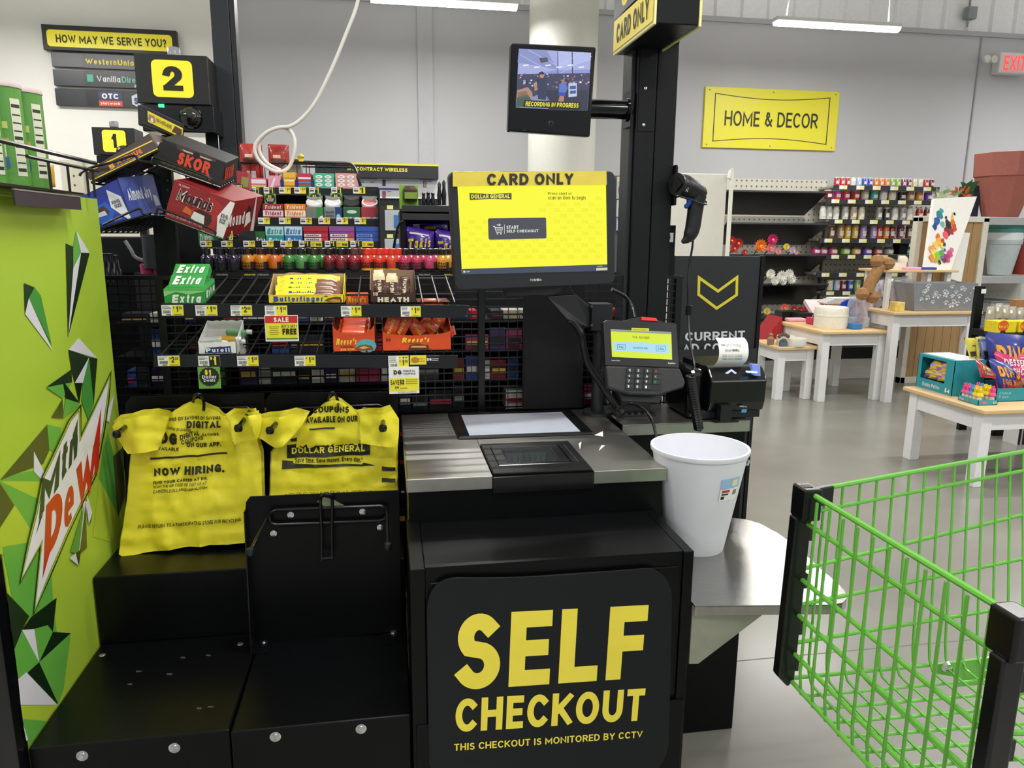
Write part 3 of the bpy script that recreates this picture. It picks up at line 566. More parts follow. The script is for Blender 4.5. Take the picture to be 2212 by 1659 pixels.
# leaning canvases
def canvas(pxs,Yb,Yt,label,art=False):
    bl,br=A(*pxs[0],Y=Yb),A(*pxs[1],Y=Yb); tr,tl=A(*pxs[2],Y=Yt),A(*pxs[3],Y=Yt)
    t=thing('canvas_print',bl,label,'picture'); u=br-bl; v=tl-bl; n=u.cross(v).normalized(); n=n if n.y>0 else -n
    mb=MB().use(M('eeebe4',.7,vary=.02)); mb.prism([bl,br,tr,tl],n*.03); mb.build('canvas',parent=t,bevel=.003)
    if art:
        fr=Fr(bl,u,v,1,1); mb=MB(); rnd=random.Random(5)
        def blob(x,y,r,c,ang=0,el=1.6):
            P=[]
            for k in range(9):
                a=2*pi*k/9; rr=r*rnd.uniform(.7,1.25); P.append((x+rr*cos(a)*1/el*cos(ang)-rr*sin(a)*sin(ang),y-rr*sin(a)*cos(ang)-rr*cos(a)/el*sin(ang)))
            mb.cur; mb.pp(fr,P,M(c,.7,vary=.15,scale=80),.002+blob.k*.00025); blob.k+=1
        blob.k=0
        for a in [(2030,465,8,'2f7f86'),(2024,478,9,'2758a8'),(2020,490,7,'1f3f8f'),(2034,455,5,'3fa0a0'),(2037,486,6,'66b0a8'),(2066,455,8,'e04438'),(2070,464,6,'ef7a30'),(2073,480,6,'6fb044'),(2075,487,4,'2f8f44'),(2060,470,9,'efb040'),(2058,482,8,'d9702a'),(2062,492,7,'c94a2a'),
            (2050,488,8,'2a2326'),(2045,495,6,'3a2a3a'),(2047,502,9,'8a2030'),(2042,508,7,'e85a6a'),(2056,500,6,'a03a2a'),(2044,470,3,'1a2a40'),(2062,462,3,'1a1a20'),(2047,480,5,'26222a'),
            (2027,512,6,'e0662a'),(2030,522,8,'f0b440'),(2022,530,8,'f2c64a'),(2036,530,6,'e8e24a'),(2012,538,8,'e8a060'),(2018,548,9,'e9d24a'),(2026,552,9,'8ac83a'),(2034,546,7,'5aa84a'),(2013,556,7,'e0903a'),(2022,562,5,'c8a83a'),(2037,520,5,'c83a2a'),(2040,528,4,'3a3a6a'),(2041,540,3,'4a4a9a'),
            (2052,548,7,'d84a8a'),(2046,556,8,'a83a7a'),(2056,540,5,'e86a8a'),(2040,562,5,'6a3a5a'),(2030,566,4,'3a2a2a'),(2050,562,4,'e05a6a'),(2035,556,4,'8a5ac8')]: blob(a[0],a[1],a[2]*1.22,a[3],ang=.3)
        mb.build('paint_splashes',parent=t,recalc=False)
    return t
canvas([(1996,583),(2054,585),(2111,424),(2017,429)],y0+.3,y0+.5,'white canvas with a colourful splashed dog portrait leaning on the riser',True)
canvas([(2046,600),(2077,610),(2096,503),(2060,500)],y0+.62,y0+.72,'plain white canvas leaning behind the dog portrait')

# ================================================================== WOOD PANEL FIXTURE, PLANTERS
a=A(1992,469,Y=6.15); b=A(2140,466,Y=6.15)
t=thing('wood_panel_fixture',((a.x+b.x)/2,6.2,0),'wood panelled gondola end with a cream frame behind the nesting tables','shelving')
x0_,x1_=a.x-.05,b.x-.02; zt=a.z
mb=MB().use(PEG); mb.box(x0_,x0_+.05,6.13,6.2,0,zt); mb.box(x1_-.06,x1_,6.13,6.2,0,zt); mb.box(x0_,x1_,6.13,6.2,zt-.04,zt+.01); mb.box(x0_,x1_,6.13,6.2,0,.06); mb.build('frame',parent=t,bevel=.004)
n=7; ww=(x1_-x0_-.11)/n
for k in range(n):
    mb=MB().use(M('a78659',.6,vary=.12,scale=5,stretch=(14,14,1))); mb.box(x0_+.05+k*ww+.002,x0_+.05+(k+1)*ww-.002,6.15,6.18,.06,zt-.04); mb.build('plank',parent=t)
SX=A(2212,500,Y=6.3).x+.5; sh0=A(2138,470,Y=6.2); sh1=A(2130,597,Y=6.2)
t=thing('planter_shelf',(sh0.x+.4,6.5,0),'grey metal shelving of plant pots at the right edge of photo','shelving')
for k,z in enumerate((sh0.z-.03,sh1.z-.03,.42)):
    mb=MB().use(STEEL2); mb.box(x1_+.02,SX,6.2,6.75,z-.01,z+.01); mb.use(M('d0d0d0',.3,metal=.6)); mb.box(x1_+.02,SX,6.185,6.2,z-.035,z+.035); mb.build('shelf',parent=t,bevel=.002)
mb=MB().use(M('d5d0c4',.5)); mb.box(x1_+.02,SX,6.76,6.8,0,sh0.z-.05); mb.build('back_panel',parent=t)
mb=MB().use(BLK2); mb.box(x1_+.02,SX,6.3,6.75,0,.1); mb.build('base_deck',parent=t)
def planter(x,y,z,r0,r1,h,col,label,n=8,rim=.28,group=None,rot=pi/8,cat='plant pot'):
    mb=MB().use(M(col,.75,vary=.05,bump=.3,bscale=120)); rm=r1*.93
    pr=[(0,0),(r0,0),(r0+(rm-r0)*.98,h*(1-rim)),(rm*1.03,h*(1-rim)),(r1,h*.985),(r1,h),(r1*.93,h),(r0*.9,h*.1),(0,h*.09)]
    vs=[]
    for r,zz in pr: vs += [(x+r*cos(rot+2*pi*k/n),y+r*sin(rot+2*pi*k/n),z+zz) for k in range(n)]
    mb.add(vs,[(i*n+k,i*n+(k+1)%n,(i+1)*n+(k+1)%n,(i+1)*n+k) for i in range(len(pr)-1) for k in range(n)])
    return mb.build('plant_pot',label=label,cat=cat,group=group,smooth=n>12,bevel=.004 if n<12 else 0)
zs=sh0.z+.005; xc=A(2155,460,Y=6.45).x+.03
hh=A(2160,326,Y=6.25).z-zs
planter(xc,6.45,zs,.16,.29,hh,'9c5b50','huge eight sided terracotta pot on the top shelf at right',n=8,rim=.36,rot=pi/8)
mb=MB().use(M('1d2a3a',.5)); mb.box(xc-.27,xc-.2,6.5,6.7,zs,zs+.3); mb.build('dark_pot',label='dark blue pot half hidden behind the huge terracotta pot',cat='plant pot')
zs2=sh1.z+.005; xp=A(2155,580,Y=6.45).x
for k,(c,nm) in enumerate([('b9c4c6','white'),('e3e7e8','pale'),('e3e7e8','pale'),('5fa8a0','teal'),('5fa8a0','teal')]):
    planter(xp,6.42,zs2+.035*k,.1,.16,.33,c,f'{nm} round plant pot, {ORD[k]} from the bottom of its nested stack',n=24,rim=.12,group='nested round plant pots')
planter(A(2210,580,Y=6.45).x+.04,6.45,zs2,.12,.17,.36,'a5463c','terracotta red round pot right of the nested stack',n=24,rim=.3)
for k in range(2):
    q=A(2160,643-20*k,Y=6.3); mb=MB().use(M(['8f9392','a0a4a2'][k],.5)); X=A(2134,640,Y=6.3).x; mb.box(X,X+.3,6.25,6.6,.43+.09+.12*k,.43+.2+.12*k); mb.use(M('7c807f',.5)); mb.box(X-.01,X+.31,6.24,6.61,.43+.19+.12*k,.43+.205+.12*k); mb.build('storage_bin',label=['lower','upper'][k]+' grey lidded bin beneath the plant pots',cat='bin',bevel=.006)
mb=MB().use(M('8f9392',.5)); mb.box(X,X+.3,6.25,6.6,.431,.52); mb.build('storage_bin',label='bottom grey bin resting on the low shelf, beneath two others',cat='bin',bevel=.006)
mb=MB().use(M('565c78',.5)); mb.box(X+.33,X+.6,6.25,6.6,.431,.72); mb.build('storage_bin',label='dark blue grey bin at the right edge beside grey bins',cat='bin',bevel=.006)
# silk foliage left of the huge pot
def leafy(pts,cols,label,name='silk_plant'):
    p=pts[0]; t=thing(name,p,label,'artificial plant')
    rnd=random.Random(len(label)); 
    for ci,c in enumerate(cols):
        mb=MB().use(M(c,.6,vary=.15))
        for q in pts[ci::len(cols)]:
            for k in range(4):
                a=rnd.uniform(0,pi); d=Vec((cos(a),rnd.uniform(-.4,.2),sin(a)*.8))*rnd.uniform(.07,.13); s=Vec((-d.z,0,d.x))*.22
                mb.add([q,q+d*.5+s,q+d,q+d*.5-s],[(0,1,2,3)])
        mb.build('leaves',parent=t)
Yf=6.5
leafy([A(x,y,Y=Yf) for x,y in((2083,424),(2078,412),(2090,405),(2070,418),(2088,420),(2081,416))],('d9682a','2f5f33','2f5f33'),'orange and dark green silk plant beside the huge terracotta pot')
leafy([A(x,y,Y=Yf) for x,y in((2018,428),(2028,424),(2040,424),(2050,422),(2060,424),(2034,428))],('b9c49a','8fa57a','e9e6d6'),'pale green silk plant peeping above the dog canvas')
# ================================================================== SELF CHECKOUT KIOSK
ZC=.77; KX0,KX1=.033,.688; KY=1.725; KB=2.37
ZL=.657; LY=1.462; LX1=.662
t=thing('self_checkout_counter',(.35,1.9,0),'black self checkout counter with steel top and SELF CHECKOUT sign','checkout counter')
K=t
mb=MB().use(BLACK); mb.box(KX0+.004,KX1-.004,KY+.006,KB,0,ZC-.03); mb.build('cabinet_body',parent=t)
mb=MB().use(BLACK); mb.box(KX0+.03,LX1-.025,LY+.006,KY+.01,0,ZL-.001); mb.build('front_housing',parent=t)
for a,b in((KX0-.003,KX0+.029),(LX1-.024,LX1)):
    mb=MB().use(BLACK); mb.box(a,b,LY,KY+.02,0,ZL); mb.build('side_panel',parent=t,bevel=.002)
mb=MB().use(BLACK); mb.box(KX0+.04,LX1-.034,LY+.0015,LY+.008,.30,ZL-.035); mb.build('upper_door',parent=t,bevel=.002)
mb=MB().use(BLACK); mb.box(KX0+.004,LX1-.004,LY-.004,LY+.004,0,.29); mb.build('lower_panel',parent=t,bevel=.004)
# steel top with a slot for the scanner
sc=[A(x,y,Z=ZC) for x,y in((1060,1018),(1278,1012),(1228,957),(1032,960))]
sx0,sx1,sy1=sc[0].x,sc[1].x,(sc[2].y+sc[3].y)/2
mb=MB().use(STEELC); mb.box(KX0,sx0,KY-.01,KB,ZC-.004,ZC); mb.box(sx1,KX1,KY-.01,KB,ZC-.004,ZC); mb.box(sx0,sx1,sy1,KB,ZC-.004,ZC)
mb.box(KX0,sx0,KY-.012,KY-.006,ZC-.034,ZC); mb.box(sx1,KX1,KY-.012,KY-.006,ZC-.034,ZC)
mb.box(KX0-.001,KX0+.004,KY-.01,KB,ZC-.034,ZC); mb.box(KX1-.004,KX1,KY-.01,KB,ZC-.034,ZC); mb.build('countertop',parent=t,bevel=.0015,label='brushed stainless steel countertop')
mb=MB().use(BLKG); mb.box(sx0,sx1,KY-.016,KY-.004,ZC-.045,ZC-.002); mb.build('front_strip',parent=t,bevel=.002)
# scanner well: frame, bevel lines, window, mirror unit
s=mb=MB().use(BLK2); wi=[A(x,y,Z=ZC) for x,y in((1102,1003),(1205,999),(1178,971),(1090,973))]
wx0,wx1,wy0,wy1=wi[0].x-.004,wi[1].x+.004,wi[0].y,wi[2].y
mb.box(sx0+.002,sx1-.002,KY-.006,wy0,ZC-.002,ZC+.005); mb.box(sx0+.002,sx1-.002,wy1,sy1-.002,ZC-.002,ZC+.005); mb.box(sx0+.002,wx0,wy0,wy1,ZC-.002,ZC+.005); mb.box(wx1,sx1-.002,wy0,wy1,ZC-.002,ZC+.005)
sb=mb.build('scanner_bed',parent=t,bevel=.002)
mb=MB().use(BLKG); 
for q0,q1 in(((wx0-.028,wy0-.022),(wx1+.028,wy0-.022)),((wx1+.028,wy0-.022),(wx1+.028,wy1+.02)),((wx1+.028,wy1+.02),(wx0-.028,wy1+.02)),((wx0-.028,wy1+.02),(wx0-.028,wy0-.022))): mb.tube([(q0[0],q0[1],ZC+.005),(q1[0],q1[1],ZC+.005)],.0018,6)
mb.use(M('55585c',.3)); mb.box(wx1+.045,wx1+.0465,wy0-.02,wy1+.02,ZC+.005,ZC+.0058); mb.build('trim_line',parent=t)
mb=MB().use(M('1a1c1f',.3,vary=0)); d=.05
mb.add([(wx0,wy0,ZC),(wx1,wy0,ZC),(wx1,wy1,ZC),(wx0,wy1,ZC),(wx0+.01,wy0+.01,ZC-d),(wx1-.01,wy0+.01,ZC-d),(wx1-.01,wy1-.01,ZC-d),(wx0+.01,wy1-.01,ZC-d)],[(0,1,5,4),(1,2,6,5),(2,3,7,6),(3,0,4,7),(4,5,6,7)]); 
mb.use(M('b8c4c4',.1,metal=1,vary=.1,emit=0)); mb.add([(wx0+.008,wy1-.006,ZC-.006),(wx1-.012,wy1-.006,ZC-.006),(wx1-.02,wy1-.03,ZC-.045),(wx0+.016,wy1-.03,ZC-.045)],[(0,1,2,3)]); 
mb.use(M('8f9a9b',.3)); 
for k in range(1,7):
    x=wx0+.01+(wx1-wx0-.02)*k/7; mb.box(x,x+.0012,wy1-.03,wy1-.008,ZC-.04,ZC-.008)
mb.build('scanner_optics',parent=t,recalc=False)
mb=MB().use(M('9aa6a8',.03,trans=.92,vary=0,spec=.6)); mb.box(wx0,wx1,wy0,wy1,ZC+.0005,ZC+.003); mb.build('scanner_glass',parent=t)
# weighing plate with white insert
pl=[A(x,y,Z=ZC+.004) for x,y in((990,947),(1287,940),(1232,886),(966,891))]
mb=MB().use(M('141517',.2,vary=0)); mb.prism([(pl[0].x,pl[0].y,ZC),(pl[1].x,pl[0].y,ZC),(pl[1].x,pl[2].y,ZC),(pl[3].x,pl[2].y,ZC)],(0,0,.008)); mb.build('weighing_plate',parent=t,bevel=.006)
wp=[A(x,y,Z=ZC+.009) for x,y in((1014,940),(1255,933),(1211,890),(987,895))]
mb=MB().use(M('ccd2e0',.25,vary=.03)); mb.prism([(wp[0].x,wp[0].y,ZC+.008),(wp[1].x,wp[0].y,ZC+.008),(wp[1].x,wp[2].y,ZC+.008),(wp[0].x,wp[2].y,ZC+.008)],(0,0,.0012)); mb.build('plate_insert',parent=t,label='pale blue white insert of the weighing plate')
# torn sticker scraps
mb=MB().use(PAPER)
for P in ([(1284,940),(1302,931),(1303,943)],[(1250,958),(1256,954),(1253,971)],[(1293,974),(1299,962),(1307,962)]): mb.poly([A(x,y,Z=ZC+.0008) for x,y in P])
mb.build('sticker_scraps',parent=t,recalc=False)
# sign plate
fr=FY(LY-.0075); P=[]
def bez(p0,p1,p2,p3,n=8): return [tuple((1-t)**3*a+3*(1-t)**2*t*b+3*(1-t)*t*t*c+t**3*d for a,b,c,d in zip(p0,p1,p2,p3)) for t in [i/n for i in range(n)]]
P=bez((922,1322),(922,1275),(945,1248),(990,1248))+bez((990,1248),(1120,1250),(1200,1244),(1395,1228))+bez((1395,1228),(1432,1228),(1452,1255),(1452,1300))+[(1452,1300),(1446,1560)]+bez((1444,1610),(1440,1640),(1425,1665),(1380,1690))
low=[(1300,1700),(1000,1720),(940,1700),(927,1650)]
pts=[fr.px(x,y) for x,y in P+low]
mb=MB().use(M('1a1e20',.3,vary=.04,spec=.25)); mb.prism(pts,(0,.004,0)); sp=mb.build('sign_plate',parent=t,label='dark grey sign plate with yellow SELF CHECKOUT lettering',bevel=.001)
f2=FY(LY-.0085); YS=M('ffec50',.45,vary=.02)
mb=MB()
mb.pt(f2,'SELF',(980,1492),(1389,1464),(984,1328),YS,bold=.05,w=0)
vs=mb.v
mb.pt(f2,'CHECKOUT',(983,1582),(1389,1556),(985,1510),YS,bold=.05,w=0)
mb.pt(f2,'THIS CHECKOUT IS MONITORED BY CCTV',(981,1622),(1388,1593),(981,1607),YS,bold=.03,w=0)
mb.build('lettering',parent=sp if False else t,recalc=False)

# ================================================================== SIDE CABINET AND STEEL SHELF
a=A(1345,918,Z=ZC); b=A(1629,912,Z=ZC); cx0,cx1,cy=a.x,b.x,a.y; cb=cy+.27
t=thing('side_cabinet',((cx0+cx1)/2,cy+.2,0),'black side cabinet with steel top carrying the printer and card reader','cabinet')
mb=MB().use(BLACK); mb.box(cx0+.01,cx1-.012,cy+.01,cb,0,ZC-.035); mb.build('cabinet_body',parent=t)
mb=MB().use(STEELC); mb.box(cx0-.0,cx1,cy,cb,ZC-.004,ZC); mb.box(cx0,cx1,cy,cy+.004,ZC-.036,ZC); mb.box(cx1-.004,cx1,cy,cb,ZC-.036,ZC); mb.build('countertop',parent=t,bevel=.0015,label='stainless steel top')
fr=FY(cy+.0095); mb=MB(); S=M('c9cccd',.5,vary=0)
mb.pp(fr,[(1589,992),(1612,987),(1620,996),(1617,1006),(1594,1003)],S); mb.pp(fr,[(1592,1003),(1602,1004),(1598,1019),(1588,1019)],S)
mb.poly([fr.px(1611+7*cos(k*pi/5),997+8*sin(k*pi/5),.001) for k in range(10)],M('8d9092',.5)); mb.poly([fr.px(1611+4*cos(k*pi/5),997+5*sin(k*pi/5),.0015) for k in range(10)],INK)
mb.build('camera_sticker',parent=t,label='white security camera pictogram sticker',recalc=False)
ZS=.53
def S_(x,y): return A(x,y,Z=ZS)
t=thing('side_shelf',(.85,1.7,0),'brushed steel side shelf with rounded end holding the white bucket','shelf')
o=[S_(1487,1310)]+[S_(x,y) for x,y in ((1795,1306),(1820,1302),(1829,1292),(1826,1278),(1812,1262))]+[S_(x,y) for x,y in ((1768,1224),(1720,1180),(1678,1150),(1640,1130),(1612,1122))]
o[0].x=LX1+.004; o=[(p.x,p.y,ZS-.003) for p in o]
o+= [(o[-1][0]-.12,o[-1][1]+.06,ZS-.003),(KX1+.002,o[-1][1]+.06,ZS-.003),(KX1+.002,KY+.03,ZS-.003),(LX1+.004,KY+.03,ZS-.003)]
mb=MB().use(STEEL); mb.prism(o,(0,0,.003)); mb.build('shelf_plate',parent=t,label='brushed stainless steel plate')
mb=MB().use(STEEL); R=o[:11]; mb.add([(x,y,ZS-.001) for x,y,_ in R]+[(x,y,ZS-.024) for x,y,_ in R],[(i,i+1,12+i,11+i) for i in range(10)]); mb.build('shelf_lip',parent=t)
yb=o[0][1]+.012; g=[A(x,y,Y=yb) for x,y in((1486,1330),(1690,1326),(1508,1434),(1480,1435))]; g[0].x=g[3].x=LX1+.004; g[0].z=g[1].z=ZS-.006
mb=MB().use(M('a9aa9a',.5,metal=.5,vary=.06)); mb.prism(g,(0,.006,0)); mb.build('gusset',parent=t,label='pale sheet metal gusset under the shelf')
mb=MB().use(M('a9aa9a',.5,metal=.5,vary=.06)); mb.prism([p+Vec((0,.2,0)) for p in g],(0,.006,0)); mb.build('gusset',parent=t)
a=A(1475,1578,Z=0);b=A(1582,1574,Z=0)
mb=MB().use(BLACK); mb.box(LX1+.006,b.x,b.y,b.y+.4,0,.40); mb.build('base_box',parent=t,bevel=.003)
mb=MB().use(BLACK); mb.box(b.x-.02,b.x+.03,b.y+.1,b.y+.38,.30,ZS-.004); mb.build('rear_support',parent=t)

# bucket
p=A(1499,1178,Z=ZS); rim=A(1502,963,Y=p.y); d=(rim-Vec((0,0,H))).length; r1=106/F*d*.965; hb_=rim.z-ZS; r0=r1*.60
t=thing('waste_bucket',p,'white tapered plastic wastebasket standing on the steel side shelf','bucket')
mb=MB().use(M('e6e8f0',.35,vary=.01)); mb.lathe([(0,0),(r0*.97,0),(r0,.004),(r1*.955,hb_-.012),(r1*.985,hb_-.012),(r1,hb_-.006),(r1*.995,hb_),(r1*.945,hb_),(r1*.93,hb_-.01),(r0*.94,.01),(0,.008)],p,64); mb.build('bucket_body',parent=t,smooth=True)
# the price sticker wraps on the right front
mb=MB()
def bk(a,z,l=.0008):
    rr=r0+(r1*.955-r0)*z/hb_+l+.0022; return (p.x+rr*sin(a),p.y-rr*cos(a),p.z+z)
def patch(a0,a1,z0,z1,m,l,n=6):
    mb.use(m); vs=[bk(a0+(a1-a0)*i/n,z,l) for z in(z0,z1) for i in range(n+1)]; mb.add(vs,[(i,i+1,n+2+i,n+1+i) for i in range(n)])
ha=hb_; a0,a1=.1,.66
patch(a0,a1,ha*.58,ha*.80,PAPER,.0007); patch(a0,a1,ha*.70,ha*.80,M('9ec4e6',.5,vary=.05),.0011); patch(a0+.3,a0+.48,ha*.72,ha*.78,M('e9e0b8',.5),.0015)
patch(a0+.05,a0+.27,ha*.665,ha*.69,M('c8323a',.5),.0015); patch(a0+.05,a0+.24,ha*.64,ha*.655,INK,.0015); patch(a0+.04,a0+.13,ha*.60,ha*.63,INK,.0015)
for k in range(7): patch(a0+.38+k*.02,a0+.39+k*.02,ha*.63,ha*.68,INK,.0015,1)
mb.build('price_sticker',parent=t,recalc=False)

# ================================================================== POST WITH SIGN BOX
py0,py1=2.41,2.53
a=A(1372,300,Y=py0); b=A(1458,300,Y=py0); m1=A(1414,300,Y=py0); pz=A(1400,84,Y=py0).z; PXL,PXR=a.x,b.x
t=thing('sign_post',((a.x+b.x)/2,(py0+py1)/2,0),'tall black square post carrying the CARD ONLY sign box','post')
PB=M('0f1113',.38,bump=.35,bscale=700,vary=.1,spec=.28)
mb=MB().use(PB); mb.box(a.x,m1.x-.001,py0,py1,0,pz+.1); mb.build('post_half',parent=t,bevel=.003)
mb=MB().use(PB); mb.box(m1.x+.001,b.x,py0,py1,0,pz+.1); mb.build('post_half',parent=t,bevel=.003)
mb=MB().use(M('2b2e31',.4)); mb.box(a.x-.014,a.x,py0+.02,py1-.01,0,pz+.1); mb.build('side_rail',parent=t,bevel=.002)
c=A(1389,240,Y=py0); zA=A(1390,186,Y=py0).z; zB=A(1389,284,Y=py0).z
mb=MB().use(PB); mb.box(a.x+.006,m1.x-.004,py0-.002,py0,zB,zA+.4); mb.build('cover_plate',parent=t,bevel=.0006)
for x,y in((1394,191),(1390,270)):
    q=A(x,y,Y=py0-.002); mb=MB().use(CHROME); mb.lathe([(.0055,0),(.005,.003),(0,.004)],q,12,axis=(0,-1,0),caps=True); mb.build('screw',parent=t,smooth=True)
SY=2.12; s0=A(1415,50,Y=SY); s1=A(1512,50,Y=SY); far=A(1327,118,X=s0.x).y
mb=MB().use(BLK2); mb.box(s0.x+.004,s1.x-.004,SY,far,s0.z,s0.z+.34); mb.build('sign_box',parent=t,bevel=.003)
fr=Fr((s0.x-.001,far,s0.z),(0,-1,0),(0,0,1),far-SY,.34); fr.n=Vec((-1,0,0))
mb=MB().use(M('e9e39a',.4)); mb.box(s0.x-.004,s0.x+.003,SY-.003,far,s0.z-.004,s0.z+.1); mb.box(s1.x-.003,s1.x+.004,SY-.003,far,s0.z-.004,s0.z+.1); mb.build('sign_edge',parent=t,bevel=.002)
fr.O.x=s0.x-.005; mb=MB(); mb.fp(fr,[(.01,.02),(.99,.02),(.99,.29),(.01,.29)],YELP); mb.ft(fr,'CARD ONLY',.1,.07,.9,.24,INK,bold=.05)
mb.use(BLK2); mb.fp(fr,[(0,.31),(1,.31),(1,1),(0,1)],M('3a3c3e',.4)); mb.poly([fr.f(.3+.09*cos(k*pi/6),.42+.07*sin(k*pi/6),.001) for k in range(12)],YELP); mb.build('sign_face',parent=t,label='yellow sign face reading CARD ONLY',recalc=False)
for x,y in((1392,82),(1459,85)):
    q=A(x,y,Y=py0-.01); mb=MB().use(CHROME); mb.lathe([(.009,-.004),(.009,0),(.006,.006),(0,.008)],q,14,axis=(0,-.6,-.8),caps=True); mb.build('screw',parent=t,smooth=True)
q0=A(1385,84,Y=py0-.02);q1=A(1468,92,Y=py0-.02); mb=MB().use(BLK2); mb.box(q0.x,q1.x,py0-.02,py1,pz-.012,pz); mb.build('mounting_plate',parent=t)

# CCTV monitor
Yc=2.28
q=[A(1098,283,Y=Yc),A(1275,296,Y=Yc+.02),A(1288,101,Y=Yc+.02),A(1105,92,Y=Yc)]
u=q[1]-q[0]; v=q[3]-q[0]; cen=(q[0]+q[1]+q[2]+q[3])/4
t=thing('security_monitor',cen,'black security screen showing shoppers, above RECORDING IN PROGRESS banner','monitor')
fr=Fr(q[0],u,v,u.length,v.length); n=-fr.n; q=[fr.px(x,y) for x,y in((1098,283),(1275,296),(1288,101),(1105,92))]
mb=MB().use(BLKG); mb.prism(q,n*.03); mb.build('monitor_body',parent=t,bevel=.006,seg=3)
mb=MB().use(M('3a3a3a',.5)); C=fr.f(.5,.5)+n*.03; mb.prism([fr.f(.2,.2)+n*.03,fr.f(.8,.2)+n*.03,fr.f(.8,.8)+n*.03,fr.f(.2,.8)+n*.03],n*.03); mb.build('rear_housing',parent=t,bevel=.004)
def E(h,e=.95): return M(h,.25,emit=e,vary=0)
mb=MB()
def pp(P,c,l): mb.pp(fr,P,E(c),.0006+l*.00025)
pp([(1121,105),(1277,114),(1269,240),(1114,232)],'8f95d6',0)
pp([(1121,105),(1277,114),(1275,150),(1200,152),(1118,165)],'a5aede',1); pp([(1121,105),(1180,108),(1205,150),(1118,135)],'8a93c8',2); pp([(1205,110),(1277,114),(1276,130),(1208,150)],'b4bcec',2)
pp([(1204,110),(1206,110),(1206,160),(1203,160)],'6a72a6',3); pp([(1165,125),(1182,124),(1185,133),(1168,136)],'4a4e58',3); pp([(1235,112),(1237,112),(1238,170),(1236,170)],'22243a',3)
for a,b in(((1122,118),(1180,150)),((1140,108),(1200,140)),((1277,122),(1210,158)),((1260,113),(1206,140))): pp([a,(a[0]+2,a[1]),(b[0]+2,b[1]),b],'c8cef4',3)
for k in range(6): x=1130+k*24; pp([(x,140+k%2*4),(x+12,139+k%2*4),(x+12,142+k%2*4),(x,143+k%2*4)],'eef0ff',4)
pp([(1117,160),(1275,158),(1271,225),(1115,228)],'3a3d5c',4)
rn=random.Random(4)
for k in range(70):
    x=rn.uniform(1118,1270);y=rn.uniform(158,190);s=rn.uniform(2,5); pp([(x,y),(x+s,y),(x+s,y+s*.8),(x,y+s*.8)],rn.choice(['c87a8a','d8d0e8','8a4a5a','e8e8f4','5a5a8a','b89070','2a2a40','9aa0d0']),5)
pp([(1117,195),(1140,188),(1150,200),(1152,232),(1114,232)],'b08878',6); pp([(1118,200),(1138,196),(1140,208),(1119,212)],'8a6a52',7); pp([(1135,215),(1175,200),(1200,232),(1114,232)],'8d92b8',6); pp([(1117,210),(1140,204),(1158,231),(1114,231)],'3e5a52',7)
pp([(1180,195),(1270,195),(1269,240),(1185,238)],'2a2c42',6); pp([(1228,180),(1246,179),(1246,208),(1228,210)],'c4cce6',7); pp([(1231,186),(1244,185),(1244,192),(1231,193)],'3a5a9a',8); pp([(1231,196),(1244,195),(1244,202),(1231,203)],'3a5a9a',8)
pp([(1160,172),(1166,167),(1180,168),(1183,177),(1181,205),(1179,216),(1162,214),(1161,190)],'2a3556',9); pp([(1160,172),(1164,176),(1160,194),(1153,190)],'2a3556',9); pp([(1153,180),(1160,176),(1162,194),(1155,196)],'c89878',9)
pp([(1165,158),(1172,156),(1176,162),(1173,169),(1167,168)],'c08a70',10); pp([(1164,157),(1171,154),(1176,158),(1174,161),(1165,161)],'2a2020',11)
pp([(1208,182),(1214,178),(1222,180),(1226,190),(1222,200),(1207,199)],'5a78c8',9); pp([(1207,199),(1222,200),(1221,208),(1207,207)],'2a4ab8',10); pp([(1209,207),(1219,208),(1217,220),(1206,219)],'b88070',10); pp([(1213,172),(1219,172),(1220,179),(1213,179)],'a87868',10)
pp([(1132,216),(1255,221),(1253,236),(1130,231)],'14141a',12)
mb.pt(fr,'RECORDING IN PROGRESS',(1135,229),(1249,233),(1136,219),E('f4ee3a',.9),w=.006,bold=.04)
mb.build('screen',parent=t,label='lit screen with camera view of the shop and yellow text',recalc=False)
mb=MB().use(M('3a4048',.3)); mb.lathe([(.008,0),(.008,.001),(.006,.0015)],fr.px(1190,267,.0005),20,axis=fr.n); mb.lathe([(.002,0),(.002,.001),(0,.0015)],fr.px(1133,282,.0005),10,axis=fr.n); mb.build('camera_lens',parent=t)
e0=A(1284,237,Y=Yc+.06); e1=A(1362,238,Y=Yc+.16); 
mb=MB().use(BLKG); mb.cyl(e0-Vec((.08,.01,0)),Vec((PXL-.02,e1.y,e1.z)),.029,n=28); 
ar=Vec((PXL-.014,e1.y,e1.z)); mb.cyl(ar-Vec((.014,0,0)),ar,.036,n=28); mb.prism([ar+Vec((-.002,-.04,-.055)),ar+Vec((-.002,.04,-.055)),ar+Vec((-.002,.04,.055)),ar+Vec((-.002,-.04,.055))],(-.006,0,0)); mb.build('mounting_arm',parent=t,smooth=True)

# ================================================================== TOUCH MONITOR
q=[A(984,628,Y=2.05),A(1328,613,Y=2.125),A(1329,370,Y=2.135),A(970,370,Y=2.06)]
u=q[1]-q[0]; v=q[3]-q[0]; fr=Fr(q[0],u,v,u.length,v.length); n=-fr.n; q=[fr.px(x,y) for x,y in((984,628),(1328,613),(1329,370),(970,370))]
t=thing('touch_monitor',A(1150,640,Y=2.15),'large black touch monitor on a yellow start screen, CARD ONLY on its top edge','monitor')
W_,H_=fr.W,fr.H; rd=.018; pts=[]
for cx,cy_,a_ in((W_-rd,rd,-90),(W_-rd,H_-rd,0),(rd,H_-rd,90),(rd,rd,180)): pts+=[(cx+rd*cos(radians(a_+90*i/6)),cy_+rd*sin(radians(a_+90*i/6))) for i in range(7)]
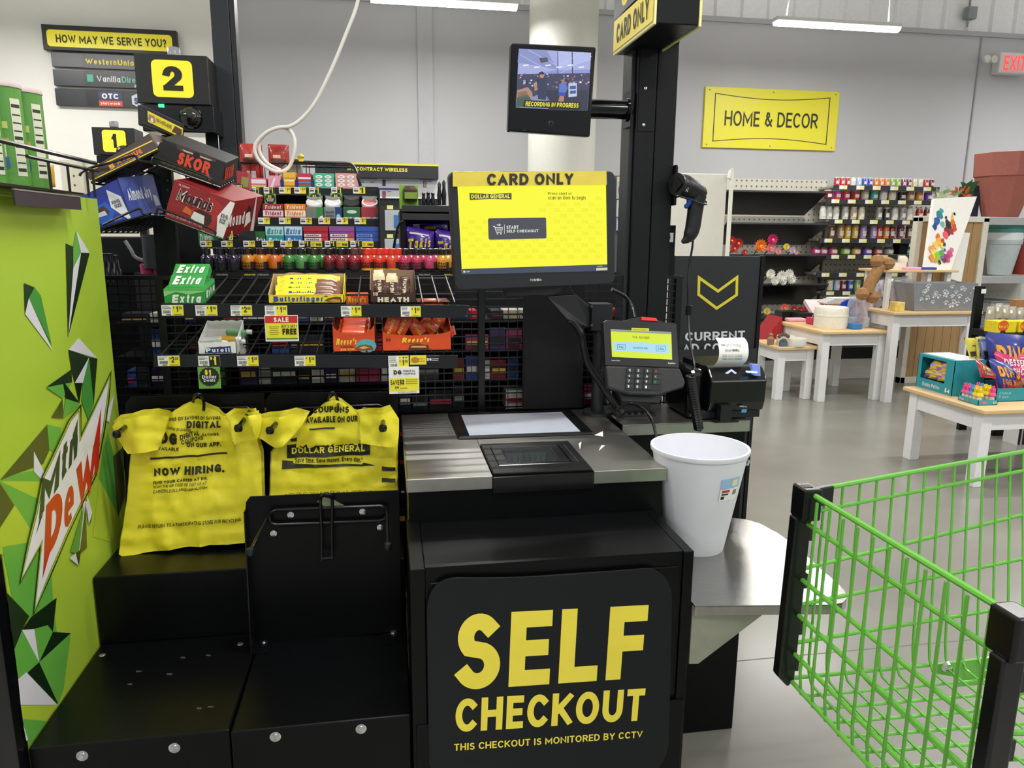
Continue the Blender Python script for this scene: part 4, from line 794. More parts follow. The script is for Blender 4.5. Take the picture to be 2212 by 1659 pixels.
# map the rounded outline onto the measured quad
def qd(x,y,w=0):
    a_,b_=x/W_,y/H_; return (q[0]*(1-a_)*(1-b_)+q[1]*a_*(1-b_)+q[2]*a_*b_+q[3]*(1-a_)*b_)+fr.n*w
mb=MB().use(M('202225',.35,vary=.04)); mb.prism([qd(x,y) for x,y in pts],n*.028); mb.build('monitor_body',parent=t,bevel=.003)
mb=MB().use(M('1a1b1d',.5)); mb.prism([qd(W_*a_,H_*b_)+n*.028 for a_,b_ in((.15,.1),(.85,.1),(.85,.85),(.15,.85))],n*.03); mb.build('rear_housing',parent=t,bevel=.006)
def mp(P,c,l,e=None): mb.pp(fr,P,(E(c,e) if e is not None else c),.0008+l*.0003)
mb=MB(); Yl='f6f51e'
def EY(h,e): return M(h,.22,emit=e,vary=0)
mb.pp(fr,[(988,400),(1309,398),(1312,585),(998,593)],EY('fbf92c',.97),.0008)
mb.pp(fr,[(998,581),(1312,571),(1312,585),(998,593)],EY('3c4458',1),.0014)
for r in range(16):
    for c_ in range(11):
        x=998+c_*30.5+(r%2)*15; y=414+r*12.6-(c_*.1)
        if x>1300 or y+8>572-(x-998)*.03 or (c_<7 and r<4 and x<1160) or (1050<x<1190 and 465<y+6<520) or(1165<x<1275 and 408<y+6<436): continue
        if r<5 and x<1080: continue
        mb.pt(fr,'DG',(x,y+6),(x+13,y+6),(x,y-1),EY('e6e41e',.95),w=.0018,bold=.0)
mb.pp(fr,[(1014,417),(1060,419),(1105,417),(1105,431),(1060,430),(1015,432)],EY('4b4a2e',.9),.0022)
mb.pt(fr,'DOLLAR GENERAL',(1018,429),(1101,428),(1018,420),EY('f6f250',.95),w=.003,bold=.05)
KT=EY('4a480c',.9)
mb.pt(fr,'Press start or',(1184,421),(1235,421),(1184,415),KT,w=.0026,bold=.01); mb.pt(fr,'scan an item to begin',(1184,431),(1265,431),(1184,423),KT,w=.0026,bold=.01)
bx=[fr.px(x,y)-fr.O for x,y in((1055,518),(1180,515),(1180,470),(1055,471))]; bu=[(p_.dot(fr.ex),p_.dot(fr.ey)) for p_ in bx]
mb.rr(fr,bu[0][0],bu[0][1],bu[1][0],bu[2][1],.005,EY('45464f',1),.0022)
WE=EY('f5f5f5',.8)
mb.pt(fr,'START',(1094,495),(1120,494.5),(1094,487.5),WE,w=.003,bold=.04); mb.pt(fr,'SELF CHECKOUT',(1094,502.5),(1163,501.5),(1094,496.5),WE,w=.003,bold=.04)
for P in ([(1089,485),(1090,485),(1090,505),(1089,505)],[(1065,488),(1069,488),(1073,501),(1084,501),(1084,502.5),(1072,502.5),(1068,490),(1065,490)],[(1069,491),(1086,491),(1086,492.5),(1069,492.5)],[(1070,496),(1085,496),(1085,497),(1071,497)],[(1075,491),(1076,491),(1076.5,501),(1075.5,501)],[(1080,491),(1081,491),(1081,501),(1080,501)],[(1084.5,491),(1086,491),(1084.5,501),(1083.5,501)],[(1073,485),(1078,485),(1078,482.5),(1082,486),(1078,489),(1078,487),(1073,487)]): mb.pp(fr,P,WE,.003)
for cx_ in(1074.5,1082): mb.poly([fr.px(cx_+1.7*cos(k*pi/4),505+1.7*sin(k*pi/4),.003) for k in range(8)],WE)
mb.pp(fr,[(1288,579),(1312,578),(1312,583.5),(1288,584.5)],EY('f4f4c0',.7),.0026); mb.pp(fr,[(1001,585),(1005,585),(1005,589),(1001,589)],WE,.0026); mb.pt(fr,'Active',(1007,588.5),(1015,588),(1007,585),WE,w=.0026); mb.pt(fr,'3:47 PM',(1290,577),(1301,576.5),(1290,574),WE,w=.0026)
mb.build('screen',parent=t,label='lit yellow start screen',recalc=False)
mb=MB(); mb.pp(fr,[(978,371.5),(1310,369.5),(1311,399),(978,403)],M('e0cc4c',.45,vary=.04),.008); mb.pt(fr,'CARD ONLY',(1052,400.5),(1239,398.5),(1052,375),M('2a2820',.5),w=.009,bold=.055)
mb.build('card_only_sticker',parent=t,label='yellow paper strip lettered CARD ONLY',recalc=False)
mb=MB(); mb.pt(fr,'TOSHIBA',(1145,607.5),(1170,606.5),(1145,602.5),M('d8d8d8',.4),w=.0015,bold=.03); mb.build('lettering',parent=t,recalc=False)
mb=MB().use(M('25282a',.5)); w4=[A(x,y,Y=2.13) for x,y in((1095,640),(1195,636),(1215,628),(1215,618),(1085,618))]; mb.prism(w4,(0,.05,0)); mb.build('card_slot_housing',parent=t,bevel=.002)
# arm: bracket box, pole, sloping arm
g=A(1290,652,Y=2.3); h0=A(1275,712,Y=2.3); h1=A(1316,712,Y=2.3); zt_=A(1290,655,Y=2.3).z
mb=MB().use(M('202326',.45)); mb.box(h0.x-.005,h1.x,2.27,2.33,h0.z,zt_); 
for x,y in((1278,663),(1278,703)): mb.use(M('4a4c50',.3)); mb.lathe([(.005,0),(.004,.002),(0,.0025)],A(x,y,Y=2.269),10,axis=(0,-1,0),caps=True); mb.use(M('202326',.45))
mb.build('arm_knuckle',parent=t,bevel=.004)
mb=MB().use(M('222527',.4)); pc=Vec(((h0.x+h1.x)/2,2.30,0)); mb.cyl(pc+Vec((0,0,ZC)),pc+Vec((0,0,h0.z-.012)),.021,n=24); mb.cyl(pc+Vec((0,0,h0.z-.012)),pc+Vec((0,0,h0.z)),.017,n=24); mb.cyl(pc+Vec((0,0,ZC)),pc+Vec((0,0,ZC+.01)),.05,n=24); mb.build('arm_pole',parent=t,smooth=True)
m_=fr.f(.5,.35)+n*.05
mb=MB().use(M('1d2022',.45)); mb.prism([A(1180,640,Y=2.2),A(1243,636,Y=2.26),Vec((h0.x-.004,2.28,zt_-.01)),Vec((h0.x-.004,2.28,h0.z+.005)),A(1225,690,Y=2.22)],(0,.04,0)); mb.prism([fr.f(.42,.3)+n*.055,fr.f(.62,.3)+n*.055,A(1243,636,Y=2.26),A(1180,640,Y=2.2)],(0,.03,0)); mb.build('support_arm',parent=t,bevel=.003)
# black fabric covered stand slab behind the monitor
a_=A(1132,740,Y=2.385); b_=A(1262,740,Y=2.385)
mb=MB().use(M('0a0c0d',.95,bump=.8,bscale=160,vary=.2,stretch=(3,1,.3))); zt2=A(1190,622,Y=2.385).z; mb.box(a_.x,b_.x,2.385,2.415,ZC,zt2+.02); mb.build('speaker_panel',label='black fabric covered panel standing behind the touch monitor',cat='panel',bevel=.004)

# cables
CB=M('131416',.35,vary=0)
def cable(pts,r,label,m=CB,group=None,n=8):
    mb=MB().use(m); mb.tube(spline(pts,8),r,n); return mb.build('cable',label=label,cat='cable',group=group,smooth=True)
def pxs(l): return [A(x,y,Y=Y) for x,y,Y in l]
cable(pxs([(1228,690,2.25),(1240,697,2.25),(1256,722,2.24),(1262,755,2.25),(1272,790,2.25),(1300,832,2.24),(1332,880,2.24),(1345,890,2.24)]),.011,'thick braided black cable hanging left of the card reader')
cable(pxs([(1245,700,2.27),(1250,705,2.27)]+[(1254,712,2.26),(1257,725,2.255)]),.006,'bare pale end of the braided cable',m=M('b9b7ae',.4))
cable(pxs([(1330,886,2.2),(1360,872,2.17),(1390,884,2.1),(1408,908,2.02),(1416,935,1.98)])+[A(1420,960,Y=1.97)],.0045,'thin black cable running from the card reader down behind the bucket')
cable(pxs([(1322,625,2.28),(1350,640,2.3),(1366,665,2.29),(1372,688,2.2)]),.006,'black cable looping from the touch monitor to the card reader')
cable(pxs([(1318,716,2.12),(1310,740,2.12),(1300,775,2.13),(1295,797,2.14),(1303,795,2.13),(1308,775,2.13)]),.003,'thin stylus cord at the left edge of the card reader')

# ================================================================== CARD READER
q=[A(1313,836,Y=2.045),A(1473,842,Y=2.045),A(1462,700,Y=2.10),A(1303,693,Y=2.10)]
u=q[1]-q[0]; v=q[3]-q[0]; fr=Fr(q[0],u,v,u.length,v.length); n=-fr.n
t=thing('card_reader',A(1385,905,Z=ZC),'black card payment terminal with a yellow We Accept screen and keypad','card reader')
def pr(P,c,l=0): mb.pp(fr,P,c,.0008+.0003*l)
dep=n*.03
mb=MB().use(M('1c1d1f',.3,vary=.05)); top_=[fr.px(x,y) for x,y in((1308,790),(1468,796),(1462,700),(1456,697),(1310,691),(1303,696))]; mb.prism(top_,dep); mb.build('screen_housing',parent=t,bevel=.003)
mb=MB().use(M('2a2b2c',.45,vary=.06,bump=.3,bscale=500)); lo_=[fr.px(x,y) for x,y in((1308,790),(1313,838),(1362,853),(1420,855),(1476,838),(1480,826),(1468,796))]; mb.prism([p_+fr.n*.004 for p_ in lo_],dep); mb.build('keypad_housing',parent=t,bevel=.005)
mb=MB(); KM=M('121315',.3); pr([(1355,791),(1424,795),(1430,844),(1350,843)],M('161719',.35),17)
mb.build('keypad_surface',parent=t,recalc=False)
keys=[['1','2','3','X'],['4','5','6','<'],['7','8','9','O'],['*','0','-','']]
for r in range(4):
    for c_ in range(4):
        x0=1354+c_*19-(.8*r); y0=795+r*11.6+c_*.7; 
        if c_==3 and r==3: continue
        x1,y1=x0+16,y0+9.5; P=[fr.px(x,y,.007) for x,y in((x0,y1),(x1,y1+.5),(x1,y0+.5),(x0,y0))]
        mb=MB().use(M('26282b',.4)); mb.prism(P,fr.n*.0018); 
        col={'X':'e03a3a','<':'e8d040','O':'3ac04a'}.get(keys[r][c_],'e8e8e8')
        mb.pt(fr,keys[r][c_],(x0+4,y1-2),(x0+8,y1-2),(x0+4,y0+2),M(col,.4,vary=0),w=.0094,bold=.02)
        mb.build('key',parent=t,recalc=False)
mb=MB(); pr([(1319,711),(1450,717),(1452,777),(1322,771)],EY('d8ec22',.97),2); pr([(1319,711),(1450,717),(1450,722),(1319,716)],EY('9a9f98',.9),3)
pr([(1364,708),(1402,709),(1402,716),(1364,715)],EY('dada40',.9),4); mb.pt(fr,'DOLLAR GENERAL',(1367,713.5),(1399,714.5),(1367,711),EY('5a5a10',.9),w=.0022)
mb.pt(fr,'We Accept',(1366,731),(1403,732),(1366,725),EY('5b6a10',.9),w=.0022,bold=.01)
pr([(1324,738),(1380,740),(1384,737),(1388,740),(1445,743),(1446,764),(1326,758)],EY('a9dcf2',.97),4)
bl=EY('31506e',.9); mb.pt(fr,'Pay',(1337,752),(1347,752.5),(1337,747),bl,w=.0024); mb.pt(fr,'SAMSUNG pay',(1367,753),(1399,754),(1367,749),bl,w=.0024); mb.pt(fr,'G Pay',(1421,756),(1434,756.5),(1421,751),bl,w=.0024)
for x0,x1,y0,y1 in((1333,1350,744,754),(1417,1437,747,758)):
    for P in ([(x0,y0),(x1,y0+.6),(x1,y0+1.3),(x0,y0+.7)],[(x0,y1),(x1,y1+.6),(x1,y1+1.3),(x0,y1+.7)],[(x0,y0),(x0+.8,y0),(x0+.8,y1),(x0,y1)],[(x1,y0),(x1+.8,y0),(x1+.8,y1),(x1,y1)]): pr(P,bl,5)
mb.build('screen',parent=t,label='lit yellow green screen reading We Accept',recalc=False)
mb=MB(); G=M('d0d0d0',.4); mb.pt(fr,'Lane/5000',(1321,780),(1339,780.5),(1321,777),G,w=.0015); mb.pt(fr,'ingenico',(1443,786),(1459,786.7),(1443,782),G,w=.0015,bold=.03); mb.build('lettering',parent=t,recalc=False)
mb=MB().use(M('191a1c',.35)); P=[fr.px(x,y,-.012) for x,y in((1338,694),(1438,697),(1408,686),(1386,684))]; mb.prism(P,n*.02); mb.use(M('e0342e',.4,vary=0)); mb.prism([fr.px(x,y,-.006) for x,y in((1386,692),(1421,694),(1418,687),(1386,684))],n*.03); mb.build('privacy_hood',parent=t,bevel=.001,label='black and red top guard')
mb=MB().use(M('1b1c1e',.35)); a1=A(1337,900,Z=ZC); a2=A(1416,903,Z=ZC); mb.box(a1.x+.005,a2.x-.003,a1.y+.01,a1.y+.09,ZC,ZC+.16); mb.build('stand_column',parent=t,bevel=.003)
mb=MB().use(M('101113',.4)); mb.box(a1.x-.012,a2.x+.012,a1.y-.012,a1.y+.1,ZC,ZC+.007); mb.build('base_plate',parent=t,bevel=.002)
mb=MB().use(M('1b1c1e',.35)); mb.prism([fr.px(x,y,-.03) for x,y in((1345,868),(1425,872),(1435,845),(1335,842))],(0,.05,0)); mb.build('tilt_mount',parent=t,bevel=.003)
mb=MB().use(M('1b1c1e',.35)); mb.prism([fr.f(.2,.1)+n*.032,fr.f(.85,.1)+n*.032,fr.f(.85,.5)+n*.032,fr.f(.2,.5)+n*.032],(0,.05,-.03)); mb.build('rear_mount',parent=t)
for k in range(5):
    q_=A(1345+k*16,898,Z=ZC+.007); mb=MB().use(M('3a3c3e',.3)); mb.lathe([(.006,0),(.005,.004),(0,.005)],(a1.x+.0+k*.022,a1.y-.004,ZC+.007),10,caps=True); mb.build('bolt',parent=t)

# ================================================================== HAND SCANNER
Yh=2.36
t=thing('hand_scanner',A(1490,420,Y=Yh),'black hand held barcode scanner with a blue trigger hanging on the post','scanner')
hp=[A(x,y,Y=Yh+d) for x,y,d in((1462,398,-.01),(1474,400,0),(1492,409,.01),(1512,420,.02),(1520,428,.02))]
mb=MB().use(M('141618',.35,vary=.08)); mb.tube(spline(hp,4),[.036,.035,.034,.034,.035,.036,.036,.036,.035,.034,.033,.031,.028,.025,.021,.016,.008],18); mb.build('scanner_head',parent=t,smooth=True)
mb=MB().use(BLKG); ax=(hp[0]-hp[1]).normalized(); mb.cyl(hp[0]+ax*.001,hp[0]+ax*.004,.026,n=4); mb.build('scan_window',parent=t)
gp=[A(x,y,Y=Yh+.01) for x,y in((1508,422),(1503,445),(1499,475),(1494,500),(1484,516),(1473,523))]
mb=MB().use(M('17191b',.4,vary=.08)); mb.tube(spline(gp,4),[.028,.027,.027,.026,.026,.026,.025,.025,.025,.025,.025,.024,.024,.023,.022,.019,.016,.013,.010,.008,.005],16); mb.build('handle',parent=t,smooth=True)
mb=MB().use(M('2450a8',.35,vary=.03)); tp=[A(x,y,Y=Yh) for x,y in((1484,420),(1489,432),(1486,443),(1479,447))]; mb.tube(spline(tp,3),[.009]*5+[.008]*4+[.005],10); mb.build('trigger',parent=t,smooth=True,label='blue trigger')
fr=FY(Yh-.031); mb=MB(); mb.pt(fr,'ZE',(1485,415),(1489,402),(1481,414),M('c8ccd0',.4),bold=.02); mb.build('lettering',parent=t,recalc=False)
mb=MB().use(WIRE); hh0=A(1452,430,Y=py0+.05); mb.tube(spline([Vec((b.x if False else A(1458,430,Y=py0).x,py0+.03,hh0.z)),A(1470,424,Y=Yh+.03),A(1500,425,Y=Yh+.04),A(1521,433,Y=Yh+.03),A(1527,440,Y=Yh),A(1519,441,Y=Yh-.03),A(1490,430,Y=Yh-.035),A(1470,425,Y=Yh-.03)],5),.003,8); 
mb.build('holder_hook',parent=t,smooth=True)
mb=MB().use(BLKG); a2=A(1456,356,Y=2.40);a3=A(1456,444,Y=2.40); mb.box(a2.x+.002,a2.x+.012,2.39,2.47,a3.z,a2.z); mb.build('holder_plate',parent=t,bevel=.004)
cable(pxs([(1497,505,2.37),(1496,530,2.37),(1490,570,2.37),(1486,620,2.36),(1487,680,2.35),(1491,740,2.3),(1500,790,2.25),(1497,812,2.2)]),.0038,'thin cord hanging straight down from the hand scanner')
mb=MB().use(BLK2); f0=A(1488,670,Y=2.355); mb.lathe([(.006,-.017),(.011,-.015),(.011,.015),(.006,.017)],f0,12); mb.build('ferrite_bead',label='small black ferrite bead clipped on the scanner cord',cat='cable bead',smooth=True)
# coil cord
c0=A(1491,812,Y=2.1); c1=A(1509,928,Y=2.085); mb=MB().use(CB); N_=230; mb.tube([c0+(c1-c0)*(i/N_)+Vec((.0125*cos(i*.9),.0125*sin(i*.9),-.012*sin(i/N_*pi)*0)) for i in range(N_)],.0042,6); mb.build('coiled_cord',label='black coiled cord beside the receipt printer',cat='cable',smooth=True)
mb=MB().use(CB); mb.tube(spline([A(1530,505,Y=2.5)]*1+[A(1495,505,Y=2.37),A(1497,535,Y=2.37)],4),.006,8)

# ================================================================== RECEIPT PRINTER
x0=A(1522,800,Y=2.2).x; x1=A(1641,800,Y=2.2).x; zt=A(1580,788,Y=2.2).z; 
t=thing('receipt_printer',((x0+x1)/2,2.3,ZC),'black receipt printer with curled white receipt on the side cabinet','printer')
prof=[(2.20-.04,ZC+.03),(2.15,ZC+.06),(2.145,ZC+.13),(2.155,zt-.03),(2.18,zt-.005),(2.2,zt),(2.385,zt+.0),(2.39,ZC+.03)]
mb=MB().use(M('0e0f11',.2,vary=.05)); mb.prism([(x0,y,z) for y,z in prof],(x1-x0,0,0)); mb.build('printer_body',parent=t,bevel=.006,seg=3)
mb=MB().use(M('17181a',.4)); mb.box(x0-.015,x1-.004,2.17,2.39,ZC+.004,ZC+.03); mb.build('printer_base',parent=t,bevel=.003)
mb=MB().use(BLKG); mb.box(x0-.06,x0-.002,2.18,2.385,ZC,zt-.01); mb.build('side_module',parent=t,bevel=.02,seg=3)
q0=A(1562,885,Y=2.14); mb=MB().use(M('1a1b1d',.3)); mb.box(q0.x-.012,q0.x+.025,2.13,2.16,ZC+.0,ZC+.055); mb.box(q0.x-.03,q0.x+.05,2.128,2.16,ZC,ZC+.004); mb.use(CHROME); mb.lathe([(.004,0),(.003,.002),(0,.003)],(q0.x+.01,2.135,ZC+.004),10,caps=True); mb.build('base_clip',parent=t)
fr=FY(2.148); mb=MB(); mb.pp(fr,[(1566,806),(1580,797),(1592,806),(1588,808),(1580,802),(1572,808)],M('c9cdf0',.3,emit=.5),.006); mb.build('chevron_light',parent=t,recalc=False)
fr2=FY(2.142); mb=MB(); mb.pt(fr2,'THERMAL',(1597,879),(1614,880),(1597,876),G,w=.003); mb.pp(fr2,[(1603,884),(1614,884),(1612,891),(1601,891)],M('4a9cd8',.4),.003); mb.build('brand_mark',parent=t,recalc=False)
g=[A(x,y,Y=2.15) for x,y in((1620,786),(1638,787),(1639,811),(1626,810))]; mb=MB().use(M('7c8fe0',.3,emit=.25)); mb.prism([p_+Vec((0,-.012,0)) for p_ in g],(0,.02,0)); mb.use(M('b6e8ff',.3,emit=1.2)); gg=[A(x,y,Y=2.135) for x,y in((1614,802),(1636,803),(1636,806),(1614,805))]; mb.prism(gg,(0,.01,0)); mb.build('status_lamp',parent=t,label='glowing pale blue paper light')
# receipt: curling sheet
rx0=A(1545,785,Y=2.17).x; rx1=A(1608,785,Y=2.17).x; zz=zt
cur=[(0,0),(-.025,.02),(-.03,.045),(-.015,.075),(.015,.088)]
L0=[(2.185+dy,zz+dz) for dy,dz in cur]; n_=len(L0)
prs=spline([(0,y,z) for y,z in L0],4)
mb=MB().use(PAPER); sk=lambda k:.014*(k/len(prs))
vs=[(rx0+sk(k)*.6,p_.y,p_.z) for k,p_ in enumerate(prs)]+[(rx1+sk(k)*.6,p_.y,p_.z) for k,p_ in enumerate(prs)]; m__=len(prs)
mb.add(vs,[(i,i+1,m__+i+1,m__+i) for i in range(m__-1)]); ro=mb.build('receipt_paper',parent=t,smooth=True,label='curled white paper receipt')
def onpaper(P): # bend print onto the paper
    k=(P.z-zz)/.088*(m__-1); k=max(0,min(m__-1.001,k)); 
    j=min(range(m__-1),key=lambda i:abs(prs[i].z-P.z)); return Vec((P.x,prs[j].y-.0012,P.z))
fr=FY(2.15); mb=MB(); GI=M('55575a',.6,vary=0)
mb.pt(fr,'DOLLAR GENERAL',(1568,760),(1600,760),(1568,755),GI,w=0,bold=.02,fn=onpaper)
for y in(745,748,766,769,773,776): mb.pt(fr,'thank you for shopping',(1562,y+2),(1604,y+2),(1562,y),GI,w=0,bold=0,fn=onpaper)
mb.build('receipt_print',parent=t,recalc=False)
# ================================================================== DRINK COOLER SIDE (left edge)
FX=-.76; FZ=A(210,430,X=FX).z
t=thing('drink_cooler',(-1.15,1.85,0),'tall drink cooler with lime green soda artwork on its side, left edge of photo','cooler')
mb=MB().use(BLACK); mb.box(-1.5,FX-.003,1.502,2.19,0,FZ-.004); mb.build('cooler_body',parent=t,bevel=.004)
mb=MB().use(BLKG); mb.box(-1.5,FX-.0,1.46,1.5025,0,FZ-.004); mb.build('door_frame',parent=t,bevel=.003)
mb=MB().use(M('adcb3e',.33,vary=.02,scale=3)); mb.box(FX-.003,FX,1.5035,2.19,0,FZ); mb.build('side_panel',parent=t,label='lime green printed side panel')
fr=Fr((FX,2.19,0),(0,-1,0),(0,0,1)); fr.n=Vec((1,0,0))
g5=lambda l:[(x/1.843,400+y/1.843) for x,y in l]; g8=lambda l:[(x/2.187,900+y/2.187) for x,y in l]
DK='23351c';D2='142814';G1='67b045';G2='4a9640';WS='dedde4';LG='b4cc3c';OL='4c5428'
mb=MB(); lay=[0]
def ap(P,c): mb.pp(fr,P,M(c,.33,vary=.02),.0004+lay[0]*.00006); lay[0]+=1
for P,c in [([(0,1178),(60,1150),(165,1130),(168,1300),(125,1378),(60,1275)],G1),([(0,1178),(130,1240),(170,1250),(165,1180)],LG),([(125,1375),(60,1275),(0,1365),(0,1470),(130,1440)],LG),
  ([(8,1440),(125,1420),(165,1500),(205,1545),(215,1700),(230,1800),(60,1700)],G1),([(395,1170),(410,1050),(430,985),(455,1080),(475,1325),(460,1320)],G1),([(430,985),(470,960),(455,1080)],LG),([(395,1170),(480,1330),(500,1250),(505,1340),(440,1420),(370,1400)],LG),
  ([(450,1080),(492,1040),(497,1240),(470,1325)],OL),([(0,1175),(188,952),(197,1055),(172,1110),(60,1150)],OL),([(188,952),(245,965),(232,1065),(197,1055)],G1),([(0,1185),(57,1275),(0,1365)],OL),
  ([(135,1060),(178,1145),(165,1172),(135,1140)],WS),([(262,232),(292,245),(292,330),(271,608)],DK),([(303,180),(323,268),(292,330),(292,240)],G1),([(303,180),(357,270),(323,268)],WS),([(323,268),(292,330),(271,608)],WS),([(323,268),(357,270),(271,608)],D2),
  ([(96,390),(138,407),(115,450),(100,513)],DK),([(138,407),(163,440),(207,640),(115,450)],G2),([(115,450),(100,513),(210,660)],WS),
  ([(313,608),(388,690),(273,655)],WS),([(273,655),(355,685),(298,787),(285,735)],DK),([(355,685),(330,788),(298,787)],WS),([(355,685),(388,690),(373,880)],DK),([(355,690),(373,870),(352,935),(325,860),(330,788)],G2),([(298,787),(328,787),(316,868)],D2),
  ([(183,805),(285,733),(287,785)],DK),([(183,805),(287,785),(250,850)],G1),([(248,775),(318,868),(262,850)],D2),([(262,850),(318,868),(290,900),(250,930)],G1),([(250,850),(252,928),(205,925)],OL),([(458,820),(435,945),(415,930)],WS)]: ap(g5(P),c)
for P,c in [([(33,832),(138,943),(105,1005),(70,1105),(50,990)],DK),([(150,945),(268,855),(250,1018),(225,985),(160,1003),(105,1005)],D2),([(105,1008),(185,1160),(130,1210),(86,1238),(68,1100)],G1),([(105,1008),(162,1003),(185,1160)],WS),([(162,1003),(225,985),(250,1018),(185,1160)],G1),([(250,1017),(335,1022),(185,1160)],D2),
  ([(335,1022),(300,1290),(272,1358),(185,1160)],G1),([(185,1160),(275,1358),(130,1210)],D2),([(125,1207),(272,1362),(98,1362),(86,1240)],WS),([(98,1364),(272,1364),(220,1440),(108,1430)],LG),([(106,1428),(222,1438),(135,1560)],G1),([(110,1455),(133,1525),(124,1532)],WS),
  ([(395,400),(412,400),(405,480),(378,640),(362,630)],WS),([(405,400),(411,620),(375,650)],OL),([(412,370),(436,455),(420,512),(410,430)],WS),([(436,455),(420,512),(430,500)],OL),([(333,640),(398,420),(372,650)],G2),([(328,668),(358,645),(372,705)],WS),([(358,645),(384,625),(372,705)],D2)]: ap(g8(P),c)
out=[(241,800),(237,860),(228,925),(209,1026),(200,1045),(147,1158),(138,1180),(110,1245),(72,1330),(87,1182),(42,1264),(62,1160),(76,1105),(90,1030),(112,985),(148,907),(176,872),(176,938)]
def shrink(P,k):
    C=[(sum(p[0] for p in P)/len(P)),(sum(p[1] for p in P)/len(P))]; n=len(P); o=[]
    for i in range(n):
        a=Vec(P[i-1]);b=Vec(P[i]);c=Vec(P[(i+1)%n]); d1=(b-a).normalized();d2=(c-b).normalized(); m=Vec((-(d1.y+d2.y),d1.x+d2.x)); m=m.normalized() if m.length>.3 else Vec((-d1.y,d1.x)); kk=min(3,1/max(.3,m.dot(Vec((-d1.y,d1.x))))); o.append(tuple(b+m*k*kk))
    return o
ap(out,'1a2a14'); ap(shrink(out,2.6),'a4c43a'); ap(shrink(out,5.2),'1f3318'); ap(shrink(out,6.2),'e9e8ea')
DG_=M('24402c',.33,vary=0); RD=M('c8321f',.33,vary=.06,scale=12)
L=.0004+lay[0]*.00006+.0004
mb.pt(fr,'Mtn',(84,1122),(166,985),(90,1034),DG_,w=L,bold=.06,space=.3); mb.pp(fr,[(86,1118),(78,1155),(94,1108)],DG_,L); mb.pp(fr,[(157,940),(168,905),(167,975),(160,985)],DG_,L)
mb.pt(fr,'DeW',(95,1212),(208,1050),(100,1092),RD,w=L+.0002,bold=.075,space=.3); mb.pp(fr,[(96,1195),(92,1250),(112,1180)],RD,L); mb.pp(fr,[(203,960),(219,878),(213,1010),(205,1030)],RD,L)
mb.build('soda_artwork',parent=t,recalc=False,label='angular green white and dark soda artwork')

# shelf tray over the cooler with crisp cans
t=thing('cooler_top_rack',(FX,1.85,FZ),'black wire rack with a dark lip sitting on top of the drink cooler','rack')
lx=-.72; p0=A(30,410,X=lx); p1=A(173,424,X=lx); l0=A(35,443,X=lx).z
mb=MB().use(M('3a3338',.4,vary=.04)); mb.prism([(lx,p0.y,p0.z),(lx,p1.y,p0.z),(lx,p1.y,l0),(lx,p0.y,l0)],(-.003,0,0)); mb.use(M('8c8a8c',.35)); mb.box(lx-.004,lx+.001,p0.y,p1.y,p0.z,p0.z+.003); mb.build('price_lip',parent=t)
zt=p0.z+.004; mb=MB().use(WIRE); mb.box(-1.35,lx-.003,1.55,p1.y+.03,FZ+.001,FZ+.006); mb.build('tray',parent=t)
r0=A(207,353,X=-.735); 
for pts,rr in (([(-.735,1.35,r0.z),(-.735,r0.y,r0.z)],.005),([(-.735,1.35,r0.z),(-1.3,1.35,r0.z)],.004)):
    mb=MB().use(M('1b1b1e',.25)); mb.tube(pts,rr,8); mb.build('rail',parent=t,smooth=True)
rz=A(150,357,X=-.735)
mb=MB().use(WIRE); mb.tube([(-.735,1.75,rz.z),(-.735,r0.y+.01,rz.z)],.004,8); mb.build('rail',parent=t,smooth=True)
for x in(110,150,190,203):
    q=A(x,400,X=-.735); mb=MB().use(WIRE); mb.tube([(-.735,q.y,rz.z),(-.735,q.y,FZ)],.003,6); mb.build('wire',parent=t)
def can(px,pyb,Y,label,hh=.225):
    p=A(px,pyb,Y=Y); p.z=FZ+.006; t=thing('crisp_can',p,label,'crisp can','green crisp cans on the cooler')
    mb=MB().use(M('5f9c42',.3,vary=.06)); mb.lathe([(0,0),(.037,0),(.037,hh)],p,28); mb.build('can_body',parent=t,smooth=True)
    mb=MB().use(M('c9c9c6',.3,metal=.6)); mb.lathe([(.0375,0),(.0385,.002),(.0375,.005)],p,28); mb.build('base_rim',parent=t,smooth=True)
    mb=MB().use(M('ecd9d9',.3,vary=.1)); mb.lathe([(.0385,hh-.006),(.0395,hh-.003),(.0385,hh+.004),(.035,hh+.003),(0,hh+.002)],p,28); mb.build('lid',parent=t,smooth=True)
    mb=MB()
    def cy(a,z,l=.0007): return Vec((p.x+(.037+l)*sin(a),p.y-(.037+l)*cos(a),p.z+z))
    def pa(a0,a1,z0,z1,c,l=.0007,n=5):
        mb.use(M(c,.4,vary=.04)); vs=[cy(a0+(a1-a0)*i/n,z,l) for z in(z0,z1) for i in range(n+1)]; mb.add(vs,[(i,i+1,n+2+i,n+1+i) for i in range(n)])
    pa(.75,1.35,.03,hh-.03,'dfe0c8')
    for k in range(9): pa(.8,1.3,.04+k*.017,.043+k*.017+(.004 if k%4==0 else 0),'33382c',.0011)
    pa(-.5,.3,.07,.1,'e8e2d6',.0009); pa(-.4,.4,.045,.07,'3e62b4',.0011); pa(-.9,-.2,hh-.07,hh-.02,'c8323a',.0009); pa(.2,.5,.13,.145,'c8d070',.0009); pa(.1,.5,.10,.11,'e09a40',.0009)
    mb.build('can_label',parent=t,recalc=False); return t
can(72,396,1.97,'green crisp can furthest right on the cooler top'); can(27,392,1.90,'green crisp can in the middle of the cooler top'); can(-22,390,1.86,'green crisp can cut by the left edge of the photo')

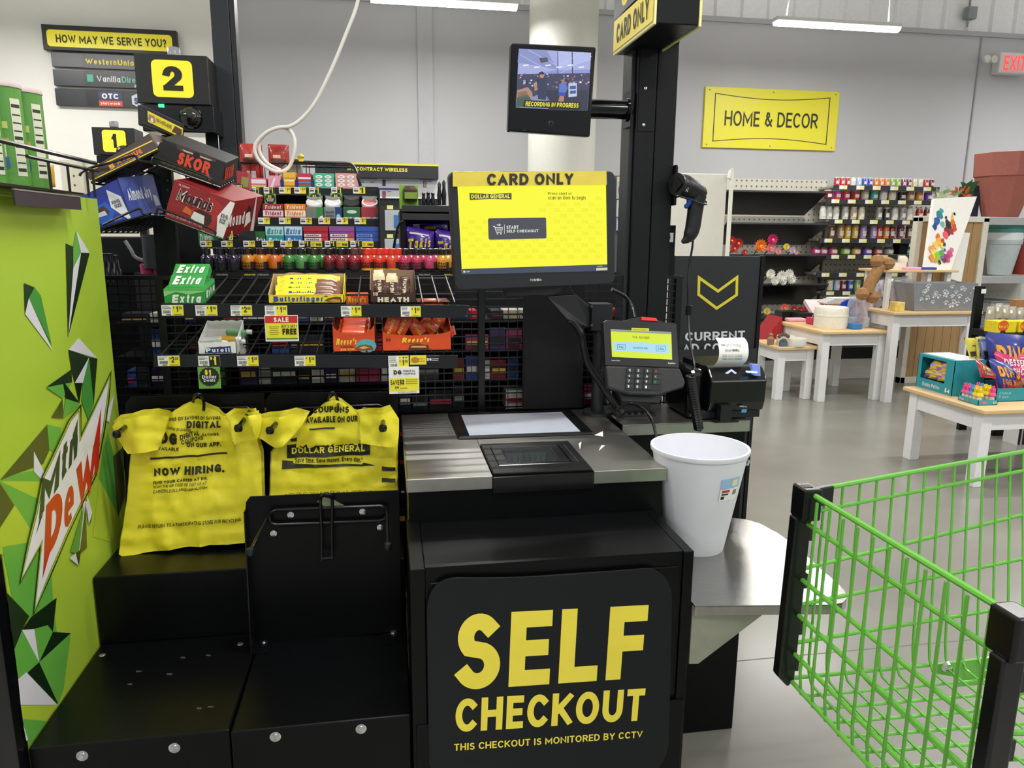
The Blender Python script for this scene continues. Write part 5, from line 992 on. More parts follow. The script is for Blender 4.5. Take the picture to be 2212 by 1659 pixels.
# ================================================================== BAGGING BASES
def bolt(par,P,ax,r=.008):
    mb=MB().use(CHROME); mb.lathe([(r*1.5,0),(r*1.5,.0015),(r,.002),(r,.005),(r*.5,.006),(0,.0055)],P,16,axis=ax,caps=True); mb.build('bolt',parent=par,smooth=True)
BZ,BY=.30,1.492; UZ,UY,UB=.487,1.892,2.125; SX_=-.358
t=thing('bagging_base',(-.56,1.8,0),'left black stepped metal bagging base against the green cooler','bagging platform')
mb=MB().use(BLACK); mb.box(FX+.003,SX_-.002,BY,UB,0,BZ); mb.build('lower_platform',parent=t,bevel=.004)
mb=MB().use(BLACK); mb.box(FX+.003,SX_+.03,UY,UB,BZ+.0005,UZ); mb.build('upper_step',parent=t,bevel=.003)
fr=FY(BY)
for x,y in((178,1632),(377,1615)): bolt(t,A(x,y,Y=BY),(0,-1,0))
for x,y in((221,1415),(519,1391)):
    mb=MB().use(M('a8a090',.3,metal=.7)); mb.lathe([(.008,0),(.006,.0012),(0,.0016)],A(x,y,Z=BZ),12,caps=True); mb.build('plug',parent=t)
t2=thing('bagging_base',(-.17,1.8,0),'right black metal bagging base beside the self checkout counter','bagging platform')
mb=MB().use(BLACK); mb.box(SX_+.002,KX0-.006,BY-.01,UB,0,BZ+.001); mb.build('lower_platform',parent=t2,bevel=.004)
mb=MB().use(BLACK); mb.box(SX_+.034,KX0-.006,UY,UB,BZ+.0015,UZ); mb.build('upper_step',parent=t2,bevel=.003)
for x,y in((595,1591),(780,1574)): bolt(t2,A(x,y,Y=BY-.01),(0,-1,0))
# scuffs on the left platform
mb=MB().use(M('3a3c40',.7,vary=.3,scale=300)); rn=random.Random(2)
for x,y in((300,1450),(395,1420),(450,1416),(365,1456),(430,1530),(455,1527),(280,1478)):
    mb.poly([A(x+rn.uniform(4,9)*cos(k*pi/3),y+rn.uniform(1.5,3)*sin(k*pi/3),Z=BZ+.0004) for k in range(6)])
mb.build('scuff_marks',parent=t,recalc=False)

# ---- bag racks
def rods(par,lst,r=.0045,name='rod'):
    for P in lst:
        mb=MB().use(M('0b0c0d',.18,vary=0)); mb.tube(P,r,10); mb.build(name,parent=par,smooth=True)
def rack(label,Yp,outline,rect,arms,loop,bolts,Ya,group='bag racks'):
    c=A(*outline[0],Y=Yp); t=thing('bag_rack',c,label,'bag rack')
    mb=MB().use(BLACK); mb.prism([A(x,y,Y=Yp) for x,y in outline],(0,.004,0)); mb.build('back_plate',parent=t,bevel=.001)
    R=[A(x,y,Y=Yp-.012) for x,y in rect]; 
    mb=MB().use(M('0b0c0d',.18,vary=0)); 
    pts=[]
    for i in range(4):
        a,b,c_=R[i-1],R[i],R[(i+1)%4]; pts+=[b+(a-b).normalized()*.015,b+(a-b).normalized()*.004+(c_-b).normalized()*.004,b+(c_-b).normalized()*.015]
    mb.tube(pts,.0045,10,closed=True); mb.build('rod_frame',parent=t,smooth=True)
    for (x0,y0),(x1,y1) in arms:
        a=A(x0,y0,Y=Yp-.012); b=A(x1,y1,Z=a.z-.005) if Ya is None else A(x1,y1,Y=Ya)
        rods(t,[[a,a+(b-a)*.05,b]],.0048,'arm'); mb=MB().use(M('15171a',.3)); mb.lathe([(0,-.011),(.008,-.008),(.011,0),(.008,.008),(0,.011)],b,14); mb.build('ball_end',parent=t,smooth=True)
    if loop: rods(t,[spline([A(x,y,Y=Y) for x,y,Y in loop],4)],.0042,'centre_hook')
    for x,y in bolts: bolt(t,A(x,y,Y=Yp),(0,-1,0),.0055)
    return t
YP=UB-.004
rackA=rack('black bag rack plate behind the NOW HIRING bags',YP,[(271,1150),(271,872),(284,857),(571,850),(571,1150)],[(320,885),(545,880),(545,905),(320,908)],[],[(419,900,YP-.01),(417,868,YP-.05),(422,853,YP-.08),(433,853,YP-.08),(440,868,YP-.06),(440,885,YP-.12)],[(366,895),(503,891)],None)
rackB=rack('black bag rack plate behind the second stack of bags',YP,[(577,1150),(575,862),(585,849),(858,846),(858,1150)],[(620,883),(828,874),(830,900),(620,905)],[],[(709,898,YP-.01),(708,868,YP-.05),(713,850,YP-.08),(723,850,YP-.08),(730,868,YP-.06),(730,885,YP-.12)],[(654,888),(787,883)],None)
YPc=1.835
rackC=rack('empty black bag rack standing in front, beside the counter',YPc,[(549,1398),(538,1200),(529,1120),(531,1085),(540,1073),(863,1059),(868,1362)],[(583,1102),(835,1092),(834,1124),(583,1134)],[((582,1108),(541,1192)),((835,1095),(838,1180))],None,[(628,1112),(783,1105),(821,1139),(591,1152)],1.66)
lp=[A(x,y,Y=Y) for x,y,Y in ((695,1212,1.80),(695,1150,1.812),(692,1085,1.815),(696,1072,1.81),(705,1067,1.805),(715,1072,1.81),(718,1085,1.815),(717,1150,1.812),(718,1210,1.80))]
rods(rackC,[spline(lp,4)],.0045,'centre_hook'); rods(rackC,[[A(693,1207,Y=1.80),A(720,1205,Y=1.80)]],.004,'rod')
for x,y in((700,1133),(712,1132)): pass
for (x,y),(xb,yb) in zip(((570,1386),(850,1366)),((545,1414),(828,1395))):
    P=[A(x-28,y-14,Z=BZ+.0015),A(x+26,y-18,Z=BZ+.0015),A(x+10,y+26,Z=BZ+.0015),A(x-30,y+28,Z=BZ+.0015)]
    mb=MB().use(BLACK); mb.prism(P,(0,0,.002)); mb.build('foot_bracket',parent=rackC); bolt(rackC,A(x,y,Z=BZ+.003),(0,0,1),.008)
mb=MB().use(M('0a0b0d',.3)); e=A(549,1398,Y=YPc); f_=A(529,1100,Y=YPc); mb.prism([e,e+Vec((.0,-.05,0)),f_+Vec((0,-.02,0)),f_],(.003,0,0)); mb.build('side_flange',parent=rackC)
mb=MB().use(M('7f8a68',.6,vary=.2)); mb.poly([A(x,y,Y=YPc-.002) for x,y in((684,1083),(700,1074),(722,1080),(745,1092),(702,1095))]); mb.build('torn_sticker',parent=rackC,recalc=False,label='torn pale green sticker scrap')

# ---- yellow carrier bags
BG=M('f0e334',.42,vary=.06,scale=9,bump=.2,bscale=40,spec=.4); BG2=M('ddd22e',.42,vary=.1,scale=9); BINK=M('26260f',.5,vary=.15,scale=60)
def crease(p,amp=1.0,ctr=None):
    q=Vec((p.x*14,0,p.z*5)); r=Vec((p.x*5+3,1,p.z*26)); d=abs(noise.noise(q))*.020+abs(noise.noise(r))*.010+noise.noise(Vec((p.x*45,2,p.z*40)))*.0035
    return d*amp
g6=lambda x,y:(220+x/3.253,820+y/3.253)
def bagstack(label,Yb,body,dome,hl,hr,texts,hooks,lean=.05):
    z0=UZ
    def fb(p,off=0):
        k=(p.z-z0)/.4; return Vec((p.x,p.y-lean*(1-min(1,max(0,k)))-.012+crease(p)+off,p.z))
    c=A(*body[0],Y=Yb); t=thing('plastic_bag_stack',(c.x,c.y,z0),label,'plastic bags')
    F_=FY(Yb)
    for k,(dx,dy) in enumerate(((0,0),(-4,2),(3,3))):
        mb=MB().use(BG if k==0 else BG2); sheet(mb,F_,[(x+dx,y+dy*0) for x,y in body],.011,lambda p:fb(p,.012*k)); mb.build('bag_body' if k==0 else 'bag_layer',parent=t,smooth=True)
    mb=MB().use(BG); sheet(mb,F_,dome,.010,lambda p:Vec((p.x,p.y-.03+crease(p)-.0,p.z))); mb.build('centre_tab',parent=t,smooth=True)
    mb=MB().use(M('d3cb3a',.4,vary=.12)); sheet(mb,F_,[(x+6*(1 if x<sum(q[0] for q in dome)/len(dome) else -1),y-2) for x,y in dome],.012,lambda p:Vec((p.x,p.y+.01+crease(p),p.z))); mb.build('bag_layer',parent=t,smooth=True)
    for H_2,s in((hl,-1),(hr,1)):
        for k in range(3):
            YY=Yb-.10+.035*k
            mb=MB().use(BG if k==0 else BG2); Fh=FY(YY); cx=sum(q[0] for q in H_2)/len(H_2)
            P=[(x+(4*k*-s if k else 0),y-7*k) for x,y in H_2]
            sheet(mb,Fh,P,.010,lambda p:Vec((p.x,p.y+crease(p,1.3)+abs(p.x-A(cx,900,Y=YY).x)*.35*(1 if k<2 else .5),p.z))); mb.build('handle',parent=t,smooth=True)
    for (x0,y0),(x1,y1) in hooks:
        a=A(x0,y0,Y=Yb+.03); b=A(x1,y1,Y=Yb-.15); mb=MB().use(M('0b0c0d',.18,vary=0)); d=(b-a)
        mb.tube([a,a+d*.55,b],[.006,.0065,.0075],10); mb.lathe([(0,-.011),(.009,-.008),(.0115,0),(.009,.008),(0,.011)],b,14)
        rk=rackA if x0<570 else rackB; mb.build('hook_arm',parent=rk,smooth=True)
    mb=MB()
    for tx in texts:
        s,a,b,c_=tx[:4]; bo=tx[4] if len(tx)>4 else .03; up=len(tx)>5
        fn=(lambda p:Vec((p.x,p.y-.03+crease(p)-.0035,p.z))) if up else (lambda p:fb(p,-.003))
        if s is None: 
            mb.use(BINK); sheet(mb,F_,[g6(*q) for q in a],.012,fn)
        else: mb.pt(F_,s,g6(*a),g6(*b),g6(*c_),BINK,w=0,bold=bo,fn=fn)
    mb.build('print',parent=t,recalc=False); return t
YB=2.075
bagstack('stack of yellow carrier bags printed NOW HIRING on the left rack',YB,
 [(291,960),(330,905),(400,890),(480,895),(545,905),(566,970),(571,1062),(573,1152),(532,1157),(480,1160),(417,1166),(340,1176),(283,1185),(272,1179),(280,1120),(286,1072),(288,1010)],
 [(330,985),(338,925),(360,897),(385,880),(417,867),(441,870),(475,884),(497,905),(510,930),(512,985),(440,1000),(380,1000)],
 [(234,927),(250,912),(275,908),(300,901),(330,900),(357,906),(348,940),(335,978),(300,980),(272,984),(261,974),(246,950)],
 [(494,911),(510,900),(535,900),(560,897),(563,910),(560,935),(555,950),(530,956),(503,965),(496,940)],
 [('NOW HIRING.',(392,652),(874,632),(390,598),.09),('FIND YOUR CAREER AT DG.',(392,702),(758,682),(392,682),.05),('SCAN THE QR CODE OR VISIT US AT',(392,732),(752,712),(392,713),.02),('CAREERS.DOLLARGENERAL.COM',(392,764),(758,742),(392,744),.02),
  ('PLEASE RETURN TO A PARTICIPATING STORE FOR RECYCLING',(294,1004),(998,950),(294,980),.02),
  ('AVAILABLE',(392,475),(560,480),(392,452),.05,1),('ON OUR APP.',(612,458),(850,454),(612,424),.06,1),('DG',(425,432),(548,440),(432,348),.09,1),('DIGITAL',(572,408),(700,375),(566,372),.05,1),('COUPONS',(580,440),(730,402),(576,410),.05,1),('SAVINGS ON SAVINGS ON SAVINGS',(440,275),(850,262),(440,250),.05,1),('DIGITAL',(610,328),(850,318),(610,280),.07,1),('ON SAVINGS ON SAVINGS.',(440,325),(640,355),(446,305),.04,1),('SAVINGS.',(722,378),(838,378),(722,358),.05,1),
  (None,[(360,530),(890,496),(890,508),(360,544)],None,None)],
 [((300,898),(252,938)),((545,880),(515,925))])
bagstack('stack of yellow carrier bags with black store banner on the right rack',YB,
 [(589,975),(640,915),(700,885),(760,885),(820,905),(856,965),(857,1060),(857,1150),(700,1156),(590,1160),(589,1066)],
 [(640,975),(645,930),(668,898),(690,878),(709,864),(726,860),(742,864),(765,882),(785,905),(800,975),(720,990)],
 [(554,911),(575,906),(600,902),(630,898),(660,906),(650,925),(628,948),(610,966),(592,970),(577,963),(557,952)],
 [(778,903),(800,898),(830,895),(850,890),(862,908),(862,940),(859,971),(830,966),(779,962),(776,930)],
 [(None,[(1335,400),(1430,388),(1600,384),(1700,390),(1810,408),(1812,425),(1600,410),(1338,420)],None,None),(None,[(1310,440),(1600,430),(1810,428),(1885,440),(1885,508),(1600,520),(1308,536)],None,None),
  (None,[(1276,548),(1350,555),(1355,570),(1600,578),(1830,572),(1840,560),(1925,578),(1700,592),(1440,598),(1276,606)],None,None),
  ('Save time. Save money. Every day.*',(1364,566),(1834,556),(1364,534),.03),('COUPONS',(1490,220),(1740,215),(1490,175),.06,1),('AVAILABLE ON OUR',(1440,290),(1800,280),(1440,245),.06,1),(None,[(1466,325),(1640,320),(1640,332),(1466,336)],None,None,0,1),
  ('PLEASE RETURN TO A PARTICIPATING STORE FOR RECYCLING',(1912,742),(1300,768),(1912,764),.01),(None,[(1968,584),(2062,590),(2062,612),(1968,612)],None,None),(None,[(1968,662),(2062,665),(2062,688),(1968,688)],None,None)],
 [((620,888),(583,930)),((828,882),(827,925))])
_f=FY(YB); mb=MB(); 
mb.pt(_f,'DOLLAR GENERAL',g6(1342,506),g6(1850,482),g6(1342,462),M('e8dc46',.45,vary=.05),w=.0,bold=.05,fn=lambda p:Vec((p.x,p.y-.05*(1-min(1,max(0,(p.z-UZ)/.4)))-.012+crease(p)-.0052,p.z)))
bb=[o for o in COL.objects if o.name.startswith('plastic_bag_stack')][-1]; mb.build('banner_lettering',parent=bb,recalc=False)
# ================================================================== PRODUCT HELPERS
def prints(mb,fr,pr,w0=.0005):
    for i,q in enumerate(pr):
        k=q[0]
        if k=='t': mb.ft(fr,q[1],q[2],q[3],q[4],q[5],M(q[6],.45,vary=0),w0+.0012,bold=q[7] if len(q)>7 else .04,shear=q[8] if len(q)>8 else 0)
        elif k=='r': mb.fr_(fr,q[1],q[2],q[3],q[4],M(q[5],.45,vary=.04),w0+i*.00012)
        elif k=='p': mb.fp(fr,q[1],M(q[2],.45,vary=.05),w0+i*.00012)
        elif k=='o': mb.poly([fr.f(q[1]+q[3]*cos(a*pi/8),q[2]+q[4]*sin(a*pi/8),w0+i*.00012) for a in range(16)],M(q[5],.45,vary=.05))
def hexbox(name,label,cat,Q,ext,col,pr=(),side=(),group=None,top=None,rough=.4):   # Q = front quad BL,BR,TR,TL ; ext = depth vector
    Q=[Vec(q) for q in Q]; ext=Vec(ext); c=(Q[0]+Q[1])/2+ext/2; t=thing(name,c,label,cat,group)
    mb=MB().use(M(col,rough,vary=.05)); mb.prism(Q,ext); mb.build('box_body',parent=t,bevel=.0008)
    mb=MB(); fr=Fr(Q[0],Q[1]-Q[0],Q[3]-Q[0],(Q[1]-Q[0]).length,(Q[3]-Q[0]).length); prints(mb,fr,pr)
    if side:
        fs=Fr(Q[1],ext,Q[2]-Q[1],ext.length,(Q[2]-Q[1]).length); prints(mb,fs,side)
    if top:
        ft=Fr(Q[3],Q[2]-Q[3],ext,(Q[2]-Q[3]).length,ext.length); prints(mb,ft,top)
    if mb.v: mb.build('print',parent=t,recalc=False)
    return t
def carton(name,label,cat,x0,x1,yt,yb,Y,d,col,pr=(),side=(),group=None,top=None,rough=.4):
    a=A(x0,yb,Y=Y); b=A(x1,yb,Y=Y); c=A(x0,yt,Y=Y)
    return hexbox(name,label,cat,[a,(b.x,Y,a.z),(b.x,Y,c.z),(a.x,Y,c.z)],(0,d,0),col,pr,side,group,top,rough)
def tag(x0,x1,yt,yb,Y,price,label,style='y',par=None,near=True,group='shelf price tags',name='price_tag'):
    a=A(x0,yb,Y=Y); b=A(x1,yb,Y=Y); c=A(x0,yt,Y=Y); fr=Fr((a.x,Y,a.z),(1,0,0),(0,0,1),b.x-a.x,c.z-a.z)
    mb=MB().use(PAPER); mb.box(a.x,b.x,Y,Y+.001,a.z,c.z); t=mb.build(name,label=label,cat='price tag',group=group,origin=(a.x,Y,a.z))
    mb=MB(); yc={'y':'f3e634','k':'1a1a1c'}[style]; pc={'y':'24240f','k':'f3e634'}[style]
    mb.fr_(fr,.5,0,1,.97,M(yc,.45,vary=0),.0004)
    d,cts=price
    if cts: 
        mb.ft(fr,'$',.54,.66,.6,.86,M(pc,.5,vary=0),.001,bold=.02); mb.ft(fr,d,.62 if d!='1' else .68,.34,.77,.9,M(pc,.5,vary=0),.001,bold=.03); mb.ft(fr,cts,.8,.6,.95,.86,M(pc,.5,vary=0),.001,bold=.03)
    else: mb.ft(fr,'$',.54,.6,.66,.9,M(pc,.5,vary=0),.001,bold=.03); mb.ft(fr,d,.7,.1,.84,.92,M(pc,.5,vary=0),.001,bold=.06)
    K=M('4a4a48',.6,vary=0)
    if near:
        rn=random.Random(int(x0)); x=.08
        while x<.42: w_=rn.choice([.01,.02,.03]); mb.fr_(fr,x,.22,x+w_,.5,K,.0006); x+=w_+rn.choice([.012,.02])
        for yy in(.88,.76,.64): mb.fr_(fr,.04,yy,.04+rn.uniform(.25,.42),yy+.04,K,.0006)
        mb.fr_(fr,.2,.06,.42,.14,K,.0006); mb.fr_(fr,.56,.08,.92,.12,K,.0008)
    else:
        mb.fr_(fr,.06,.3,.42,.55,K,.0006); mb.fr_(fr,.06,.7,.4,.78,K,.0006)
    mb.build('print',parent=t,recalc=False); return t
def deal(x0,x1,yt,yb,Y,label,near=False):
    a=A(x0,yb,Y=Y); b=A(x1,yb,Y=Y); c=A(x0,yt,Y=Y); fr=Fr((a.x,Y,a.z),(1,0,0),(0,0,1),b.x-a.x,c.z-a.z); ar=fr.W/fr.H
    mb=MB().use(M('6fae4a',.5,vary=.03)); mb.box(a.x,b.x,Y,Y+.001,a.z,c.z); t=mb.build('deal_card',label=label,cat='price card',group='one dollar deal cards' ,origin=(a.x,Y,a.z))
    mb=MB(); n=36; mb.poly([fr.f(.5+(.43+.04*(k%2))*cos(2*pi*k/n),.55+(.43+.04*(k%2))*ar*sin(2*pi*k/n),.0005) for k in range(n)],M('24261f',.5,vary=0))
    mb.ft(fr,'$1',.3,.62,.6,.88,M('f0e634',.5,vary=0),.001,bold=.06); mb.ft(fr,'Dollar',.18,.47,.82,.62,WHITE,.001,bold=.04); mb.ft(fr,'Deals',.24,.32,.76,.46,WHITE,.001,bold=.04)
    mb.build('print',parent=t,recalc=False); return t
def bar(P,u,up,L,w,h,col,col2,txt,label,group,tc='1c3a8c',name='candy_bar'):      # wrapped bar: P = left end centre, u = long direction
    u=Vec(u).normalized(); up=Vec(up); up=(up-u*up.dot(u)).normalized(); s=u.cross(up)
    t=thing(name,P,label,'candy bar',group); mb=MB(); N=8
    prof=[(0,.75,.06),(.05,.8,.08),(.08,.7,.5),(.14,.95,.95),(.5,1,1),(.62,1,1),(.86,.95,.95),(.92,.7,.5),(.95,.8,.08),(1,.75,.06)]
    base=0; vs=[]
    for f,ww,hh in prof: vs+=[Vec(P)+u*L*f+s*(w/2*ww*cos(2*pi*k/N+pi/8))+up*(h/2*hh*sin(2*pi*k/N+pi/8)) for k in range(N)]
    mb.use(M(col,.3,vary=.08,coat=.4)); n0=len(prof)
    fa=[];
    for i in range(n0-1):
        mb.use(M(col if i<5 else col2,.3,vary=.08,coat=.4)); 
        for k in range(N): fa.append(([i*N+k,i*N+(k+1)%N,(i+1)*N+(k+1)%N,(i+1)*N+k],mb.cur))
    mb.v=[Vec(v) for v in vs]; mb.f=[a for a,_ in fa]; mb.mi=[b for _,b in fa]; mb.build('wrapper',parent=t,smooth=True)
    if txt:
        fr=Fr(Vec(P)-s*w*.5*.0,u,up,L,h); 
        # lettering sits on the facet that looks at the shopper
        best=None
        toc=(Vec((0,0,H))-Vec(P)).normalized()
        for k in range(N):
            a=2*pi*(k+.5)/N+pi/8; n=s*cos(a)/w+up*sin(a)/h; n.normalize()
            if best is None or n.dot(toc)>best[0]: best=(n.dot(toc),n,a)
        n=best[1]; a=best[2]; cpt=Vec(P)+s*(w/2*.94*cos(a))+up*(h/2*.94*sin(a)); e=n.cross(u); e=e if e.z>0 else -e
        fw=min(w,h)*.55; fr=Fr(cpt-e*fw*.5,u,e,L,fw); fr.n=n
        mb=MB(); mb.ft(fr,txt,.2,.0,.74,1,M(tc,.4,vary=0),.0008,bold=.05,shear=.15); mb.build('lettering',parent=t,recalc=False)
    return t
def opentray(name,label,cat,Q,d,hb,col,inner,pr=(),side=(),group=None,ragged=True,cut=.0):
    # open display carton: front panel quad Q, depth d, back wall rises hb above the front
    BL,BR,TR,TL=[Vec(q) for q in Q]; D=Vec((0,d,0)); U=(TL-BL).normalized(); th=.0015
    t=thing(name,(BL+BR)/2+D/2,label,cat,group); up=U*hb
    mb=MB().use(M(col,.5,vary=.05))
    rn=random.Random(int(BL.x*1000)); n=14
    topf=[TR+(TL-TR)*i/n+U*(rn.uniform(-.0012,.0012) if ragged else 0)-U*cut*max(0,sin(pi*i/n))**.5 for i in range(n+1)]
    mb.prism([BL,BR]+topf,(0,th,0)); mb.use(M(inner,.8,vary=.06))
    topb=[TR+up+(TL-TR)*i/n+U*rn.uniform(-.002,.002)+D for i in range(n+1)]
    mb.prism([BL+D,BR+D]+topb,(0,-th,0)); mb.prism([BL,BR,BR+D,BL+D],U*th)
    mb.build('carton_front',parent=t)
    for X_,(b,tp),sg in ((0,(BL,TL),1),(1,(BR,TR),-1)):
        mb=MB().use(M(inner if X_==0 else col,.6,vary=.06)); P=[b+D*k/8 for k in(0,8)]; ed=[tp+up*min(1,max(0,(1-k/8-.25)/.5) if False else (1-k/8)*1.0)+D*(1-k/8) for k in range(9)]
        mb.prism(P+ed,(th*sg,0,0)); mb.build('side_wall',parent=t)
    mb=MB(); fr=Fr(BL,BR-BL,TL-BL,(BR-BL).length,(TL-BL).length); prints(mb,fr,pr); 
    if side: fs=Fr(BR,D,TR-BR,d,(TR-BR).length); prints(mb,fs,side)
    if mb.v: mb.build('print',parent=t,recalc=False)
    return t
def pillow(name,label,cat,Q,bulge,col,pr=(),group=None,crimp=True,rough=.28,n=12,seed=1,back=True):
    BL,BR,TR,TL=[Vec(q) for q in Q]; t=thing(name,(BL+BR)/2,label,cat,group); fr=Fr(BL,BR-BL,TL-BL,(BR-BL).length,(TL-BL).length)
    def sf(a,b,s=1,off=0):
        P=BL*(1-a)*(1-b)+BR*a*(1-b)+TR*a*b+TL*(1-a)*b; a_=min(1,max(0,a)); b_=min(1,max(0,b))
        w_=noise.noise(Vec((a*3+seed,b*4,seed)))*.35+abs(noise.noise(Vec((a*9+seed,b*5,seed*2))))*.3
        h=bulge*(max(0,sin(pi*a_))**.55)*(max(0,sin(pi*b_))**.6)*(1+w_*s)
        return P+fr.n*(s*h+off)
    mb=MB().use(M(col,rough,vary=.08,coat=.5)); m=n+1
    mb.add([sf(i/n,j/n) for j in range(m) for i in range(m)],[(j*m+i,j*m+i+1,(j+1)*m+i+1,(j+1)*m+i) for j in range(n) for i in range(n)])
    if back: mb.add([sf(i/n,j/n,-1) for j in range(m) for i in range(m)],[(j*m+i,j*m+i+1,(j+1)*m+i+1,(j+1)*m+i) for j in range(n) for i in range(n)])
    mb.build('bag_film',parent=t,smooth=True,recalc=False)
    mb=MB()
    for i,q in enumerate(pr):
        if q[0]=='t':
            vs,fs,_=textgeo(q[1],q[7] if len(q)>7 else .05,q[8] if len(q)>8 else 0); mb.use(M(q[6],.4,vary=0)); dy=q[9] if len(q)>9 else 0
            mb.add([sf(q[2]+(q[4]-q[2])*x, q[3]+(q[5]-q[3])*y+dy*x,1,.003+z*.0003) for x,y,z in vs],fs)
        elif q[0]=='r':
            k=6; mb.use(M(q[5],.4,vary=.06)); mb.add([sf(q[1]+(q[3]-q[1])*u/k,q[2]+(q[4]-q[2])*v/k,1,.0015+i*.0002) for v in range(k+1) for u in range(k+1)],[(v*(k+1)+u,v*(k+1)+u+1,(v+1)*(k+1)+u+1,(v+1)*(k+1)+u) for v in range(k) for u in range(k)])
    if mb.v: mb.build('print',parent=t,recalc=False)
    return t

# ================================================================== WIRE GRID WALL
GY=2.44; gx0=A(215,700,Y=GY).x; gx1=A(1462,700,Y=GY).x; gz1=A(1130,600,Y=GY).z; gz0=.45
t=thing('wire_grid_wall',((gx0+gx1)/2,GY,0),'black wire grid wall behind the bagging racks and counter','grid wall')
mb=MB().use(WIRE); z=gz0
while z<=gz1+.001: mb.box(gx0,gx1,GY-.002,GY+.002,z-.0022,z+.0022); z+=.0245
mb.build('cross_wires',parent=t,kind='stuff')
mb=MB().use(WIRE); x=gx0
while x<=gx1: mb.box(x-.0012,x+.0012,GY+.002,GY+.004,gz0,gz1); x+=.031
mb.build('upright_wires',parent=t,kind='stuff')
for x in(gx0,A(352,700,Y=GY).x,A(1040,800,Y=GY).x,gx1):
    mb=MB().use(WIRE); mb.box(x-.012,x+.012,GY-.006,GY+.02,0,gz1+.005); mb.build('upright_bar',parent=t,bevel=.002)
mb=MB().use(WIRE); mb.box(gx0,gx1,GY-.005,GY+.01,gz1-.004,gz1+.008); mb.build('top_bar',parent=t)
# black uprights of the rack at the left of the shelves
mb=MB().use(BLK2); a=A(352,700,Y=2.5); b=A(385,700,Y=2.5); mb.box(a.x,b.x,2.48,2.54,0,A(370,360,Y=2.5).z); mb.build('rack_upright',label='black steel upright between the two snack racks',cat='post',bevel=.003)

# ================================================================== TWO WIRE SHELVES
LYf=2.10
def wshelf(TL,TR,BR,BL,yback,label):
    q=[A(x,y,Y=LYf) for x,y in(BL,BR,TR,TL)]; t=thing('wire_shelf',((q[0].x+q[1].x)/2,LYf,q[0].z),label,'shelf')
    mb=MB().use(RAIL); mb.prism(q,(0,.004,0)); mb.build('price_rail',parent=t,bevel=.001)
    mb=MB().use(M('0e0f11',.4)); w_=(q[1].x-q[0].x); mb.prism([q[1]+Vec((-.03,-.001,0)),q[1]+Vec((.008,-.001,.002)),q[2]+Vec((.008,-.001,-.002)),q[2]+Vec((-.03,-.001,0))],(0,.006,0)); mb.build('end_clip',parent=t)
    zf=q[3].z-.004; zb=A((TL[0]+TR[0])/2,yback,Y=GY-.01).z
    n=int(w_/.047)
    for k in range(n+1):
        x=q[0].x+.02+(w_-.04)*k/n; mb=MB().use(M('1c1e20',.35,vary=0)); mb.tube([(x,LYf+.004,zf),(x,GY-.006,zb)],.0026,6); mb.build('wire',parent=t,smooth=True)
    for f in(.35,.98):
        mb=MB().use(WIRE); y=LYf+(GY-LYf)*f-.008; z=zf+(zb-zf)*f-.004; mb.tube([(q[0].x+.01,y,z),(q[1].x-.01,y,z)],.003,6); mb.build('cross_wire',parent=t,smooth=True)
    return zf,(zb-zf)/(GY-LYf),q
z1,sl1,q1=wshelf((349,655),(1009,659),(998,687),(347,684),598,'upper black wire shelf with candy boxes above the carrier bags')
z2,sl2,q2=wshelf((332,766),(983,767),(982,796),(331,793),697,'lower black wire shelf with three candy boxes and a wipes box')
TY=LYf-.0015
for x0,x1,pr_,lab in ((350,397,('1','50'),'price tag reading $1.50 under the green gum carton'),(423,470,('1','50'),'price tag reading $1.50 right of the green gum carton'),(499,545,('2','85'),'price tag reading $2.85 on the upper wire shelf'),(573,621,('1','35'),'price tag reading $1.35 above the red sale card'),(737,781,('1','35'),'price tag reading $1.35 left of the brown toffee box'),(866,909,('1','35'),'price tag reading $1.35 at the right of the upper wire shelf')):
    tag(x0,x1,659+(x0-350)*.006,682+(x0-350)*.004,TY,pr_,lab)
for x0,x1,pr_,lab,st in ((342,389,('2','25'),'price tag reading $2.25 at the left of the lower wire shelf','y'),(429,476,('1',None),'black price tag reading $1 above the green deal card','k'),(513,559,('1','35'),'price tag reading $1.35 right of the wipes box','y'),(637,682,('1','35'),'price tag reading $1.35 in the middle of the lower wire shelf','y'),(839,883,('1','35'),'upper price tag reading $1.35 above the coupon card','y')):
    tag(x0,x1,769,791,TY,pr_,lab,st)
tag(840,883,775,797,TY-.004,('1','35'),'price tag reading $1.35 overlapping the coupon card')
# sale card, deal card, coupon card
def card(x0,x1,yt,yb,Y,pr,label,name='sale_card',col='f3f2ee'):
    a=A(x0,yb,Y=Y); b=A(x1,yb,Y=Y); c=A(x0,yt,Y=Y); fr=Fr((a.x,Y,a.z),(1,0,0),(0,0,1),b.x-a.x,c.z-a.z)
    mb=MB().use(M(col,.5,vary=.02)); mb.box(a.x,b.x,Y,Y+.001,a.z,c.z); t=mb.build(name,label=label,cat='price card',origin=(a.x,Y,a.z),bevel=.0004); mb=MB(); prints(mb,fr,pr); mb.build('print',parent=t,recalc=False)
card(574,646,681,738,TY-.003,[('r',.03,.1,.97,.7,'f1e53a'),('r',.02,.7,.98,.97,'cf2c2c'),('t','SALE',.27,.74,.72,.92,'f4f0ea',.06),('t','BUY 2, GET 1',.5,.53,.96,.63,'2a2a18',.02),('t','FREE',.52,.26,.94,.49,'1c1c14',.09),('r',.12,.55,.42,.57,'6a662a'),('r',.14,.48,.4,.5,'6a662a'),('r',.14,.41,.4,.43,'6a662a'),('r',.12,.34,.42,.36,'6a662a'),('r',.14,.27,.4,.29,'6a662a'),('r',.03,.08,.97,.13,'3f8f3a')],'red and yellow SALE buy two get one free card')
deal(430,478,793,840,TY-.002,'large green one dollar deals card below the wipes box',True)
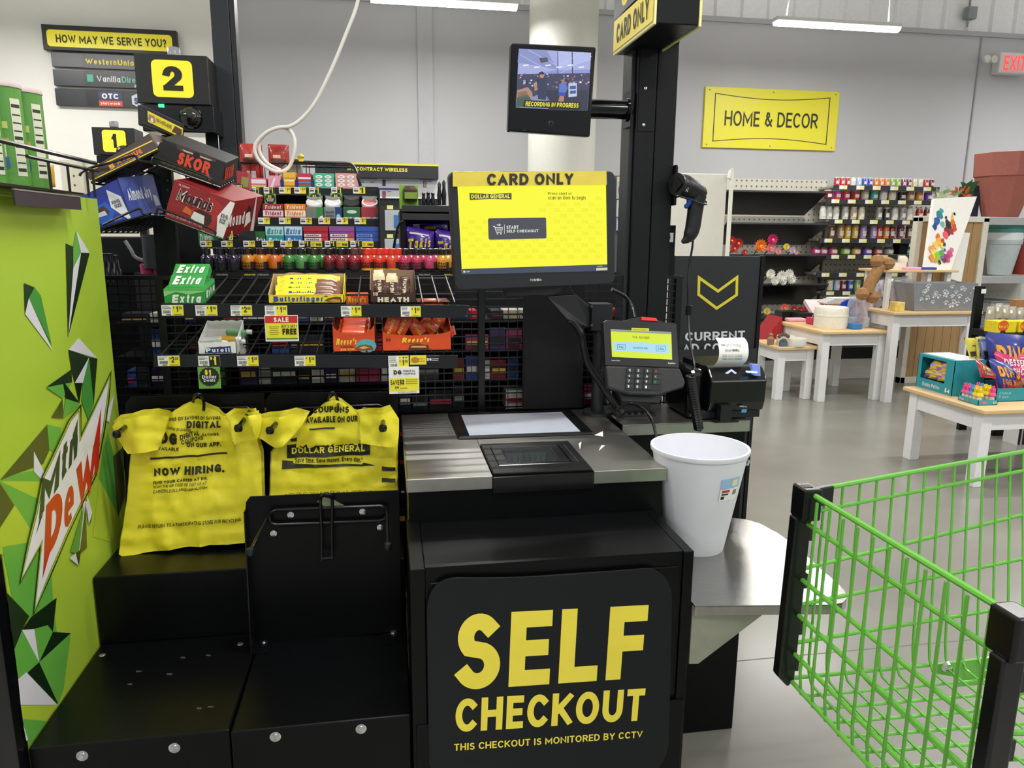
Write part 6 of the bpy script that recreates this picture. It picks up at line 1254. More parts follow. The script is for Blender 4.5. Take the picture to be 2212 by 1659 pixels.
card(841,906,793,851,TY-.006,[('r',.02,.1,.98,.58,'f0e43a'),('t','DG',.16,.72,.42,.88,'1c1c1c',.07),('t','DIGITAL',.48,.81,.88,.88,'222222',.03),('t','COUPONS',.48,.71,.88,.78,'222222',.03),('t','SAVE',.05,.34,.34,.52,'1c1c1c',.03),('t','$2',.36,.34,.5,.54,'1c1c1c',.06),('r',.56,.5,.94,.52,'7a7630'),('r',.56,.43,.94,.45,'7a7630'),('r',.56,.36,.94,.38,'7a7630'),('t','DG',.2,.2,.32,.28,'1c1c1c',.06),('r',.36,.2,.6,.22,'5a5624'),('t','DG DIGITAL COUPONS',.3,.03,.9,.08,'5a5a5a',.01)],'white and yellow digital coupon card reading SAVE $2',name='coupon_card')
card(886,921,768,788,TY-.001,[('r',0,0,1,1,'f0e23a'),('o',.3,.5,.24,.34,'b8862a'),('t','DROPPED TO',.48,.55,.92,.7,'c8402a',.03),('t','SAVE $2',.48,.28,.92,.44,'c8402a',.03)],'yellow strip with a brown round badge on the lower shelf rail',name='shelf_strip')
card(921,949,769,785,TY-.0005,[('r',0,0,1,1,'1a1b1d'),('t','DG',.05,.35,.4,.75,'f0f0f0',.07),('r',.46,.55,.95,.65,'cccccc'),('r',.46,.35,.9,.45,'cccccc')],'black store logo strip at the right of the lower shelf rail',name='shelf_strip')

# green gum carton (front carton with open display box behind)
def frontq(x0,x1,yt,zb,Y,x0t=None,x1t=None):
    a=A(x0,yt,Y=Y); b=A(x1,yt,Y=Y); return [Vec((a.x,Y,zb)),Vec((b.x,Y,zb)),Vec((b.x,Y,a.z)),Vec((a.x,Y,a.z))]
Yp1=2.115
GRN='2f9a42'
Q=frontq(353,441,624,z1,Yp1)
t=hexbox('gum_carton','green gum carton with white script at the left end of the upper wire shelf','gum',Q,(0,.13,.02),GRN,[('r',0,.86,1,1,'57b85e'),('t','Extra',.18,.08,.92,.62,'f2f5ee',.07,.15),('p',[(.0,.5),(.3,.8),(.6,.62),(1,.8),(1,.86),(0,.86)],'8fd07f')],[('r',0,.8,1,1,'57b85e'),('t','Extra',.1,.3,.9,.75,'f2f5ee',.08,.2)])
p=Q[3]; w_=(Q[2]-Q[3]).length
for k,(f,hh) in enumerate(((0,.0),(.5,.028))):
    a=p+Vec((.006,.02+.05*k,.004+hh)); 
    hexbox('gum_pack',['lower','upper'][k]+' green gum pack lying on top of the green gum carton','gum',[a,a+Vec((w_-.012,0,0)),a+Vec((w_-.012,.045,.03)),a+Vec((0.0,.045,.03))],(0,.02,-.02),'3aa34c',[('t','Extra',.1,.15,.9,.85,'f2f5ee',.07,.2)])
# yellow bar tray
Q=frontq(579,742,637,z1,Yp1)
W_=(Q[1]-Q[0]).length
tr=opentray('candy_tray','yellow open carton full of yellow peanut butter bars','candy box',Q,.125,.052,'f2df2c','c7a874',[('t','Butterfinger',.07,.22,.72,.82,'2344a0',.07),('r',.02,.9,.98,.96,'e8c82a'),('p',[(.74,.3),(.8,.6),(.9,.75),(.96,.7),(.98,.2),(.8,.15)],'6a3a1c'),('p',[(.78,.3),(.86,.45),(.95,.4),(.95,.22),(.84,.2)],'d99a2c'),('p',[(.72,.8),(.77,.9),(.8,.7)],'6a3a1c')],[('r',0,0,1,.5,'e8d02a')])
for k in range(5):
    y=Yp1+.018+.021*k; z=Q[3].z+.002+.011*k-(.012 if k==0 else .01)
    bar((Q[0].x+.012+.003*(k%2),y,z),(1,.02,.0),(0,-.75,1),W_-.026,.034,.022,'f0df2e','7a4a2a' if k!=4 else 'e8cf30','Butterfinger',f'yellow wrapped candy bar, {ORD[k]} from the front of the yellow tray','yellow candy bars')
# brown toffee box
Q=frontq(799,899,626,z1,Yp1)
opentray('candy_tray','dark brown open carton of toffee bars marked 18','candy box',Q,.12,.05,'3a1f1c','9a7f63',[('t','18',.06,.55,.17,.82,'e9d9c8',.04),('t','HEATH',.16,.04,.84,.42,'e6d6b4',.09),('r',.52,.72,.68,.76,'b8a898'),('r',.52,.62,.66,.66,'b8a898')],[('r',.1,.1,.9,.5,'2e1816')],cut=.012)
for k,x in enumerate((.22,.48,.74)):
    P=Q[0]+(Q[1]-Q[0])*x+Vec((0,.02,(Q[3].z-Q[0].z)*.25)); bar(P,(.05*(k-1),.35,1),(0,-1,.3),.085-.01*k,.036,.018,'4a2418','e6d2a2' if k<2 else '4a2418','HEATH',f'brown and cream toffee bar, {ORD[k]} from left in the brown carton','toffee bars',tc='e9d9b4')
# orange box leaning behind
a=A(748,668,Y=2.28);b=A(795,668,Y=2.28);hexbox('candy_box','small orange box half hidden between the yellow and brown cartons','candy box',[a,b,b+Vec((0,0,.045)),a+Vec((0,0,.045))],(0,.08,0),'e2561e',[('t',"Reese's",.1,.45,.9,.85,'f0c83a',.06)])
Q=frontq(900,972,652,z1,Yp1+.02)
opentray('candy_tray','orange open carton with brown inside at the right end of the upper shelf','candy box',Q,.12,.03,'e2561e','6b3a26')
bar(Q[3]+Vec((.01,.03,-.005)),(1,.1,0),(0,-.5,1),.07,.035,.02,'ea5a22','ea5a22',None,'flat orange wrapper lying in the open orange carton',None)
# lower shelf
Q=frontq(427,510,740,z2,Yp1)
opentray('wipes_box','white open carton of hand sanitiser bottles','box',Q,.125,.045,'eeeeec','dcdcda',[('p',[(.16,.1),(.2,.55),(.85,.66),(.86,.1)],'1c2f78'),('t','Purell',.2,.18,.82,.52,'f2f2f4',.06),('p',[(.4,.58),(.6,.66),(.65,.6)],'c8323a')],[('r',0,0,1,.7,'e2e2e2')])
for k,(c,nm,dx,dy,dz,ang) in enumerate((('d8dcd6','clear',-.006,.018,.006,.1),('d6a832','amber',.028,.03,.012,-.08),('6fae72','green',.05,.075,.026,-.1),('e0c878','pale yellow',.035,.05,.002,0))):
    P=Q[3]+Vec((dx+.008,dy,dz-.02)); t=thing('sanitiser_bottle',P,f'{nm} hand sanitiser bottle lying in the white carton','bottle','small sanitiser bottles')
    mb=MB().use(M(c,.12,trans=.25,vary=.05,coat=.6)); mb.pb(P,(.055,0,ang*.055),(0,.028,.004),(0,-.003,.018)); mb.build('bottle_body',parent=t,bevel=.006,seg=3); mb=MB().use(M('e8e8e4',.3)); mb.cyl(P+Vec((.055,.014,.01)),P+Vec((.07,.015,.009)),.007,n=12); mb.build('cap',parent=t,smooth=True)
Q=frontq(717,810,700,z2,Yp1); OR='e5501c'
opentray('candy_tray','smaller orange carton of caramel peanut butter cups','candy box',Q,.12,.02,OR,'8a3a1c',[('t',"Reese's",.08,.26,.56,.48,'f2d03a',.08,.2),('o',.78,.2,.24,.24,'4fb0b8'),('p',[(.52,.1),(.6,.22),(.75,.26),(.92,.2),(.95,.05),(.6,.03)],'8a4a24'),('p',[(.6,.14),(.72,.2),(.86,.14),(.7,.09)],'e0b070'),('t','CARAMEL',.18,.15,.5,.21,'3a1c10',.03),('t','BIG CUP',.18,.05,.5,.12,'f0d040',.05)],[('r',0,0,1,.6,'b84014')],cut=.03)
for k in range(3):
    P=Q[0]+(Q[1]-Q[0])*(.12+.02*k)+Vec((0,.02+.025*k,(Q[3].z-Q[0].z)*(.62+.13*k))); bar(P,(1,0,.05*(k-1)),(0,-.8,.6),.085,.045,.025,'dd4c20','dd4c20',"Reese's",f'orange wrapped peanut butter cup pack, {ORD[k]} from the bottom in the smaller orange carton','caramel cup packs',tc='f0c83a')
Q=frontq(825,975,716,z2,Yp1)
opentray('candy_tray','wide torn orange carton of peanut butter cups marked 36','candy box',Q,.12,.045,OR,'7a3a20',[('t','36',.05,.5,.12,.66,'4a1c10',.04),('t',"Reese's",.28,.42,.68,.68,'f2d03a',.09,.2),('p',[(.36,.0),(.4,.3),(.5,.34),(.66,.28),(.68,.02)],'5a2c14'),('p',[(.4,.16),(.42,.25),(.62,.24),(.64,.14)],'d8a45a'),('r',.38,.38,.55,.4,'4a1c10')],[('r',0,0,1,.6,'b84014')],cut=.012)
for k,(x,a) in enumerate(((.06,1.2),(.2,1.1),(.42,-1.0),(.6,-.8),(.78,1.3),(.68,.2))):
    P=Q[0]+(Q[1]-Q[0])*x+Vec((0,.03+.012*k,(Q[3].z-Q[0].z)*.5+(.055 if a<0 else 0))); bar(P,(cos(a),.1,sin(a)),(0,-1,.2),.085,.04,.018,'e2521f','5a2c14' if a<0 else 'e2521f',"Reese's",f'orange peanut butter cup pack standing in the wide orange carton, {ORD[k]} from left','peanut butter cup packs',tc='f0c83a')

# ================================================================== GOODS SEEN THROUGH THE GRID
rn=random.Random(11); SHY=[(A(1050,y,Y=2.62).z) for y in(650,692,735,778,800,823,850,885)]
t=thing('back_shelving',(.1,2.75,0),'black shelving of small goods behind the wire grid','shelving')
zz=.30; rows=[]
while zz<gz1-.06:
    mb=MB().use(BLK2); mb.box(gx0,gx1,2.56,2.8,zz-.006,zz); mb.build('shelf',parent=t); rows.append(zz); zz+=.108
mb=MB().use(M('0d0e10',.6)); mb.box(gx0,gx1,2.8,2.82,0,gz1); mb.build('back_panel',parent=t)
pal=[('cc303e','red'),('f4f0e8','white'),('3a2a5a','dark purple'),('dcd8d0','grey'),('a02634','dark red'),('c88a3a','tan'),('2a2c34','charcoal'),('5a6a3a','olive'),('e8692f','orange'),('394a8a','blue'),('8a3a5a','plum'),('e0dcc8','cream')]
cnt={}
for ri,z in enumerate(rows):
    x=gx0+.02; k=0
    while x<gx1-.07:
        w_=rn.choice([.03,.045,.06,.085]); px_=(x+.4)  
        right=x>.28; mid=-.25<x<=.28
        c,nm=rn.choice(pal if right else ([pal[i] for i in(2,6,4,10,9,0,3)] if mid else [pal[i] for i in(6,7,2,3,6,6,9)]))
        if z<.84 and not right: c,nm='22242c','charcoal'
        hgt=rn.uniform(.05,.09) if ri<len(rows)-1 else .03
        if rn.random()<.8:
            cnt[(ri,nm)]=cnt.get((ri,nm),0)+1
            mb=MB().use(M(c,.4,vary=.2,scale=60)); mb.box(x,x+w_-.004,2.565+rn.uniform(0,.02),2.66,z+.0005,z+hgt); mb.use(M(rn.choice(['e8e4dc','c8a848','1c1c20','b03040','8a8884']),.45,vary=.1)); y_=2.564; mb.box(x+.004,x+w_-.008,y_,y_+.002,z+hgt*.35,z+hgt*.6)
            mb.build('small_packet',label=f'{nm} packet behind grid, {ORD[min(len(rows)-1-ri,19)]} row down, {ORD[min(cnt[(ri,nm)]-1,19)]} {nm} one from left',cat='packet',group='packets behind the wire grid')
        x+=w_; k+=1
# ================================================================== STEPPED GUM RACK
Ys=[2.95,2.88,2.81,2.62]
ylip=[(411,404,419),(478,470,487),(527,519,536),(588,583,590)]
GX=[(546,820),(553,820),(433,822),(433,984)]
t=thing('gum_rack',(A(690,500,Y=2.9).x,2.9,0),'black stepped counter rack of gum, mints and small bottles','rack'); GR=t; sz=[]
for (ym,yt,yb),(xa,xb),Y in zip(ylip,GX,Ys):
    a=A(xa,yt,Y=Y);b=A(xb,yt,Y=Y);c=A(xa,yb,Y=Y); mb=MB().use(RAIL); mb.box(a.x,b.x,Y,Y+.004,c.z,a.z); mb.use(M('55585c',.4)); mb.box(a.x,b.x,Y-.001,Y+.001,c.z-.002,c.z); mb.build('price_rail',parent=t,bevel=.0008)
    mb=MB().use(BLK2); mb.box(a.x,b.x,Y+.004,Y+.13,c.z+.002,c.z+.008); mb.build('shelf',parent=t); sz.append(c.z+.008)
a=A(433,600,Y=2.6);b=A(822,600,Y=2.6); mb=MB().use(M('0d0e10',.6)); ztop=A(700,402,Y=3.1).z; mb.box(a.x,A(820,500,Y=3.09).x,3.09,3.11,1.16,ztop); mb.box(a.x,A(820,500,Y=3.09).x,2.84,3.11,0,1.16); mb.build('back_panel',parent=t)
mb=MB().use(BLK2); mb.box(A(822,500,Y=2.95).x-.006,A(822,500,Y=2.95).x,2.8,3.09,1.16,A(822,412,Y=2.95).z); mb.build('end_panel',parent=t)
a=A(368,600,Y=2.98); b=A(436,455,Y=2.98); mb=MB().use(BLK2); mb.box(a.x,b.x,2.97,2.99,1.16,b.z); mb.build('side_panel',parent=t)
# wing of the top tier that turns towards the camera
for (P0,P1,P2,P3) in (((484,384),(546,408),(546,425),(484,403)),):
    q=[A(*P3,Y=2.45),A(*P2,Y=2.95),A(*P1,Y=2.95),A(*P0,Y=2.45)]; mb=MB().use(RAIL); mb.prism(q,(-.004,0,0)); mb.build('wing_rail',parent=t)
# tags on gum rack
for y0,y1,Y,lst in ((404,418,2.9485,[(545,562,'1','k'),(570,594,'1','k'),(603,628,'1','y'),(636,661,'1','y'),(668,693,'1','k'),(716,741,'1','k'),(763,789,'','y')]),
  (470,484,2.8785,[(558,583,'1','y'),(603,628,'1','y'),(649,674,'2','y'),(688,713,'2','y'),(727,752,'2','y'),(766,791,'2','y')]),(520,533,2.8085,[(433,458,'2','y'),(478,503,'2','y'),(526,551,'1','y'),(566,591,'1','y'),(606,631,'1','y'),(646,670,'1','k'),(702,726,'1','k'),(757,780,'1','k')])):
    row={404:'top',470:'second',520:'third'}[y0]
    for k,(x0,x1,d,st) in enumerate(lst): tag(x0,x1,y0,y1,Y,(d or '-',('35' if st=='y' and d else None)),f'small price tag on the {row} gum rack rail, {ORD[k]} from left',st,near=False,group='gum rack price tags')
for k,x0 in enumerate((671,727,782)):
    card(x0,x0+25,521,533,2.8075,[('r',0,0,1,1,'ecdf3a'),('t','FREE',.48,.2,.94,.62,'1c1c14',.08),('r',.06,.6,.36,.68,'55521c'),('r',.06,.3,.3,.38,'55521c')],f'yellow buy one get one free strip, {ORD[k]} from left on the gum rack',name='shelf_strip')
for x0,x1,y0,y1,Y,l in ((537,562,417,442,2.946,'green deal card hanging on the gum rack, furthest left'),(572,597,418,443,2.946,'green deal card over the red gum packs'),(668,694,417,443,2.946,'green deal card over the white lidded mint tins, left one'),(714,740,417,443,2.946,'green deal card over the white lidded mint tins, right one'),(646,671,534,556,2.806,'green deal card behind the green shot bottles'),(700,725,534,556,2.806,'green deal card behind the dark red shot bottles'),(758,783,534,556,2.806,'green deal card behind the flame red shot bottles')): deal(x0,x1,y0,y1,Y,l)
# tier 1 boxes
Y1=Ys[0]+.008
def gp(i,x0,x1,yt,Y,d,c,pr,lab,grp=None,name='gum_box',side=()):
    a=A(x0,yt,Y=Y); b=A(x1,yt,Y=Y); return hexbox(name,lab,'gum box',[(a.x,Y,sz[i]),(b.x,Y,sz[i]),(b.x,Y,a.z),(a.x,Y,a.z)],(0,d,0),c,pr,side,grp)
gp(0,539,575,384,Y1,.09,'d86a8a',[('r',.05,.6,.95,.9,'f0e4e8'),('r',.05,.35,.95,.5,'c8d85a')],'pink and green sweet box at the left of the top gum tier')
gp(0,578,606,379,Y1,.09,'eaa2b4',[('p',[(.1,.2),(.5,.9),(.6,.8),(.3,.2)],'f4e8ec'),('r',.5,.1,.9,.4,'c86a9a')],'pale pink gum box on the top gum tier')
gp(0,611,638,372,Y1,.09,'e9bb45',[('r',.05,.55,.95,.62,'fff0b0'),('r',.05,.7,.95,.74,'c87a2a'),('r',.05,.3,.95,.36,'c87a2a')],'yellow fruit gum stack on the top gum tier',side=())
gp(0,642,672,374,Y1,.09,'b83a50',[('r',0,0,1,.4,'2f8f6a'),('r',.05,.7,.95,.8,'f0eaea'),('r',.05,.5,.95,.56,'6a8ad0')],'red over green gum stack on the top gum tier')
for x in(605.5,637,671.5):
    a=A(x,388,Y=Y1-.003); mb=MB().use(M('1c2a6a',.5)); mb.box(a.x,a.x+.012,Y1-.004,Y1+.05,sz[0],a.z); mb.build('tray_divider',label=f'dark blue card divider on the top gum tier, {ORD[(605.5,637,671.5).index(x)]} from left',cat='divider')
def ecl(x0,x1,c,c2,lab):
    t=gp(0,x0,x1,374,Y1,.09,c,[('r',0,0,1,.26,c2),('o',.14,.16,.09,.1,'e8efe8'),('o',.86,.16,.09,.1,'e8efe8')]+[('o',.28+.44*(k%2),.42+.2*(k//2),.17,.09,'f2f6f0') for k in range(6)]+[('r',.2+.44*(k%2),.41+.2*(k//2),.34+.44*(k%2),.44+.2*(k//2),c2) for k in range(6)],lab); return t
ecl(676,721,'4fb89a','3aa58a','mint green box of gum tins on the top gum tier'); ecl(724,770,'e2a4a0','c84a50','salmon pink box of gum tins on the top gum tier')
# left small boxes by the wing
a=A(512,398,Y=2.75);b=A(537,402,Y=2.75); hexbox('gum_box','red and olive gum box tucked beside the dark toffee carton','gum box',[a+Vec((0,0,-.012)),b+Vec((0,0,-.012)),b+Vec((0,0,.045)),a+Vec((0,0,.045))],(0,.06,0),'b03a48',[('r',.3,.1,.9,.7,'8f9a4a')])
# tier 2
Y2=Ys[1]+.008
for (x0,x1,c,c2,lab) in((567,611,'b02a34','f1e4e4','red stick gum box on the second gum tier'),(614,659,'ee8a1c','fff3e0','orange stick gum box on the second gum tier')):
    gp(1,x0,x1,440,Y2,.09,c,[('r',0,.36,1,.66,c2),('t','Trident',.1,.42,.9,.62,c,.06,.15),('t','Trident',.1,.74,.9,.92,c2,.06,.15),('p',[(.0,.0),(.6,.3),(1,.1),(1,0)],c2)],lab,'stick gum boxes')
def tinbox(x0,x1,c,lidc,pr,lab,yt=441,lid2=None):
    t=gp(1,x0,x1,yt+6,Y2,.075,c,pr,lab,'mint tins on the second gum tier','mint_box'); a=A((x0+x1)/2,yt,Y=Y2+.035); r=(A(x1,yt,Y=Y2).x-A(x0,yt,Y=Y2).x)*.48
    mb=MB().use(M(lidc,.3,vary=.05)); C=Vec((a.x,Y2+.035,a.z+.004)); ax=Vec((0,-.55,.83)); mb.lathe([(0,-.008),(r,-.008),(r*1.02,0),(r*.96,.006),(0,.005)],C,24,axis=ax); o=mb.build('tin',parent=t,smooth=True)
    mb=MB().use(M(lid2 or lidc,.35,vary=.3,scale=90)); mb.lathe([(0,.0062),(r*.78,.0062)],C,20,axis=ax); mb.build('tin_label',parent=t)
    C2=C+Vec((0,.03,.022)); mb=MB().use(M('8a8f8c' if lidc!='2a2a2a' else '5a5a5a',.3)); mb.lathe([(0,-.008),(r*.98,-.008),(r,0),(r*.94,.006),(0,.005)],C2,24,axis=ax); mb.build('tin',parent=t,smooth=True)
tinbox(660,698,'7a8078','e6e8e6',[('p',[(.6,0),(.6,1),(1,1),(1,0)],'2e8a3e'),('t','3 HOUR',.06,.05,.6,.2,'f0f0f0',.03),('p',[(.65,.1),(.8,.45),(1,.5),(.9,.2)],'e8f0e0')],'grey and green breath mint box with white lidded tin')
tinbox(700,738,'8a9094','eceeee',[('t','breath',.08,.62,.55,.8,'3a4448',.03),('t','savers',.08,.42,.55,.56,'3a4448',.03),('t','3 HOUR',.08,.1,.55,.28,'f0f0f0',.03),('r',.62,0,1,1,'1c3a70'),('o',.8,.45,.12,.14,'9ac8e8')],'grey and blue breath mint box with white lidded tin')
tinbox(741,778,'27663e','2a2a2a',[('t','ICE BREAKERS',.06,.18,.94,.42,'dfe8dc',.05),('o',.5,.72,.3,.1,'cfe0cc')],'dark green mint box with black lidded tin',lid2='2c2c30')
tinbox(780,818,'a8323c','f0e8e8',[('t','ICE BREAKERS',.06,.18,.94,.42,'f0dcdc',.05),('r',.8,0,1,.6,'2a4a8a')],'red mint box with white rimmed tin',lid2='c86a70')
# tier 3
Y3=Ys[2]+.008
gp(2,427,461,489,Y3,.08,'2f8a4a',[('t','Trident',.1,.3,.9,.6,'e8f0e0',.05,.15),('r',.1,.75,.6,.9,'e8c83a')],'green stick gum box at the left of the third gum tier')
gp(2,545,572,500,Y3,.09,'2c6a3a',[('t','Extra',.3,.15,1,.6,'e8f0e8',.07)],'dark green gum box peeping out beside the red chocolate carton')
for x0,x1,c,c2,nm in((573,612,'2a9aa0','bfe4ea','teal'),(614,652,'2f7fc0','cfe6f6','blue')):
    gp(2,x0,x1,489,Y3,.09,c,[('r',0,.55,1,1,c2),('t','Extra',.08,.62,.92,.9,c,.07,.2),('t','Extra',.15,.08,.9,.42,'f2f6f6',.07,.1)],f'{nm} and white gum box on the third gum tier')
for x0,x1,c,lst,lab in((655,708,'b5243a',[('f0e8ec','c8324a')]*3,'red chewy mint rolls box'),(711,765,'8f4f9a',[('f2eef0','3a9a5a'),('f4e6d0','e0a040'),('f0e8ee','c83a5a')],'multi coloured chewy fruit rolls box'),(768,818,'3058b0',[('6a90d8','2a4a9a')]*3,'blue mint rolls box')):
    pr_=[]
    for k,(w1,w2) in enumerate(lst): pr_+=[('r',.03,.08+.2*k,.97,.22+.2*k,w1),('r',.72,.08+.2*k,.97,.22+.2*k,w2),('t','mentos',.1,.11+.2*k,.62,.2+.2*k,'4a2a6a',.04,.1)]
    pr_+=[('r',.0,.75,1,1,c)]
    gp(2,x0,x1,489,Y3,.09,c,pr_,lab+' on the third gum tier')
# shot bottles
Yb0=2.635; zb=sz[3]
def bottle(x,y,z,col,cap,lab,label,txt=True,s=1.0,band='1a1a1c',bk='2a2a2c'):
    t=thing('shot_bottle',(x,y,z),label,'bottle','small energy shot bottles')
    mb=MB().use(M(col,.18,vary=.06,coat=.6)); r=.0215*s; mb.lathe([(0,0),(r*.9,0),(r,.004*s),(r,.036*s),(r*.9,.045*s),(r*.55,.052*s),(r*.5,.055*s)],(x,y,z),16); mb.build('bottle_body',parent=t,smooth=True)
    mb=MB().use(M(cap,.25,vary=0,coat=.5)); mb.lathe([(r*.54,.054*s),(r*.62,.055*s),(r*.6,.073*s),(r*.5,.075*s),(0,.0755*s)],(x,y,z),14); mb.build('cap',parent=t,smooth=True)
    mb=MB(); n=8
    def pa(a0,a1,z0,z1,c,l):
        mb.use(M(c,.3,vary=.04)); vs=[Vec((x+(r+l)*sin(a0+(a1-a0)*i/n),y-(r+l)*cos(a0+(a1-a0)*i/n),z+zz)) for zz in(z0*s,z1*s) for i in range(n+1)]; mb.add(vs,[(i,i+1,n+2+i,n+1+i) for i in range(n)])
    pa(-1.5,1.5,.001,.008,band,.0005); pa(.5,1.4,.008,.03,bk,.0006)
    if txt:
        for s_,z0,z1 in(('5-hour',.021,.03),('ENERGY',.011,.019)):
            vs,fs,_=textgeo(s_,.07,.15); mb.use(INK); mb.add([Vec((x+(r+.0012)*sin(-.9+1.5*u),y-(r+.0012)*cos(-.9+1.5*u),z+(z0+(z1-z0)*v)*s)) for u,v,_z in vs],fs)
    mb.build('bottle_label',parent=t,recalc=False)
SB=[(449,'2c2440','1c1a22','dark purple'),(477.5,'2c2440','1c1a22','dark purple'),(505,'2f2742','1c1a22','dark purple'),(537,'e08a1c','2a1a12','orange'),(565,'e08a1c','3a1a16','orange'),(594,'e0702c','1c1a1a','deep orange'),(625,'3f8a3a','3a2a2c','green'),(652,'5a9a5a','1a1c1a','green'),(679,'3f8a3a','3a2a2c','green'),
    (712,'8a2028','1c1618','dark red'),(738,'8a2430','1c1c1e','dark red'),(766,'9a1c2c','5a3a34','dark red'),(794,'dc3a24','e03a2a','flame red'),(821,'dc3a24','e03a2a','flame red'),(848,'dc4a34','e03a2a','flame red'),(876,'c83a62','1c1a1c','pink'),(902,'c83a5a','1c1a1c','pink'),(930,'d04a72','1c1a1c','pink'),(957,'e8a028','2a1c16','yellow orange')]
cc={}
for px_,c,cap,nm in SB:
    k=cc.get(nm,0); cc[nm]=k+1; q=A(px_,583,Y=Yb0)
    bottle(q.x,Yb0,zb,c,cap,None,f'{nm} energy shot bottle in the front row, {ORD[k]} {nm} one from left',txt=(px_ not in(594,652,738,848,930)),band='e8b030' if nm=='flame red' else '1a1a1c')
    if k<2 or px_<960: bottle(q.x+.022,Yb0+.05,zb,c,cap,None,f'{nm} energy shot bottle in the back row, {ORD[k]} {nm} one from left',txt=False)
fr=FY(Ys[3]-.001); mb=MB()
a=A(433,588,Y=2.61);b=A(984,588,Y=2.61); c=A(433,600,Y=2.61); mb=MB().use(M('141416',.4)); mb.box(a.x,b.x,2.612,2.616,c.z,a.z); o=mb.build('shot_rack_strip',parent=GR)
fr=FY(2.612); mb=MB()
for x,s_,c in((468,'EXTRA STRENGTH','cfcfcf'),(528,'energy','e8d832'),(556,'STRENGTH','b8b8b8'),(588,'hour','c8463a'),(625,'energy','e8d832'),(905,'EXTRA STRENGTH','b8b8b8'),(960,'energy','e8d832')): mb.pt(fr,s_,(x,596),(x+24,596),(x,591.5),M(c,.5,vary=0),bold=.02)
mb.build('lettering',parent=GR,recalc=False)
# ================================================================== LEFT: SIGNS AND REGISTER POLES
YL=7.9
a=A(96,58,Y=YL); b=A(383,69,Y=YL); zr_=[A(240,y,Y=YL).z for y in(62,116,119,152,156,192,196,234)]
x0,x1=a.x+.02,b.x
t=thing('service_board',((x0+x1)/2,YL,zr_[-1]),'black services board headed HOW MAY WE SERVE YOU on the cream wall','sign board')
mb=MB().use(M('1e2022',.4)); mb.box(x0-.03,x1,YL-.05,YL+.015,zr_[1],zr_[0]); mb.build('header_panel',parent=t,bevel=.004)
fr=Fr((x0-.03,YL-.051,zr_[1]),(1,0,0),(0,0,1),x1-x0+.03,zr_[0]-zr_[1]); mb=MB(); mb.rr(fr,.04,.03,fr.W-.04,fr.H*.8,.03,M('f4e628',.3,emit=.12,vary=0),.002); mb.ft(fr,'HOW MAY WE SERVE YOU?',.1,.3,.92,.62,M('2c2a1a',.5,vary=0),.005,bold=.03); mb.build('header_lettering',parent=t,recalc=False)
for k in range(3):
    zt_,zb_=zr_[2+2*k],zr_[3+2*k]
    mb=MB().use(M('35373b',.3,vary=.05)); mb.box(x0+.02,x1+.1,YL-.03,YL+.015,zb_+.008,zt_); mb.build('panel',parent=t,bevel=.003)
    fr=Fr((x0+.02,YL-.031,zb_),(1,0,0),(0,0,1),x1+.1-x0-.02,zt_-zb_); mb=MB(); mb.fr_(fr,.22,.06,1,.98,M('232427',.3,vary=.03),.001)
    if k==0: mb.ft(fr,'WesternUnion WU',.24,.3,.74,.66,M('f0dc3a',.4,vary=0),.004,bold=.05)
    if k==1: mb.ft(fr,'Vanilla',.31,.36,.48,.72,M('d8dce0',.4,vary=0),.004); mb.ft(fr,'Direct',.49,.36,.64,.72,M('6ac0a0',.4,vary=0),.004); mb.fr_(fr,.24,.34,.285,.78,M('3fae8a',.4),.003); mb.ft(fr,'Pay',.58,.08,.64,.26,WHITE,.004)
    if k==2:
        mb.fr_(fr,.31,.42,.48,.9,M('2a3560',.4),.003); mb.fr_(fr,.31,.08,.48,.4,M('d8482f',.4),.003); mb.ft(fr,'OTC',.335,.5,.455,.8,WHITE,.006,bold=.06); mb.ft(fr,'Network',.325,.16,.465,.32,WHITE,.006,bold=.04)
        mb.fp(fr,[(.55,.7),(.6,.88),(.65,.7),(.65,.25),(.6,.05),(.55,.25)],M('cfd4e4',.4),.003); mb.ft(fr,'S3',.565,.25,.635,.62,M('2a3a6a',.4),.006,bold=.06)
    mb.build('panel_print',parent=t,recalc=False)
